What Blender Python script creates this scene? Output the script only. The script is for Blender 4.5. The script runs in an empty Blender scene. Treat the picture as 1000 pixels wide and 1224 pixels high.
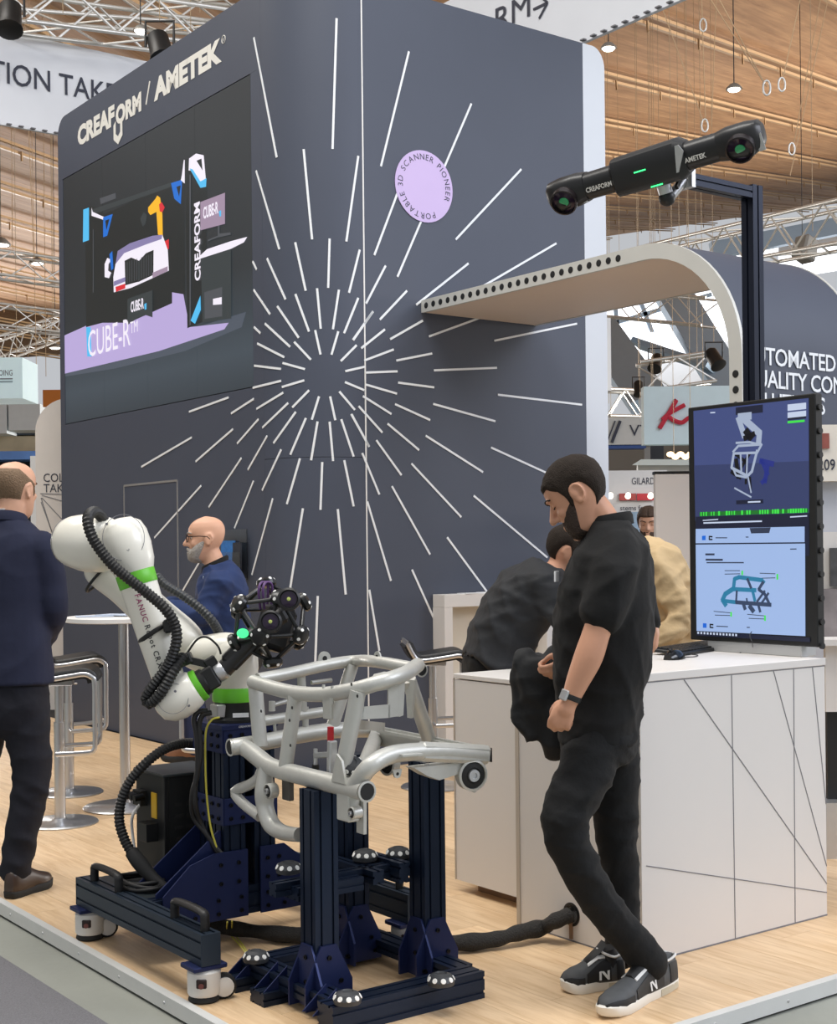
import bpy, math, random
import numpy as np
from mathutils import Matrix, Vector

random.seed(7)
scene = bpy.context.scene
COL = scene.collection

# ------------------------------------------------------------------ camera
F, Y0, ROLL, TH, HC = 1658.6, 655.19, 0.0107, 0.6376, 1.5
cam_d = bpy.data.cameras.new('camera')
cam = bpy.data.objects.new('camera', cam_d)
COL.objects.link(cam)
cam_d.sensor_fit = 'HORIZONTAL'
cam_d.sensor_width = 36.0
cam_d.lens = F / 1000.0 * 36.0
cam_d.shift_y = (Y0 - 612.0) / 1000.0
cam_d.clip_end = 400
cam.matrix_world = Matrix.Translation((0, 0, HC)) @ Matrix.Rotation(math.pi / 2, 4, 'X') @ Matrix.Rotation(-ROLL, 4, 'Z')
scene.camera = cam

# ------------------------------------------------------------------ world, lights, exposure
world = bpy.data.worlds.new('hall_light')
scene.world = world
world.use_nodes = True
bg = world.node_tree.nodes['Background']
bg.inputs['Color'].default_value = (0.92, 0.95, 1.0, 1)
bg.inputs['Strength'].default_value = 0.56
scene.view_settings.view_transform = 'Standard'
scene.view_settings.look = 'None'
scene.view_settings.gamma = 1.0
scene.view_settings.use_curve_mapping = False
scene.view_settings.exposure = 0.0


def area_light(name, loc, target, size, power, color=(1, 1, 1), size_y=None):
    d = bpy.data.lights.new(name, 'AREA')
    d.energy = power
    d.color = color
    d.size = size
    if size_y:
        d.shape = 'RECTANGLE'
        d.size_y = size_y
    o = bpy.data.objects.new(name, d)
    COL.objects.link(o)
    o.location = loc
    o.rotation_euler = (Vector(target) - Vector(loc)).to_track_quat('-Z', 'Y').to_euler()
    return o


# rows of high-bay lamps under the hall roof, and the cool skylight strip along the right side of the hall
area_light('hall_lamp_row', (-1.0, 4.0, 10.5), (-0.6, 6.0, 0), 7, 820, (1.0, 0.965, 0.91), 3)
area_light('hall_lamp_row', (-7.0, 11.0, 10.5), (-3, 10.0, 0), 7, 480, (1.0, 0.96, 0.90), 3)
area_light('skylight_strip', (13.0, 2.0, 9.5), (0.5, 7.5, 1.2), 12, 1450, (0.84, 0.88, 1.0), 5)

fill1 = area_light('window_band', (40.0, 42.0, 5.0), (-6, 44.0, 13.0), 40, 9500, (1.0, 0.95, 0.90), 5)  # added fill light, aimed up to brighten the timber roof; not a window
fill2 = area_light('window_band', (-26.0, 62.0, 4.0), (-14, 38.0, 12.0), 30, 3200, (1.0, 0.95, 0.90), 5)  # second added fill, out of view, for the left roof bay
for w_ in (fill1, fill2):
    w_.data.spread = math.radians(100)

# ------------------------------------------------------------------ geometry helpers
U = np.array([math.cos(TH), math.sin(TH), 0.0])      # booth axis: along the right wall, away to the right
V = np.array([-math.sin(TH), math.cos(TH), 0.0])     # booth axis: along the left wall, away to the left
Z = np.array([0.0, 0.0, 1.0])
C0 = np.array([-0.7537, 9.1552, 0.0])                # tower corner on the floor
RB = np.stack([U, V, Z], 1)                          # columns = booth axes
ID = np.eye(3)


def A3(*a):
    return np.array(a if len(a) > 1 else a[0], float)


def B(a, b, z=0.0):
    return C0 + a * U + b * V + z * Z


def ray(px, py):
    a, b = px - 500, py - Y0
    c, s = math.cos(ROLL), math.sin(ROLL)
    return A3((c * a - s * b) / F, 1.0, -(s * a + c * b) / F)


EYE = A3(0, 0, HC)


def D(px, py, y):
    return EYE + ray(px, py) * y


def G(px, py, z=0.0):
    r = ray(px, py)
    return EYE + r * ((z - HC) / r[2])


def on_plane(px, py, p, n):
    r = ray(px, py)
    return EYE + r * (np.dot(A3(p) - EYE, n) / np.dot(r, n))


def nrm(a):
    a = A3(a)
    return a / max(np.linalg.norm(a), 1e-12)


def frame_from(z, up=(0, 0, 1)):
    z = nrm(z)
    x = np.cross(A3(up), z)
    if np.linalg.norm(x) < 1e-4:
        x = np.cross(A3(0, 1, 0), z)
    x = nrm(x)
    return np.stack([x, np.cross(z, x), z], 1)


def rotz(a):
    c, s = math.cos(a), math.sin(a)
    return np.array([[c, -s, 0], [s, c, 0], [0, 0, 1.0]])


def axis_rot(axis, a):
    return np.array(Matrix.Rotation(a, 3, Vector(axis)))


def smooth_path(pts, n=6, closed=False):
    """Catmull-Rom through the points."""
    P = [A3(p) for p in pts]
    m = len(P)
    out = []
    for i in range(m if closed else m - 1):
        g = (lambda k: P[k % m]) if closed else (lambda k: P[min(max(k, 0), m - 1)])
        p0, p1, p2, p3 = g(i - 1), g(i), g(i + 1), g(i + 2)
        for k in range(n):
            t = k / n
            out.append(0.5 * ((2 * p1) + (p2 - p0) * t + (2 * p0 - 5 * p1 + 4 * p2 - p3) * t * t + (3 * p1 - p0 - 3 * p2 + p3) * t ** 3))
    if not closed:
        out.append(P[-1])
    return out


class MB:
    def __init__(self):
        self.v, self.f, self.m = [], [], []
        self.n = 0

    def add(self, verts, faces, mi=0):
        verts = np.asarray(verts, float).reshape(-1, 3)
        self.v.append(verts)
        for f in faces:
            self.f.append([i + self.n for i in f])
            self.m.append(mi)
        self.n += len(verts)
        return self

    def box(self, c, size, R=RB, bev=0.0, mi=0):
        hx, hy, hz = [s / 2 for s in size]
        if bev <= 0:
            vs = [(x, y, z) for x in (-hx, hx) for y in (-hy, hy) for z in (-hz, hz)]
            fs = [(0, 1, 3, 2), (4, 6, 7, 5), (0, 4, 5, 1), (2, 3, 7, 6), (0, 2, 6, 4), (1, 5, 7, 3)]
        else:
            b = min(bev, hx * .98, hy * .98, hz * .98)
            idx, vs = {}, []
            for sx in (-1, 1):
                for sy in (-1, 1):
                    for sz in (-1, 1):
                        for k in range(3):
                            p = [sx * hx, sy * hy, sz * hz]
                            for j in range(3):
                                if j != k:
                                    p[j] -= (sx, sy, sz)[j] * b
                            idx[(sx, sy, sz, k)] = len(vs)
                            vs.append(p)
            fs = []
            for k in range(3):
                a, c2 = [(1, 2), (2, 0), (0, 1)][k]
                for s in (-1, 1):
                    q = []
                    for (p1, p2) in ((-1, -1), (1, -1), (1, 1), (-1, 1)):
                        t = [0, 0, 0]
                        t[k], t[a], t[c2] = s, p1, p2
                        q.append(idx[(*t, k)])
                    fs.append(q if s > 0 else q[::-1])
            for k in range(3):
                a, c2 = [(1, 2), (2, 0), (0, 1)][k]
                for s1 in (-1, 1):
                    for s2 in (-1, 1):
                        q = []
                        for (sk, face) in ((-1, a), (1, a), (1, c2), (-1, c2)):
                            t = [0, 0, 0]
                            t[k], t[a], t[c2] = sk, s1, s2
                            q.append(idx[(*t, face)])
                        fs.append(q if s1 * s2 < 0 else q[::-1])
            for sx in (-1, 1):
                for sy in (-1, 1):
                    for sz in (-1, 1):
                        q = [idx[(sx, sy, sz, k)] for k in range(3)]
                        fs.append(q if sx * sy * sz > 0 else q[::-1])
        vs = np.array(vs) @ np.asarray(R).T + A3(c)
        return self.add(vs, fs, mi)

    def bbox(self, a0, a1, b0, b1, z0, z1, bev=0.0, mi=0):
        """box given by its booth-axis extents"""
        return self.box(B((a0 + a1) / 2, (b0 + b1) / 2, (z0 + z1) / 2), (a1 - a0, b1 - b0, z1 - z0), RB, bev, mi)

    def bar(self, p, q, w, h, up=(0, 0, 1), bev=0.0, mi=0):
        p, q = A3(p), A3(q)
        R = frame_from(q - p, up)
        return self.box((p + q) / 2, (w, h, np.linalg.norm(q - p)), R, bev, mi)

    def prism(self, poly, o, ex, ey, thick, mi=0):
        """polygon (x, y) in plane o, ex, ey, extruded by the vector thick"""
        o, ex, ey, t = A3(o), A3(ex), A3(ey), A3(thick)
        n = len(poly)
        area = sum(poly[i][0] * poly[(i + 1) % n][1] - poly[(i + 1) % n][0] * poly[i][1] for i in range(n))
        if (area > 0) != (np.dot(np.cross(ex, ey), t) > 0):
            poly = poly[::-1]
        a = [o + ex * x + ey * y for x, y in poly]
        b = [p + t for p in a]
        fs = [list(range(n))[::-1], list(range(n, 2 * n))]
        fs += [[i, (i + 1) % n, n + (i + 1) % n, n + i] for i in range(n)]
        return self.add(a + b, fs, mi)

    def loft(self, rings, closed=False, caps=True, mi=0):
        n = len(rings[0])
        vs = np.concatenate([np.asarray(r, float) for r in rings])
        k = len(rings)
        fs = []
        for i in range(k if closed else k - 1):
            a, b = i * n, ((i + 1) % k) * n
            for j in range(n):
                j2 = (j + 1) % n
                fs.append([a + j, a + j2, b + j2, b + j])
        if caps and not closed:
            fs.append(list(range(n))[::-1])
            fs.append([(k - 1) * n + j for j in range(n)])
        return self.add(vs, fs, mi)

    def tube(self, path, r, seg=8, closed=False, caps=True, flat=None, up=(0, 0, 1), mi=0):
        P = [A3(p) for p in path]
        k = len(P)
        rr = [r] * k if np.isscalar(r) else list(r)
        rings = []
        X = None
        for i in range(k):
            if closed:
                t = P[(i + 1) % k] - P[i - 1]
            else:
                t = P[min(i + 1, k - 1)] - P[max(i - 1, 0)]
            t = nrm(t)
            if X is None:
                X = frame_from(t, up)[:, 0]
            else:
                X = nrm(X - t * np.dot(X, t))
            Y = np.cross(t, X)
            fx, fy = (1, 1) if flat is None else flat
            rings.append([P[i] + rr[i] * (fx * math.cos(2 * math.pi * j / seg) * X + fy * math.sin(2 * math.pi * j / seg) * Y) for j in range(seg)])
        return self.loft(rings, closed, caps, mi)

    def lathe(self, prof, base, axis=(0, 0, 1), seg=20, mi=0, caps=True, up=(0, 1, 0)):
        R = frame_from(axis, up)
        base = A3(base)
        rings = []
        for r, h in prof:
            r = max(r, 1e-5)
            rings.append([base + R @ A3(r * math.cos(2 * math.pi * j / seg), r * math.sin(2 * math.pi * j / seg), h) for j in range(seg)])
        return self.loft(rings, False, caps, mi)

    def ell(self, c, rad, R=ID, seg=16, rings=10, mi=0):
        c = A3(c)
        rad = (rad,) * 3 if np.isscalar(rad) else rad
        rg = []
        for i in range(rings + 1):
            t = -math.pi / 2 + math.pi * i / rings
            cr = max(math.cos(t), 1e-4)
            rg.append([c + R @ A3(rad[0] * cr * math.cos(2 * math.pi * j / seg), rad[1] * cr * math.sin(2 * math.pi * j / seg), rad[2] * math.sin(t)) for j in range(seg)])
        return self.loft(rg, False, True, mi)

    def poly(self, pts, mi=0):
        return self.add(pts, [list(range(len(pts)))], mi)

    def mesh(self, name, inv=None):
        vs = np.concatenate(self.v) if self.v else np.zeros((0, 3))
        if inv is not None:
            vs = vs @ inv[:3, :3].T + inv[:3, 3]
        me = bpy.data.meshes.new(name)
        me.from_pydata(vs.tolist(), [], self.f)
        if any(self.m):
            me.polygons.foreach_set('material_index', self.m)
        me.update()
        return me

    def build(self, name, mats, parent=None, smooth=35, **props):
        return make_obj(name, self, mats, parent, smooth, **props)


WM = {}      # python-side world matrices (4x4) of empties and meshes


def make_obj(name, mb, mats, parent=None, smooth=35, **props):
    if parent is not None:
        M = WM[parent.name]
    else:
        vs = np.concatenate(mb.v)
        lo, hi = vs.min(0), vs.max(0)
        M = np.eye(4)
        M[:3, 3] = [(lo[0] + hi[0]) / 2, (lo[1] + hi[1]) / 2, lo[2]]
    me = mb.mesh(name, np.linalg.inv(M))
    if not isinstance(mats, (list, tuple)):
        mats = [mats]
    for m in mats:
        me.materials.append(m)
    if smooth:
        me.polygons.foreach_set('use_smooth', [True] * len(me.polygons))
        if smooth < 180:
            me.set_sharp_from_angle(angle=math.radians(smooth))
    o = bpy.data.objects.new(name, me)
    COL.objects.link(o)
    if parent is not None:
        o.parent = parent
    else:
        o.matrix_world = Matrix(M.tolist())
    WM[o.name] = M
    for k, x in props.items():
        if x is not None:
            o[k] = x
    return o


def thing(name, loc, label, cat, group=None, rz=0.0, **props):
    o = bpy.data.objects.new(name, None)
    COL.objects.link(o)
    o.empty_display_size = 0.1
    M = np.eye(4)
    M[:3, :3] = rotz(rz)
    M[:3, 3] = A3(loc)
    o.matrix_world = Matrix(M.tolist())
    WM[o.name] = M
    o['label'] = label
    o['category'] = cat
    if group:
        o['group'] = group
    for k, x in props.items():
        o[k] = x
    return o


def structure(name, label=None, cat=None, loc=(0, 0, 0)):
    o = bpy.data.objects.new(name, None)
    COL.objects.link(o)
    M = np.eye(4)
    M[:3, 3] = A3(loc)
    o.matrix_world = Matrix(M.tolist())
    WM[o.name] = M
    o['kind'] = 'structure'
    if label:
        o['label'] = label
        o['category'] = cat
    return o


def copy_tree(o, parent=None, loc=None, rz=None, **props):
    c = o.copy()
    COL.objects.link(c)
    if parent is not None:
        c.parent = parent
    WM[c.name] = WM[o.name].copy()
    if loc is not None:
        M = WM[c.name]
        if rz is not None:
            M[:3, :3] = rotz(rz)
        M[:3, 3] = A3(loc)
        c.matrix_world = Matrix(M.tolist())
    for ch in list(o.children):
        copy_tree(ch, c)
    for k, x in props.items():
        c[k] = x
    return c


# ------------------------------------------------------------------ materials
MATS = {}


def srgb(c):
    if isinstance(c, str):
        c = c.lstrip('#')
        c = [int(c[i:i + 2], 16) / 255 for i in (0, 2, 4)]
        return tuple(x / 12.92 if x <= .04045 else ((x + .055) / 1.055) ** 2.4 for x in c)
    return c


def mat(name, color, rough=0.5, metal=0.0, var=0.06, vscale=6.0, bump=0.0, bscale=60.0, spec=0.5, emit=0.0, alpha=1.0,
        trans=0.0, coat=0.0, sheen=0.0, stretch=None, coords='Object'):
    if name in MATS:
        return MATS[name]
    m = bpy.data.materials.new(name)
    m.use_nodes = True
    nt = m.node_tree
    bs = nt.nodes['Principled BSDF']
    c = srgb(color)
    tc = nt.nodes.new('ShaderNodeTexCoord')
    mp = nt.nodes.new('ShaderNodeMapping')
    nt.links.new(tc.outputs[coords], mp.inputs['Vector'])
    if stretch:
        mp.inputs['Scale'].default_value = stretch
    if var > 0:
        nz = nt.nodes.new('ShaderNodeTexNoise')
        nz.inputs['Scale'].default_value = vscale
        nz.inputs['Detail'].default_value = 4
        nt.links.new(mp.outputs['Vector'], nz.inputs['Vector'])
        mx = nt.nodes.new('ShaderNodeMix')
        mx.data_type = 'RGBA'
        mx.inputs['A'].default_value = (*[x * (1 - var) for x in c], 1)
        mx.inputs['B'].default_value = (*[min(1, x * (1 + var) + var * .01) for x in c], 1)
        nt.links.new(nz.outputs['Fac'], mx.inputs['Factor'])
        nt.links.new(mx.outputs['Result'], bs.inputs['Base Color'])
    else:
        bs.inputs['Base Color'].default_value = (*c, 1)
    if bump > 0:
        nb = nt.nodes.new('ShaderNodeTexNoise')
        nb.inputs['Scale'].default_value = bscale
        nb.inputs['Detail'].default_value = 3
        nt.links.new(mp.outputs['Vector'], nb.inputs['Vector'])
        bp = nt.nodes.new('ShaderNodeBump')
        bp.inputs['Strength'].default_value = bump
        bp.inputs['Distance'].default_value = 0.02
        nt.links.new(nb.outputs['Fac'], bp.inputs['Height'])
        nt.links.new(bp.outputs['Normal'], bs.inputs['Normal'])
    bs.inputs['Roughness'].default_value = rough
    bs.inputs['Metallic'].default_value = metal
    bs.inputs['Specular IOR Level'].default_value = spec
    if coat:
        bs.inputs['Coat Weight'].default_value = coat
        bs.inputs['Coat Roughness'].default_value = 0.15
    if sheen:
        bs.inputs['Sheen Weight'].default_value = sheen
    if trans:
        bs.inputs['Transmission Weight'].default_value = trans
    if emit:
        bs.inputs['Emission Color'].default_value = (*c, 1)
        bs.inputs['Emission Strength'].default_value = emit
    if alpha < 1:
        bs.inputs['Alpha'].default_value = alpha
    MATS[name] = m
    return m


def glow(name, color, s=1.0):
    """a self-lit surface: screens and lamps only"""
    if name in MATS:
        return MATS[name]
    m = bpy.data.materials.new(name)
    m.use_nodes = True
    bs = m.node_tree.nodes['Principled BSDF']
    c = srgb(color)
    bs.inputs['Base Color'].default_value = (*[x * .1 for x in c], 1)
    bs.inputs['Roughness'].default_value = .4
    bs.inputs['Emission Color'].default_value = (*c, 1)
    bs.inputs['Emission Strength'].default_value = s
    MATS[name] = m
    return m


# ------------------------------------------------------------------ lettering (flat print)
def text_mesh(s, size=1.0, bold=0.0, xs=1.0, shear=0.0, spacing=1.0):
    cu = bpy.data.curves.new('lettering', 'FONT')
    cu.body = s
    cu.size = size
    cu.offset = bold
    cu.shear = shear
    cu.space_character = spacing
    cu.resolution_u = 3
    o = bpy.data.objects.new('lettering_tmp', cu)
    COL.objects.link(o)
    dg = bpy.context.evaluated_depsgraph_get()
    me = o.evaluated_get(dg).to_mesh()
    vs = np.array([tuple(x.co) for x in me.vertices]).reshape(-1, 3)
    vs[:, 0] *= xs
    fs = [list(p.vertices) for p in me.polygons]
    o.evaluated_get(dg).to_mesh_clear()
    bpy.data.objects.remove(o)
    bpy.data.curves.remove(cu)
    return vs, fs


def text_on(mb, s, o, ex, ey, height=None, width=None, bold=0.0, mi=0, lift=0.0, shear=0.0, spacing=1.0):
    """letters whose baseline starts at o, running along ex; fitted to a cap height and a width"""
    ex, ey, o = nrm(ex), nrm(ey), A3(o)
    vs, fs = text_mesh(s, 1.0, bold, 1.0, shear, spacing)
    lo, hi = vs.min(0), vs.max(0)
    sy = height / 0.73 if height else 1.0
    sx = width / (hi[0] - lo[0]) if width else sy
    n = np.cross(ex, ey)
    P = [o + ex * (p[0] - lo[0]) * sx + ey * p[1] * sy + n * lift for p in vs]
    mb.add(P, fs, mi)
    return mb
# ================================================================== STRUCTURE
# ---- materials of the setting
def wood_mat(name, base, dark, axis_scale, random_shift=True, rough=.45, grain=1.0):
    m = bpy.data.materials.new(name)
    m.use_nodes = True
    nt = m.node_tree
    L = nt.links
    bs = nt.nodes['Principled BSDF']
    tc = nt.nodes.new('ShaderNodeTexCoord')
    oi = nt.nodes.new('ShaderNodeObjectInfo')
    ad = nt.nodes.new('ShaderNodeVectorMath')
    ad.operation = 'ADD'
    sc = nt.nodes.new('ShaderNodeVectorMath')
    sc.operation = 'SCALE'
    cx = nt.nodes.new('ShaderNodeCombineXYZ')
    for i in range(3):
        L.new(oi.outputs['Random'], cx.inputs[i])
    L.new(cx.outputs[0], sc.inputs[0])
    sc.inputs['Scale'].default_value = 37.0 if random_shift else 0.0
    L.new(tc.outputs['Object'], ad.inputs[0])
    L.new(sc.outputs[0], ad.inputs[1])
    mp = nt.nodes.new('ShaderNodeMapping')
    mp.inputs['Scale'].default_value = axis_scale
    L.new(ad.outputs[0], mp.inputs['Vector'])
    n1 = nt.nodes.new('ShaderNodeTexNoise')
    n1.inputs['Scale'].default_value = 1.0
    n1.inputs['Detail'].default_value = 8
    n1.inputs['Roughness'].default_value = .62
    n1.inputs['Distortion'].default_value = .6
    L.new(mp.outputs[0], n1.inputs['Vector'])
    n2 = nt.nodes.new('ShaderNodeTexNoise')
    n2.inputs['Scale'].default_value = 1.3
    n2.inputs['Detail'].default_value = 2
    L.new(ad.outputs[0], n2.inputs['Vector'])
    cr = nt.nodes.new('ShaderNodeValToRGB')
    cr.color_ramp.elements[0].position = .30
    cr.color_ramp.elements[0].color = (*srgb(dark), 1)
    cr.color_ramp.elements[1].position = .62
    cr.color_ramp.elements[1].color = (*srgb(base), 1)
    L.new(n1.outputs['Fac'], cr.inputs['Fac'])
    hs = nt.nodes.new('ShaderNodeHueSaturation')
    mr = nt.nodes.new('ShaderNodeMapRange')
    mr.inputs['To Min'].default_value = .90
    mr.inputs['To Max'].default_value = 1.07
    L.new(oi.outputs['Random'], mr.inputs['Value'])
    mm = nt.nodes.new('ShaderNodeMath')
    mm.operation = 'MULTIPLY_ADD'
    mm.inputs[1].default_value = .22
    mm.inputs[2].default_value = -.11
    L.new(n2.outputs['Fac'], mm.inputs[0])
    ma = nt.nodes.new('ShaderNodeMath')
    ma.operation = 'ADD'
    L.new(mr.outputs[0], ma.inputs[0])
    L.new(mm.outputs[0], ma.inputs[1])
    L.new(ma.outputs[0], hs.inputs['Value'])
    L.new(cr.outputs['Color'], hs.inputs['Color'])
    L.new(hs.outputs['Color'], bs.inputs['Base Color'])
    bs.inputs['Roughness'].default_value = rough
    bp = nt.nodes.new('ShaderNodeBump')
    bp.inputs['Strength'].default_value = .12 * grain
    bp.inputs['Distance'].default_value = .002
    L.new(n1.outputs['Fac'], bp.inputs['Height'])
    L.new(bp.outputs['Normal'], bs.inputs['Normal'])
    MATS[name] = m
    return m


M_plank = wood_mat('oak_laminate', '#E3C59F', '#C9A67C', (34, 3.2, 8), rough=.42)
M_roofwood = wood_mat('spruce_roof_boards', '#C0946A', '#9C7350', (5.0, .35, 4), rough=.7)
M_concrete = mat('hall_concrete', '#8E9088', .75, var=.28, vscale=1.6, bump=.1, bscale=30)
M_carpet = mat('grey_aisle_carpet', '#77767A', .95, var=.35, vscale=140, bump=.6, bscale=220)
M_alu = mat('brushed_aluminium', '#C9CACC', .35, .85, var=.05, vscale=30)
M_alu_white = mat('edge_trim_metal', '#DADBD9', .4, .25, var=.06, vscale=9)
M_dark = mat('platform_edge_black', '#1a1a1b', .8)

# ---- hall floor: concrete with an aisle carpet
mb = MB()
mb.box(A3(0, 45, -.075), (120, 120, .04), ID)
mb.build('floor', M_concrete, None, 0, kind='structure')
mb = MB()
aisle = [G(0, 1143, -.05), G(128, 1224, -.05), G(128, 1224, -.05) + A3(.9, -1.1, 0), A3(-3.5, 2.8, -.05), A3(-3.3, 6.2, -.05)]
mb.prism([(p[0], p[1]) for p in aisle], A3(0, 0, -.055), (1, 0, 0), (0, 1, 0), A3(0, 0, .008))
mb.build('floor_carpet', M_carpet, None, 0, kind='structure')

# ---- booth platform with laminate planks
PA0, PB0 = -2.762, -4.815           # the platform's left and front edges on the booth axes
platform = structure('floor_platform', loc=B(PA0, PB0, -.055))
mb = MB()
mb.bbox(PA0 + .012, 3.2, PB0 + .012, 7.0, -.055, -.008)
mb.build('platform_base', M_dark, platform, 0)
PW, PLN = .193, 1.29
row = 0
a = PA0 + .022
while a < 1.7:
    a1 = min(a + PW, 1.7)
    off = (row * .431) % PLN
    b = PB0 + .022 - off
    bmax = 4.6 if a1 <= .02 else .02
    while b < bmax:
        b0, b1 = max(b, PB0 + .022), min(b + PLN, bmax)
        if b1 - b0 > .02:
            pm = MB()
            pm.bbox(a + .0005, a1 - .0005, b0 + .0006, b1 - .0006, -.008, 0.0)
            c = B((a + a1) / 2, (b0 + b1) / 2, 0)
            R4 = np.eye(4)
            R4[:3, :3] = RB
            R4[:3, 3] = c
            me = pm.mesh('plank', np.linalg.inv(R4))
            me.materials.append(M_plank)
            o = bpy.data.objects.new('plank', me)
            COL.objects.link(o)
            o.parent = platform
            o.matrix_local = Matrix((np.linalg.inv(WM[platform.name]) @ R4).tolist())
        b += PLN
    a += PW
    row += 1

# ---- aluminium edge trims with screws
def edge_trim(name, p, q, outward):
    t = structure(name, loc=p)
    d = nrm(q - p)
    ln = np.linalg.norm(q - p)
    mb = MB()
    # L profile: a flat lip on the floor and an upright face
    prof = [(-.03, .002), (0, .002), (.0, -.045), (.004, -.045), (.004, .006), (-.03, .006)]
    mb.prism(prof, p, outward, Z, d * ln)
    mb.build('trim_profile', M_alu_white, t, 0)
    n = int(ln / .36)
    for i in range(n):
        c = p + d * (.2 + i * .36) + outward * .004 + Z * -.02
        s = MB()
        s.lathe([(.006, 0), (.005, .0025), (.001, .003)], c, outward, 8)
        s.build('screw', MATS['brushed_aluminium'], t, 40)
    return t


edge_trim('trim_1', B(PA0, PB0), B(PA0, 3.6), -U)
edge_trim('trim_2', B(PA0, PB0), B(1.4, PB0), -V)

# ---- hall roof: two timber bays seen left and right of the tower, each a run of board panels with steel rails below
M_rail = mat('pale_rail', '#B4946E', .5, var=.05)


def roof_bay(name, k, M, anchor_px, t_vals, s_all, H, rails, side):
    """roof plane: runs along w (horizontal part (k, 1)), rising by M per metre of depth; level across it"""
    w = nrm(A3(k, 1, M))
    wh = nrm(A3(k, 1, 0))
    n = A3(-wh[1], wh[0], 0)                         # across, horizontal
    p0 = D(*anchor_px, 1.0) - EYE
    p0 = EYE + p0 * ((H - HC) / p0[2])               # anchor point on the roof
    st = structure(name, loc=p0)
    up = nrm(np.cross(w, n))
    if up[2] < 0:
        up = -up
    R = np.stack([n, w, up], 1)

    def run(t):
        """the stretch of a strip that lies on this bay's side of the roof valley behind the tower"""
        ok = []
        for s_ in np.arange(s_all[0], s_all[1], .5):
            q = p0 + n * t + w * s_
            if q[1] > 6 and ((q[0] / q[1] < .06) if side < 0 else (q[0] / q[1] > .05)):
                ok.append(s_)
        return (min(ok), max(ok)) if len(ok) > 2 else None

    for i in range(len(t_vals) - 1):
        t0, t1 = t_vals[i], t_vals[i + 1]
        s_rng = run((t0 + t1) / 2)
        if s_rng is None:
            continue
        pm = MB()
        ln = s_rng[1] - s_rng[0]
        R4 = np.eye(4)
        R4[:3, :3] = R
        R4[:3, 3] = p0 + n * ((t0 + t1) / 2) + w * ((s_rng[0] + s_rng[1]) / 2) + up * .35
        nb = 4
        for j in range(nb):
            wdt = (t1 - t0) / nb
            pm.box(A3(-(t1 - t0) / 2 + (j + .5) * wdt, 0, .0), (wdt - .012, ln, .12), ID)
        pm.box(A3(0, 0, .06), (t1 - t0, ln, .02), ID)
        me = pm.mesh('roof_panel')
        me.materials.append(M_roofwood)
        o = bpy.data.objects.new('roof_panel', me)
        COL.objects.link(o)
        o.parent = st
        o.matrix_local = Matrix((np.linalg.inv(WM[st.name]) @ R4).tolist())
        o['kind'] = 'stuff'
    for t in rails:
        s_rng = run(t)
        if s_rng is None:
            continue
        pm = MB()
        for dt, dz, wd in ((-.10, .10, .09), (.10, .0, .09)):
            c = p0 + n * (t + dt) + up * dz
            pm.bar(c + w * s_rng[0], c + w * s_rng[1], wd, .07, up)
        for q in range(int((s_rng[1] - s_rng[0]) / 3)):
            c = p0 + n * t + w * (s_rng[0] + 1.0 + q * 3.0)
            pm.box(c - up * .1, (.04, .04, .25), R)
        pm.build('roof_rail', M_rail, st, 0)
    return st


_t1 = [-16 + 2.83 * i for i in range(14)] + [23.6 + 4.2 * i for i in range(12)]
roof_bay('ceiling_1', .42, .03, (0, 153), [t - .0 for t in _t1], (-40, 40), 11.5, _t1[:22], -1)
_t2 = [-13.6 + 3.4 * i for i in range(12)] + [27 + 5 * i for i in range(9)]
roof_bay('ceiling_2', .64, .207, (762, 22), _t2, (-14, 70), 12.5, _t2[:16], 1)
# ================================================================== BOOTH TOWER
TR, TH5, TL, TRW = .5, 5.374, 4.103, 2.559     # corner radius, height, left-face and right-face lengths
M_tower = mat('slate_laminate', '#444A59', .55, var=.05, vscale=3, bump=.015, bscale=300)
M_line = mat('white_print', '#E9ECEF', .6, var=.02)
M_white = mat('white_laminate', '#E6E4E1', .5, var=.03, vscale=4)
M_lilac = mat('lilac_print', '#C9B4E0', .6, var=.03)
M_ink = mat('dark_print', '#2C3040', .6, var=.02)

tower = thing('booth_tower', B(1.28, 2.0, 0), 'tall slate grey booth tower with white burst lines and rounded corner', 'booth tower')


def corner_arc(r, n=14, r0=TR):
    """outline of the rounded corner from the left face to the right face"""
    c = A3(r0, r0)
    return [(c[0] - r * math.cos(t), c[1] - r * math.sin(t)) for t in np.linspace(0, math.pi / 2, n)]


def flat_uv(pts, z0, z1, mb, mi=0):
    return mb.prism(pts, B(0, 0, z0), U, V, Z * (z1 - z0), mi)


mb = MB()       # core
flat_uv([(.02, TL - .02)] + corner_arc(TR - .02) + [(TRW - .01, .02), (TRW - .01, TL - .02)], 0.0, TH5 - .05, mb)
mb.build('core', M_tower, tower, 30)
# left face panels (rounded far top corner), leaving the screen opening
LA, LB_, LZB, LZT = 4.001, .6418, 2.635, 4.821


def face_left(poly, name):
    m_ = MB()
    m_.prism(poly, B(0.0, 0, 0), V, Z, U * .018)
    return m_.build(name, M_tower, tower, 30)


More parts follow.
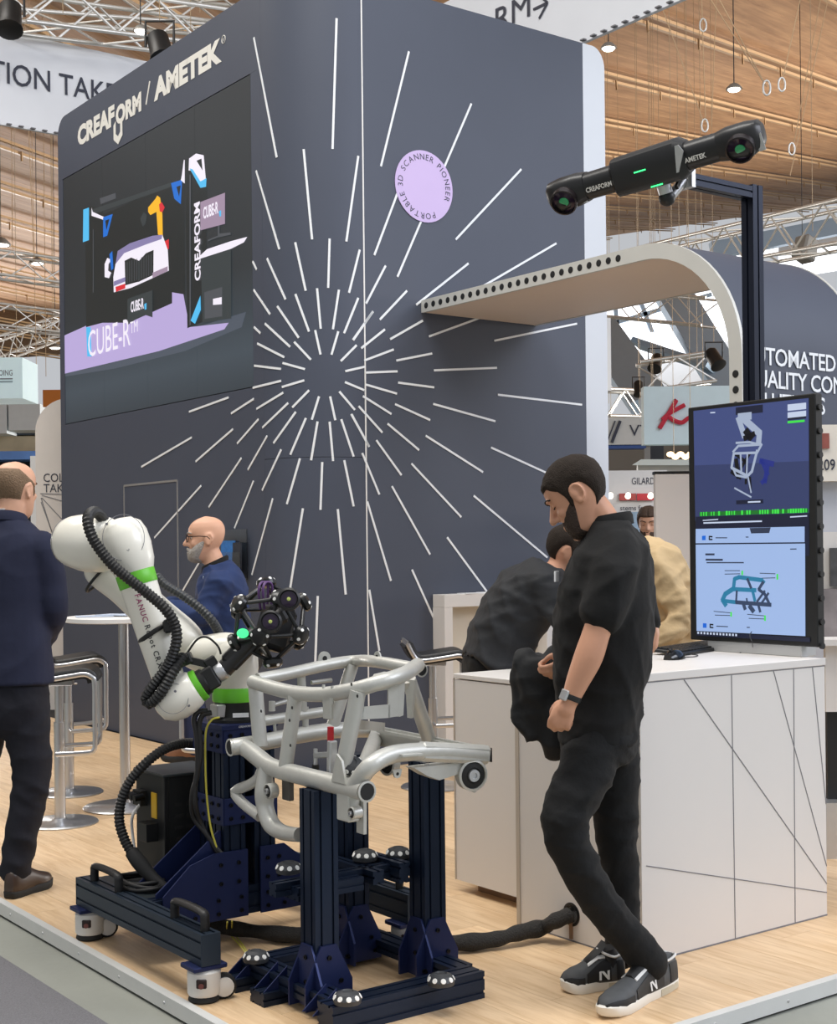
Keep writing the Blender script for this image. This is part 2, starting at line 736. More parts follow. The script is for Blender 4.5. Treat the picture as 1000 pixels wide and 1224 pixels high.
rc = [(TL - .16 + .16 * math.sin(t), TH5 - .16 + .16 * math.cos(t)) for t in np.linspace(0, math.pi / 2, 7)]
face_left([(TR + .001, LZT), (TR + .001, TH5)] + rc + [(TL, LZT)], 'wall_panel')
face_left([(LA, LZB), (LA, LZT - .001), (TL, LZT - .001), (TL, LZB)], 'wall_panel')
face_left([(TR + .001, LZB), (TR + .001, LZT - .001), (LB_, LZT - .001), (LB_, LZB)], 'wall_panel')
face_left([(TR + .001, 0), (TR + .001, LZB - .001), (TL, LZB - .001), (TL, 0)], 'wall_panel')
ZS = 2.12       # joint between the lower and upper corner sheets
for z0, z1 in ((0, ZS), (ZS + .003, TH5)):
    m_ = MB()
    arc = corner_arc(TR, 20)
    inn = corner_arc(TR - .018, 20)
    flat_uv(arc + inn[::-1], z0, z1, m_)
    m_.build('corner_panel', M_tower, tower, 30)
m_ = MB()
m_.bbox(TR + .004, TRW, 0, .018, 0, TH5)
m_.build('wall_panel', M_tower, tower, 0)
m_ = MB()
m_.bbox(TR - .004, TR + .006, -.003, .006, 0, TH5)
m_.build('seam_strip', M_white, tower, 0)
# white rounded end of the right wall
m_ = MB()
e = [(TRW, 0), (TRW, TH5)] + [(TRW + .10 + .13 * math.sin(t), TH5 - .16 + .16 * math.cos(t)) for t in np.linspace(0, math.pi / 2, 8)] + [(TRW + .23, 0)]
m_.prism(e, B(0, .0, 0), U, Z, V * .5)
m_.build('end_cap', mat('cool_white_laminate', '#CDD2DA', .45, var=.02), tower, 30)


def on_tower(px, py, lift=0.0):
    """where the sight line meets the tower's skin: point, outward normal"""
    p = on_plane(px, py, B(0, 0), U)
    if np.dot(p - C0, V) >= TR:
        return p - U * lift, -U
    p = on_plane(px, py, B(0, 0), V)
    if np.dot(p - C0, U) >= TR:
        return p - V * lift, -V
    r = ray(px, py)
    c = B(TR, TR)
    o2, d2 = EYE[:2] - c[:2], r[:2]
    qa, qb, qc = d2 @ d2, 2 * o2 @ d2, o2 @ o2 - TR * TR
    t = (-qb - math.sqrt(max(qb * qb - 4 * qa * qc, 0))) / (2 * qa)
    p = EYE + r * t
    n = nrm(A3(p[0] - c[0], p[1] - c[1], 0))
    return p + n * lift, n


RAYS = []


def rays_from(ox, oy, s, rows):
    for x0, y0, x1, y1 in rows:
        RAYS.append((ox + x0 / s, oy + y0 / s, ox + x1 / s, oy + y1 / s))


rays_from(280, 160, 4.078, [(338, 75, 379, 515), (603, 108, 545, 525), (107, 180, 220, 563), (90, 622, 110, 662), (160, 607, 250, 807), (297, 529, 348, 765),
          (464, 511, 457, 751), (610, 565, 558, 775), (95, 760, 175, 880), (210, 840, 314, 994), (298, 781, 364, 964), (403, 753, 421, 950),
          (509, 760, 480, 953), (603, 800, 534, 972), (675, 866, 578, 1006), (97, 942, 128, 972), (150, 925, 272, 1038), (292, 1014, 373, 1101),
          (394, 957, 420, 1076), (506, 963, 473, 1077), (595, 1030, 518, 1108), (113, 1022, 244, 1089), (236, 1117, 344, 1147),
          (540, 1157, 636, 1135), (98, 1130, 228, 1146)])
rays_from(300, 0, 2.2727, [(8, 102, 70, 428), (232, 50, 221, 405), (428, 140, 352, 452), (733, 460, 555, 651)])
RAYS += [(563, 124, 474.6, 331), (478, 222, 447, 305)]
rays_from(420, 260, 3.3333, [(135, 192, 57, 343), (220, 292, 112, 407), (465, 183, 257, 348), (815, 103, 500, 287), (85, 374, 5, 488), (283, 411, 153, 485),
          (132, 446, 38, 521), (167, 526, 50, 570), (320, 542, 178, 570), (897, 423, 568, 491), (182, 613, 57, 618), (578, 599, 328, 609),
          (185, 658, 328, 677), (57, 666, 180, 702), (582, 706, 917, 746), (45, 712, 158, 783), (173, 744, 312, 807), (325, 743, 572, 812),
          (28, 752, 122, 857), (560, 382, 308, 474)])
rays_from(420, 460, 3.3333, [(143, 155, 268, 260), (295, 203, 523, 348), (555, 250, 800, 362), (98, 221, 198, 360), (238, 314, 436, 527), (486, 442, 779, 688),
          (0, 118, 69, 245), (42, 272, 110, 437), (160, 404, 312, 676), (380, 608, 540, 826), (62, 465, 156, 781)])
RAYS += [(492, 681, 528, 761), (441, 705, 453, 778)]
rays_from(290, 440, 3.4, [(415, 57, 493, 90), (392, 95, 455, 170), (355, 115, 376, 212), (310, 115, 281, 210), (270, 90, 202, 160), (250, 50, 160, 77),
          (156, 52, 42, 80), (165, 100, 57, 166), (185, 142, 81, 242), (216, 178, 126, 305), (257, 203, 194, 352), (304, 217, 278, 375),
          (353, 218, 367, 378), (400, 208, 450, 360), (440, 187, 513, 320), (233, 367, 180, 553), (323, 382, 316, 576), (412, 374, 450, 562),
          (157, 331, 80, 497), (100, 276, 22, 413), (245, 570, 193, 898), (386, 573, 418, 920), (123, 530, 38, 840), (305, 926, 295, 1195)])
rays_from(150, 440, 3.448, [(528, 466, 450, 660), (425, 121, 263, 180), (529, 127, 436, 187), (548, 211, 461, 311), (443, 252, 290, 385), (273, 286, 66, 407),
          (478, 371, 344, 573), (312, 485, 120, 699), (305, 800, 232, 925)])
for x0, y0, x1, y1 in RAYS:
    k = 12
    ps = [on_tower(x0 + (x1 - x0) * i / k, y0 + (y1 - y0) * i / k) for i in range(k + 1)]
    rings = []
    for i, (p, n) in enumerate(ps):
        t = nrm(ps[min(i + 1, k)][0] - ps[max(i - 1, 0)][0])
        w = np.cross(t, n) * .0075
        rings.append([p - w - n * .001, p + w - n * .001, p + w + n * .004, p - w + n * .004])
    m_ = MB()
    m_.loft(rings)
    m_.build('burst_line', M_line, tower, 0)

# logo line over the screen (left wall, reading towards the corner)
def pL(px, py, lift=.002):
    return on_plane(px, py, B(-lift, 0), U)


def pR(px, py, lift=.002):
    return on_plane(px, py, B(0, -lift), V)


def logo_word(s, p0, p1, top, name, bold=.025, shear=0.0):
    a_, b_ = pL(*p0), pL(*p1)
    h = (pL(*top) - a_)[2]
    m_ = MB()
    ex = -V
    text_on(m_, s, a_, ex, Z, height=h, width=np.dot(b_ - a_, ex), bold=bold, lift=.001)
    m_.build(name, mat('logo_cream', '#E8E6DF', .5, var=.02), tower, 0)


logo_word('CREAF', (93, 174), (137, 151), (93, 152), 'logo_lettering', .055)
logo_word('ORM', (138.5, 149), (169, 133), (138.5, 128), 'logo_lettering', .055)
logo_word('AMETEK', (184, 120), (265, 77), (184, 95), 'logo_lettering', .055)
m_ = MB()
hx = pL(141, 150)
for (poly) in ([(-.085, .02), (-.085, -.10), (.0, -.155), (.085, -.10), (.085, .02), (.045, .045), (.045, -.06), (0, -.09), (-.045, -.06), (-.045, .045)],):
    m_.prism(poly, hx, -V, Z, -U * .002)
m_.build('logo_emblem', MATS['logo_cream'], tower, 0)
m_ = MB()
q0, q1 = pL(174.5, 125), pL(179, 97)
m_.bar(q0, q1, .018, .003, U)
m_.build('logo_slash', MATS['logo_cream'], tower, 0)
m_ = MB()
rr = pL(267, 47)
m_.tube([rr + (-V * math.cos(t) + Z * math.sin(t)) * .028 for t in np.linspace(0, 2 * math.pi, 13)[:-1]], .003, 4, closed=True)
text_on(m_, 'R', rr + V * .012 - Z * .014, -V, Z, height=.028, lift=.001)
m_.build('registered_mark', MATS['logo_cream'], tower, 0)

# lilac disc with running text (right wall)
pc = pR(506.5, 223)
m_ = MB()
RD = .252
m_.lathe([(RD, 0), (RD, .004)], pc - V * .0005, -V, 48)
disc = m_.build('badge_disc', M_lilac, tower, 30)
m_ = MB()
s_ = 'PORTABLE 3D SCANNER PIONEER'
ang = math.radians(-62)
for ch in s_:
    if ch != ' ':
        vs, fs = text_mesh(ch, 1.0, .0)
        lo, hi = vs.min(0), vs.max(0)
        hgt = .044
        sc_ = hgt / .73
        vs = vs * sc_
        wch = (hi[0] - lo[0]) * sc_
    else:
        wch = .018
    adv = (wch + .0105) / (RD * .76)
    mid = ang - adv / 2
    if ch != ' ':
        er = U * math.cos(mid) + Z * math.sin(mid)
        et = U * math.sin(mid) - Z * math.cos(mid)
        o_ = pc + er * (RD * .745) - et * (lo[0] * sc_ + wch / 2) - V * .0055
        m_.add([o_ + et * p[0] + er * p[1] for p in vs], fs)
    ang -= adv
m_.build('badge_lettering', M_ink, disc, 0)

# service door outline on the left wall
d0, d1 = pL(148.4, 580), pL(212, 575)
zt_ = (d0[2] + d1[2]) / 2
v0, v1 = np.dot(d0 - C0, V), np.dot(d1 - C0, V)
m_ = MB()
m_.prism([(v1, .0), (v1, zt_), (v0, zt_), (v0, 0)], B(-.002, 0, 0), V, Z, U * .002)
dr = m_.build('service_door', M_tower, tower, 0)
for (x0, x1, z0, z1) in ((v1 - .008, v1 + .008, 0, zt_), (v0 - .008, v0 + .008, 0, zt_), (v1, v0, zt_ - .008, zt_ + .008)):
    m_ = MB()
    m_.bbox(-.006, 0, x0, x1, z0, z1)
    m_.build('door_trim', M_alu, dr, 0)

# ---- LED screen set into the left wall
led = thing('led_wall_screen', B(.0, (LA + LB_) / 2, LZB), 'large LED screen set into slate tower, showing a scanning cell on dark backdrop', 'screen')
m_ = MB()
m_.bbox(.004, .0195, LB_ + .004, LA - .004, LZB + .004, LZT - .004)
m_.build('screen_body', mat('led_black', '#1b2022', .5), led, 0)


def led_backdrop():
    m = bpy.data.materials.new('led_picture_backdrop')
    m.use_nodes = True
    nt = m.node_tree
    L = nt.links
    bs = nt.nodes['Principled BSDF']
    tc = nt.nodes.new('ShaderNodeTexCoord')
    sx = nt.nodes.new('ShaderNodeSeparateXYZ')
    L.new(tc.outputs['Generated'], sx.inputs[0])
    cr = nt.nodes.new('ShaderNodeValToRGB')
    e = cr.color_ramp.elements
    e[0].position, e[0].color = 0, (*srgb('#38424a'), 1)
    e[1].position, e[1].color = 1, (*srgb('#252b2e'), 1)
    for pos, c in ((.12, '#46525c'), (.24, '#39444c'), (.4, '#2b3236')):
        k = cr.color_ramp.elements.new(pos)
        k.color = (*srgb(c), 1)
    L.new(sx.outputs['Z'], cr.inputs['Fac'])
    bs.inputs['Base Color'].default_value = (.01, .01, .012, 1)
    L.new(cr.outputs[0], bs.inputs['Emission Color'])
    bs.inputs['Emission Strength'].default_value = .8
    bs.inputs['Roughness'].default_value = .5
    return m


m_ = MB()
for i in range(4):                     # LED cabinets
    w = (LA - LB_ - .012) / 4
    m_.bbox(.0025, .004, LB_ + .006 + i * w, LB_ + .006 + (i + 1) * w - .002, LZB + .006, LZT - .006)
m_.build('screen_cabinets', led_backdrop(), led, 0, kind='stuff')

LED_COL = {'lav': ('#B9A9DA', .95), 'lavd': ('#8F86B4', .85), 'white': ('#EEE8F4', 1.0), 'cyan': ('#52B9EC', 1.0), 'blue': ('#1E6FD0', .95),
           'yellow': ('#F2B62C', 1.0), 'red': ('#D8303A', .95), 'dark': ('#292f31', .78), 'mid': ('#3d4548', .8), 'grey': ('#565a60', .8),
           'mauve': ('#A48FA6', .9), 'glow': ('#565f6c', .8)}
LZ = 0


def led_poly(cols, pts, name):
    global LZ
    LZ += 1
    m_ = MB()
    q = [on_plane(60 + x / 3.846, 170 + y / 3.846, B(.0022 - .00010 * LZ, 0), U) for x, y in pts]
    m_.poly(q)
    # face the viewer
    o = m_.build(name, glow('led_' + cols, *LED_COL[cols]), led, 0)
    return o


led_poly('glow', [(60, 990), (330, 900), (640, 860), (900, 780), (880, 850), (620, 960), (300, 1040), (70, 1077)], 'picture_floor_glow')
led_poly('lav', [(62, 890), (240, 810), (360, 770), (560, 690), (610, 690), (640, 850), (820, 830), (800, 860), (500, 960), (62, 1065)], 'picture_floor')
led_poly('dark', [(160, 300), (195, 290), (250, 330), (560, 190), (615, 170), (620, 700), (560, 690), (560, 740), (360, 830), (240, 830), (165, 850)], 'picture_cell_dark')
led_poly('mid', [(160, 320), (555, 185), (555, 205), (160, 345)], 'picture_cell_beam')
led_poly('dark', [(618, 80), (640, 70), (720, 200), (715, 820), (630, 855)], 'picture_cell_post')
led_poly('cyan', [(152, 310), (178, 300), (178, 450), (150, 460)], 'picture_cyan_post')
led_poly('cyan', [(165, 850), (186, 850), (190, 985), (170, 985)], 'picture_cyan_foot')
led_poly('white', [(190, 300), (195, 320), (250, 345), (248, 358), (190, 338)], 'picture_arm')
led_poly('blue', [(243, 345), (287, 330), (262, 430), (243, 437)], 'picture_blue_bracket')
led_poly('dark', [(253, 360), (272, 353), (258, 405)], 'picture_bracket_hole')
led_poly('grey', [(228, 258), (300, 233), (302, 258), (232, 285)], 'picture_scanner_bar')
led_poly('blue', [(555, 188), (606, 172), (600, 285), (570, 260)], 'picture_blue_bracket')
led_poly('dark', [(580, 205), (600, 198), (592, 250)], 'picture_bracket_hole')
led_poly('white', [(605, 150), (614, 80), (618, 82), (618, 190), (600, 175)], 'picture_arm')
led_poly('white', [(638, 75), (670, 52), (705, 60), (715, 170), (715, 205), (690, 210), (650, 130), (636, 130)], 'picture_white_bracket')
led_poly('cyan', [(640, 120), (655, 125), (690, 180), (718, 165), (716, 205), (690, 210)], 'picture_cyan_edge')
led_poly('dark', [(672, 85), (695, 75), (700, 130)], 'picture_bracket_hole')
led_poly('yellow', [(450, 320), (450, 300), (482, 262), (492, 245), (505, 255), (515, 330), (517, 430), (495, 425), (488, 320), (460, 335)], 'picture_robot')
led_poly('red', [(500, 285), (512, 275), (526, 300), (515, 322), (503, 318)], 'picture_robot_joint')
led_poly('red', [(517, 460), (545, 445), (545, 490), (525, 500)], 'picture_red_light')
led_poly('mid', [(413, 352), (430, 320), (445, 335), (438, 375), (425, 388)], 'picture_tool')
led_poly('white', [(310, 500), (365, 465), (470, 430), (515, 425), (540, 495), (545, 590), (470, 625), (370, 670), (292, 690), (290, 620)], 'picture_car')
led_poly('dark', [(342, 545), (372, 530), (408, 545), (440, 510), (475, 495), (474, 610), (410, 640), (345, 658)], 'picture_grille')
led_poly('mid', [(404, 548), (412, 544), (412, 640), (404, 643)], 'picture_grille_bar')
for gx in range(352, 470, 11):
    if abs(gx - 408) > 8:
        yt = 545 - (gx - 345) * .33
        led_poly('grey', [(gx, yt + 8), (gx + 3, yt + 7), (gx + 3, 650 - (gx - 345) * .33), (gx, 651 - (gx - 345) * .33)], 'picture_grille_slat')
led_poly('lavd', [(310, 500), (365, 465), (470, 430), (515, 425), (512, 445), (440, 470), (340, 510), (300, 560)], 'picture_bonnet')
led_poly('lavd', [(292, 640), (345, 620), (345, 640), (292, 662)], 'picture_bumper_line')
led_poly('red', [(300, 665), (345, 650), (345, 672), (302, 688)], 'picture_car_lamp')
led_poly('mauve', [(470, 600), (540, 570), (540, 592), (470, 625)], 'picture_car_lamp')
led_poly('white', [(250, 560), (262, 532), (282, 540), (268, 560), (266, 590), (280, 600), (270, 625), (250, 620)], 'picture_letter')
led_poly('blue', [(272, 515), (285, 500), (290, 580), (280, 590)], 'picture_blue_mark')
led_poly('mid', [(355, 720), (470, 680), (470, 805), (440, 795), (400, 810), (355, 840)], 'picture_sign')
led_poly('mauve', [(690, 275), (803, 232), (803, 375), (690, 405)], 'picture_monitor')
led_poly('grey', [(770, 385), (778, 383), (778, 420), (828, 415), (830, 425), (770, 438), (725, 455), (725, 448), (770, 430)], 'picture_stand')
led_poly('grey', [(640, 150), (646, 148), (646, 840), (640, 842)], 'picture_post_edge')
led_poly('grey', [(196, 400), (199, 399), (199, 690), (196, 692)], 'picture_post_edge')
led_poly('grey', [(700, 590), (800, 565), (800, 570), (700, 596)], 'picture_cart_rail')
led_poly('white', [(690, 520), (720, 492), (830, 455), (905, 435), (890, 460), (830, 490), (690, 535)], 'picture_table')
led_poly('mid', [(692, 535), (830, 490), (832, 810), (700, 830)], 'picture_cart')
led_poly('grey', [(708, 690), (790, 665), (790, 800), (710, 812)], 'picture_cart_drawer')
led_poly('white', [(748, 720), (788, 712), (788, 745), (748, 748)], 'picture_printer')
led_poly('cyan', [(690, 705), (692, 770), (665, 835), (645, 820)], 'picture_cyan_edge')


def led_text(s, p0, p1, h, cols, vertical=False, bold=.0):
    f = lambda x, y: on_plane(60 + x / 3.846, 170 + y / 3.846, B(-.0045, 0), U)
    a_, b_ = f(*p0), f(*p1)
    m_ = MB()
    text_on(m_, s, a_, (Z if vertical else -V), (V if vertical else Z), height=h, width=np.linalg.norm(b_ - a_), bold=bold)
    m_.build('picture_lettering', glow('led_' + cols, *LED_COL[cols]), led, 0)


led_text('CUBE-R', (175, 988), (368, 945), .235, 'white')
led_text('TM', (368, 880), (402, 868), .10, 'white')
led_text('CREAFORM', (690, 632), (690, 270), .09, 'white', True, .03)
led_text('CUBE-R', (703, 352), (772, 330), .085, 'white', False, .03)
led_text('CUBE-R', (370, 782), (430, 762), .085, 'white', False, .03)
led_poly('cyan', [(775, 318), (785, 312), (785, 340), (778, 342)], 'picture_mark')
led_poly('cyan', [(432, 745), (442, 738), (442, 768), (434, 770)], 'picture_mark')
# ================================================================== COUNTERS
M_lam = mat('counter_white', '#D9D5D1', .45, var=.02, vscale=2)
M_groove = mat('groove_grey', '#77777c', .7)
M_edge = mat('edge_band', '#B9AFA2', .6)
M_black = mat('black_plastic', '#151617', .45, var=.15, vscale=20)
M_blackg = mat('black_gloss', '#0c0d0e', .18)
M_wood_plinth = mat('plinth_brown', '#8b6f57', .6)

KA0, KA1, KB0, KB1, KH = -1.255, -.195, -4.281, -3.61, 1.04
ctr = thing('reception_counter', B((KA0 + KA1) / 2, (KB0 + KB1) / 2), 'white reception counter with thin grooves, carrying the tall screen and keyboard', 'counter')
m_ = MB()
m_.bbox(KA0 + .004, KA1 - .004, KB0 + .004, KB1 - .002, .004, KH - .034)
m_.build('body', M_lam, ctr, 0)
m_ = MB()
m_.bbox(KA0, KA1, KB0, KB1, KH - .03, KH, .002)
m_.build('worktop', M_lam, ctr, 0)
m_ = MB()
m_.bbox(KA0 + .002, KA1 - .002, KB0 + .003, KB1, KH - .0345, KH - .0295)
m_.build('shadow_gap', M_groove, ctr, 0)
m_ = MB()
m_.bbox(KA0 + .003, KA1 - .003, KB0 + .003, KB1, 0.0, .006)
m_.build('base_strip', M_groove, ctr, 0)
m_ = MB()
m_.bbox(KA0 - .001, KA0 + .02, KB1 - .002, KB1 + .018, .0, KH - .03)
m_.build('edge_strip', M_edge, ctr, 0)
for (x0, y0, x1, y1) in ((817, 802.4, 988.7, 1056), (873.8, 798, 878.5, 1126), (948, 792, 950, 1104), (924, 793, 988.7, 1035), (970.5, 789, 987.8, 961), (772, 1035, 988.7, 1066.6)):
    p, q = on_plane(x0, y0, B(0, KB0 + .004), V), on_plane(x1, y1, B(0, KB0 + .004), V)
    def clampk(w):
        a_, z_ = np.dot(w - C0, U), w[2]
        return B(min(max(a_, KA0 + .004), KA1 - .004), KB0 + .0035, min(max(z_, .004), KH - .035))
    m_ = MB()
    m_.bar(clampk(p), clampk(q), .0035, .002, V)
    m_.build('groove', M_groove, ctr, 0)
# cable port low on the left side
hp = on_plane(683, 1093, B(KA0 + .004, 0), U)
m_ = MB()
m_.lathe([(.045, 0), (.045, .003), (.034, .0035), (.034, -.02)], hp, -U, 24)
m_.build('cable_port', M_black, ctr, 40)
m_ = MB()
m_.box(A3(hp[0], hp[1], hp[2] / 2) - U * .004, (.008, .014, hp[2] - .02))
m_.build('cable_slot', M_wood_plinth, ctr, 0)

blk = thing('side_counter', B(-.8, -3.25), 'lower plain white counter block on a recessed brown plinth', 'counter')
m_ = MB()
m_.bbox(-1.11, -.60, -3.55, -3.017, .05, .925)
m_.build('body', M_lam, blk, 0)
m_ = MB()
m_.bbox(-1.113, -.595, -3.553, -3.013, .93, .95, .002)
m_.build('worktop', M_lam, blk, 0)
m_ = MB()
m_.bbox(-1.04, -.65, -3.5, -3.08, 0, .05)
m_.build('plinth', M_wood_plinth, blk, 0)
m_ = MB()
m_.bbox(-1.114, -1.108, -3.019, -3.012, .05, .93)
m_.build('edge_strip', M_edge, blk, 0)

# white shelf counter against the tower
bx = thing('open_shelf_counter', B(1.15, -.1), 'white open shelf counter standing against the slate tower', 'counter')
ba0 = np.dot(on_plane(531, 712, B(0, -.14), V) - C0, U)
bzt = on_plane(531, 711, B(0, -.14), V)[2]
m_ = MB()
m_.bbox(ba0, ba0 + .07, -.14, -.004, 0, bzt - .09)
m_.build('side_board', M_lam, bx, 0)
m_ = MB()
m_.bbox(ba0 + .95, ba0 + 1.02, -.14, -.004, 0, bzt - .09)
m_.build('side_board', M_lam, bx, 0)
m_ = MB()
m_.bbox(ba0, ba0 + 1.02, -.14, -.004, bzt - .09, bzt, .003)
m_.build('top_board', M_lam, bx, 0)
m_ = MB()
m_.bbox(ba0 + .07, ba0 + .95, -.03, -.006, 0, bzt - .09)
m_.build('back_board', mat('shelf_cream', '#DCD2C0', .6), bx, 0)
m_ = MB()
m_.bbox(ba0 + .07, ba0 + .95, -.135, -.03, .55, .58)
m_.build('shelf', M_lam, bx, 0)
M_paper = mat('paper', '#EDEEF0', .7, var=.12, vscale=18)
M_paper2 = mat('paper_bluegrey', '#B9C4D6', .6, var=.3, vscale=30)
for i, (px, sk) in enumerate(((565, .05), (588, -.12))):
    c = on_plane(px, 708.5, B(0, -.09), V)
    R = rotz(TH + sk)
    m_ = MB()
    m_.box(A3(c[0], c[1], bzt + .003 + .002 * i), (.21, .10, .004), R)
    m_.build('magazine', M_paper, None, 0, label=('pale magazine lying flat on the open shelf counter, partly under another' if i == 0 else 'pale magazine lying skewed on top of another on the open shelf counter'), category='magazine', group='magazines on the shelf counter')

# ================================================================== PORTRAIT MONITOR ON THE COUNTER
MU = -.25
mon = thing('portrait_monitor', B(MU, -3.95, KH), 'tall black portrait monitor on the reception counter, showing a scanned frame', 'monitor')
m_ = MB()
m_.bbox(MU, MU + .045, -4.285, -3.605, 1.085, 2.105, .004)
m_.build('housing', M_black, mon, 0)
m_ = MB()
m_.bbox(MU + .005, MU + .10, -4.20, -3.70, KH, KH + .055, .003)
m_.build('base', mat('silver_grey', '#BFC0C0', .4, .4), mon, 0)
for zz in np.linspace(1.09, 2.05, 11):
    m_ = MB()
    m_.lathe([(.013, -.006), (.013, .006)], B(MU + .022, -4.289, zz), -V, 10)
    m_.build('edge_knob', M_black, mon, 40)
S1 = ('s1', 820, 470, 5.5556)
S2 = ('s2', 820, 620, 5.5556)
SCR_N = 0
SCOL = {'slate': ('#47548A', .75), 'slate2': ('#3B4673', .72), 'navy': ('#1E2440', .6), 'page': ('#9FB9E6', .92), 'pale': ('#C6D2EA', .9), 'steel': ('#A9B6CE', .85),
        'teal': ('#2C7FA6', .85), 'iron': ('#3D4E6E', .7), 'green': ('#3FE04A', .95), 'dkgreen': ('#1E7A2C', .8), 'black': ('#12151f', .4), 'bluesq': ('#1667D6', .9),
        'ink': ('#3A4560', .6), 'blue': ('#28348A', .8)}


def scr_pt(S, x, y, lift):
    return on_plane(S[1] + x / S[3], S[2] + y / S[3], B(MU - lift, 0), U)


def scr_poly(col, S, pts, name, lift=None):
    global SCR_N
    SCR_N += 1
    m_ = MB()
    m_.poly([scr_pt(S, x, y, .0008 + .00012 * SCR_N if lift is None else lift) for x, y in pts])
    m_.build(name, glow('scr_' + col, *SCOL[col]), mon, 0)


def scr_strokes(col, S, strokes, name):
    global SCR_N
    SCR_N += 1
    m_ = MB()
    for w, pts in strokes:
        P = [scr_pt(S, x, y, .0008 + .00012 * SCR_N) for x, y in pts]
        for p, q in zip(P[:-1], P[1:]):
            d = nrm(q - p)
            n = np.cross(d, U) * w / S[3] / 290 / 2 * 1.7
            e = d * w * .35 / 1600
            m_.poly([p - n - e, p + n - e, q + n + e, q - n + e])
    m_.build(name, glow('scr_' + col, *SCOL[col]), mon, 0, kind='stuff')


scr_poly('slate', S1, [(47, 118), (812, 32), (815, 800), (60, 850)], 'screen_view')
scr_poly('slate2', S1, [(52, 480), (812, 450), (815, 800), (60, 850)], 'screen_view_lower')
scr_poly('navy', S1, [(62, 820), (815, 795), (815, 1080), (60, 1100)], 'screen_panel')
scr_poly('navy', S1, [(328, 95), (508, 75), (508, 128), (328, 145)], 'screen_toolbar')
scr_poly('pale', S1, [(672, 75), (795, 62), (795, 105), (672, 118)], 'screen_box')
scr_poly('pale', S1, [(672, 128), (795, 115), (795, 152), (672, 165)], 'screen_box')
scr_poly('navy', S1, [(672, 165), (795, 152), (795, 168), (672, 180)], 'screen_box_bar')
scr_poly('green', S1, [(672, 185), (785, 176), (785, 190), (672, 201)], 'screen_status_bar')
scr_poly('dkgreen', S1, [(88, 790), (810, 765), (810, 792), (88, 818)], 'screen_timeline')
scr_strokes('green', S1, [(5 + 6 * random.random(), [(x, 792 - (x - 88) * .035), (x, 814 - (x - 88) * .035)]) for x in range(98, 806, 17) if random.random() > .25], 'screen_timeline_marks')
scr_strokes('steel', S1, [(26, [(345, 165), (385, 285)]), (30, [(350, 158), (425, 150)]), (30, [(380, 170), (485, 265)]), (26, [(485, 265), (480, 325)])], 'screen_robot')
scr_strokes('black', S1, [(30, [(395, 250), (430, 300)]), (22, [(385, 300), (450, 270)]), (14, [(320, 400), (400, 460)]), (14, [(420, 400), (360, 500)]), (20, [(330, 440), (345, 560)]), (12, [(400, 470), (395, 600)]),
                          (18, [(300, 520), (360, 560)]), (14, [(420, 560), (425, 640)])], 'screen_tool')
scr_strokes('steel', S1, [(10, [(310, 390), (345, 350), (500, 340), (470, 395), (320, 400)]), (12, [(470, 380), (435, 520), (405, 550), (300, 495), (315, 400)]), (9, [(330, 330), (420, 325), (500, 345)]),
                          (9, [(360, 405), (365, 520)]), (8, [(405, 400), (400, 545)]), (9, [(310, 500), (330, 545), (400, 560)]), (7, [(410, 560), (430, 660)]), (7, [(320, 630), (430, 690)])], 'screen_frame')
scr_strokes('blue', S1, [(22, [(490, 450), (575, 470)]), (18, [(500, 445), (540, 540)]), (20, [(540, 480), (520, 590)]), (18, [(500, 595), (525, 570)])], 'screen_clamp')
scr_strokes('navy', S1, [(16, [(335, 725), (505, 718)])], 'screen_playbar')
scr_strokes('pale', S1, [(6, [(410, 723), (490, 720)]), (6, [(115, 862), (500, 850)]), (4, [(110, 845), (210, 838)]), (5, [(160, 130), (190, 128)]), (5, [(690, 822), (800, 815)])], 'screen_captions')
scr_poly('page', S2, [(62, 68), (785, 52), (785, 156), (62, 163)], 'screen_page')
scr_poly('page', S2, [(62, 172), (788, 165), (790, 780), (68, 745)], 'screen_page')
scr_poly('bluesq', S2, [(104, 114), (128, 112), (128, 142), (104, 143)], 'screen_logo')
scr_poly('bluesq', S2, [(110, 694), (134, 695), (134, 725), (110, 724)], 'screen_logo')
scr_strokes('black', S2, [(6, [(172, 120), (152, 118), (152, 138), (172, 138)]), (6, [(178, 704), (158, 702), (158, 722), (178, 723)])], 'screen_logo_mark')
scr_poly('ink', S2, [(420, 62), (560, 58), (550, 95), (430, 98)], 'screen_photo')
scr_strokes('ink', S2, [(8, [(128, 237), (185, 237)]), (8, [(130, 272), (240, 273)]), (5, [(135, 292), (380, 292)]), (4, [(195, 127), (270, 127)]), (4, [(200, 714), (275, 717)]), (4, [(690, 202), (730, 201)]),
                        (4, [(395, 122), (412, 122)]), (4, [(402, 722), (420, 722)]), (3, [(255, 345), (355, 345)]), (3, [(255, 368), (355, 366)]), (3, [(488, 362), (590, 366)]), (3, [(500, 395), (590, 393)]),
                        (3, [(182, 615), (290, 625)]), (3, [(190, 640), (290, 643)]), (3, [(405, 635), (515, 645)]), (3, [(415, 662), (515, 666)])], 'screen_captions')
scr_strokes('green', S2, [(8, [(371, 348), (371, 372)]), (8, [(604, 370), (604, 402)]), (8, [(297, 622), (297, 648)]), (8, [(522, 645), (522, 676)])], 'screen_marks')
scr_strokes('teal', S2, [(17, [(312, 470), (320, 400), (350, 388), (500, 408), (515, 425)]), (17, [(312, 468), (460, 475)]), (20, [(312, 465), (258, 500), (240, 540), (262, 575)]), (16, [(245, 545), (330, 555)]), (14, [(440, 480), (455, 545)])], 'screen_part')
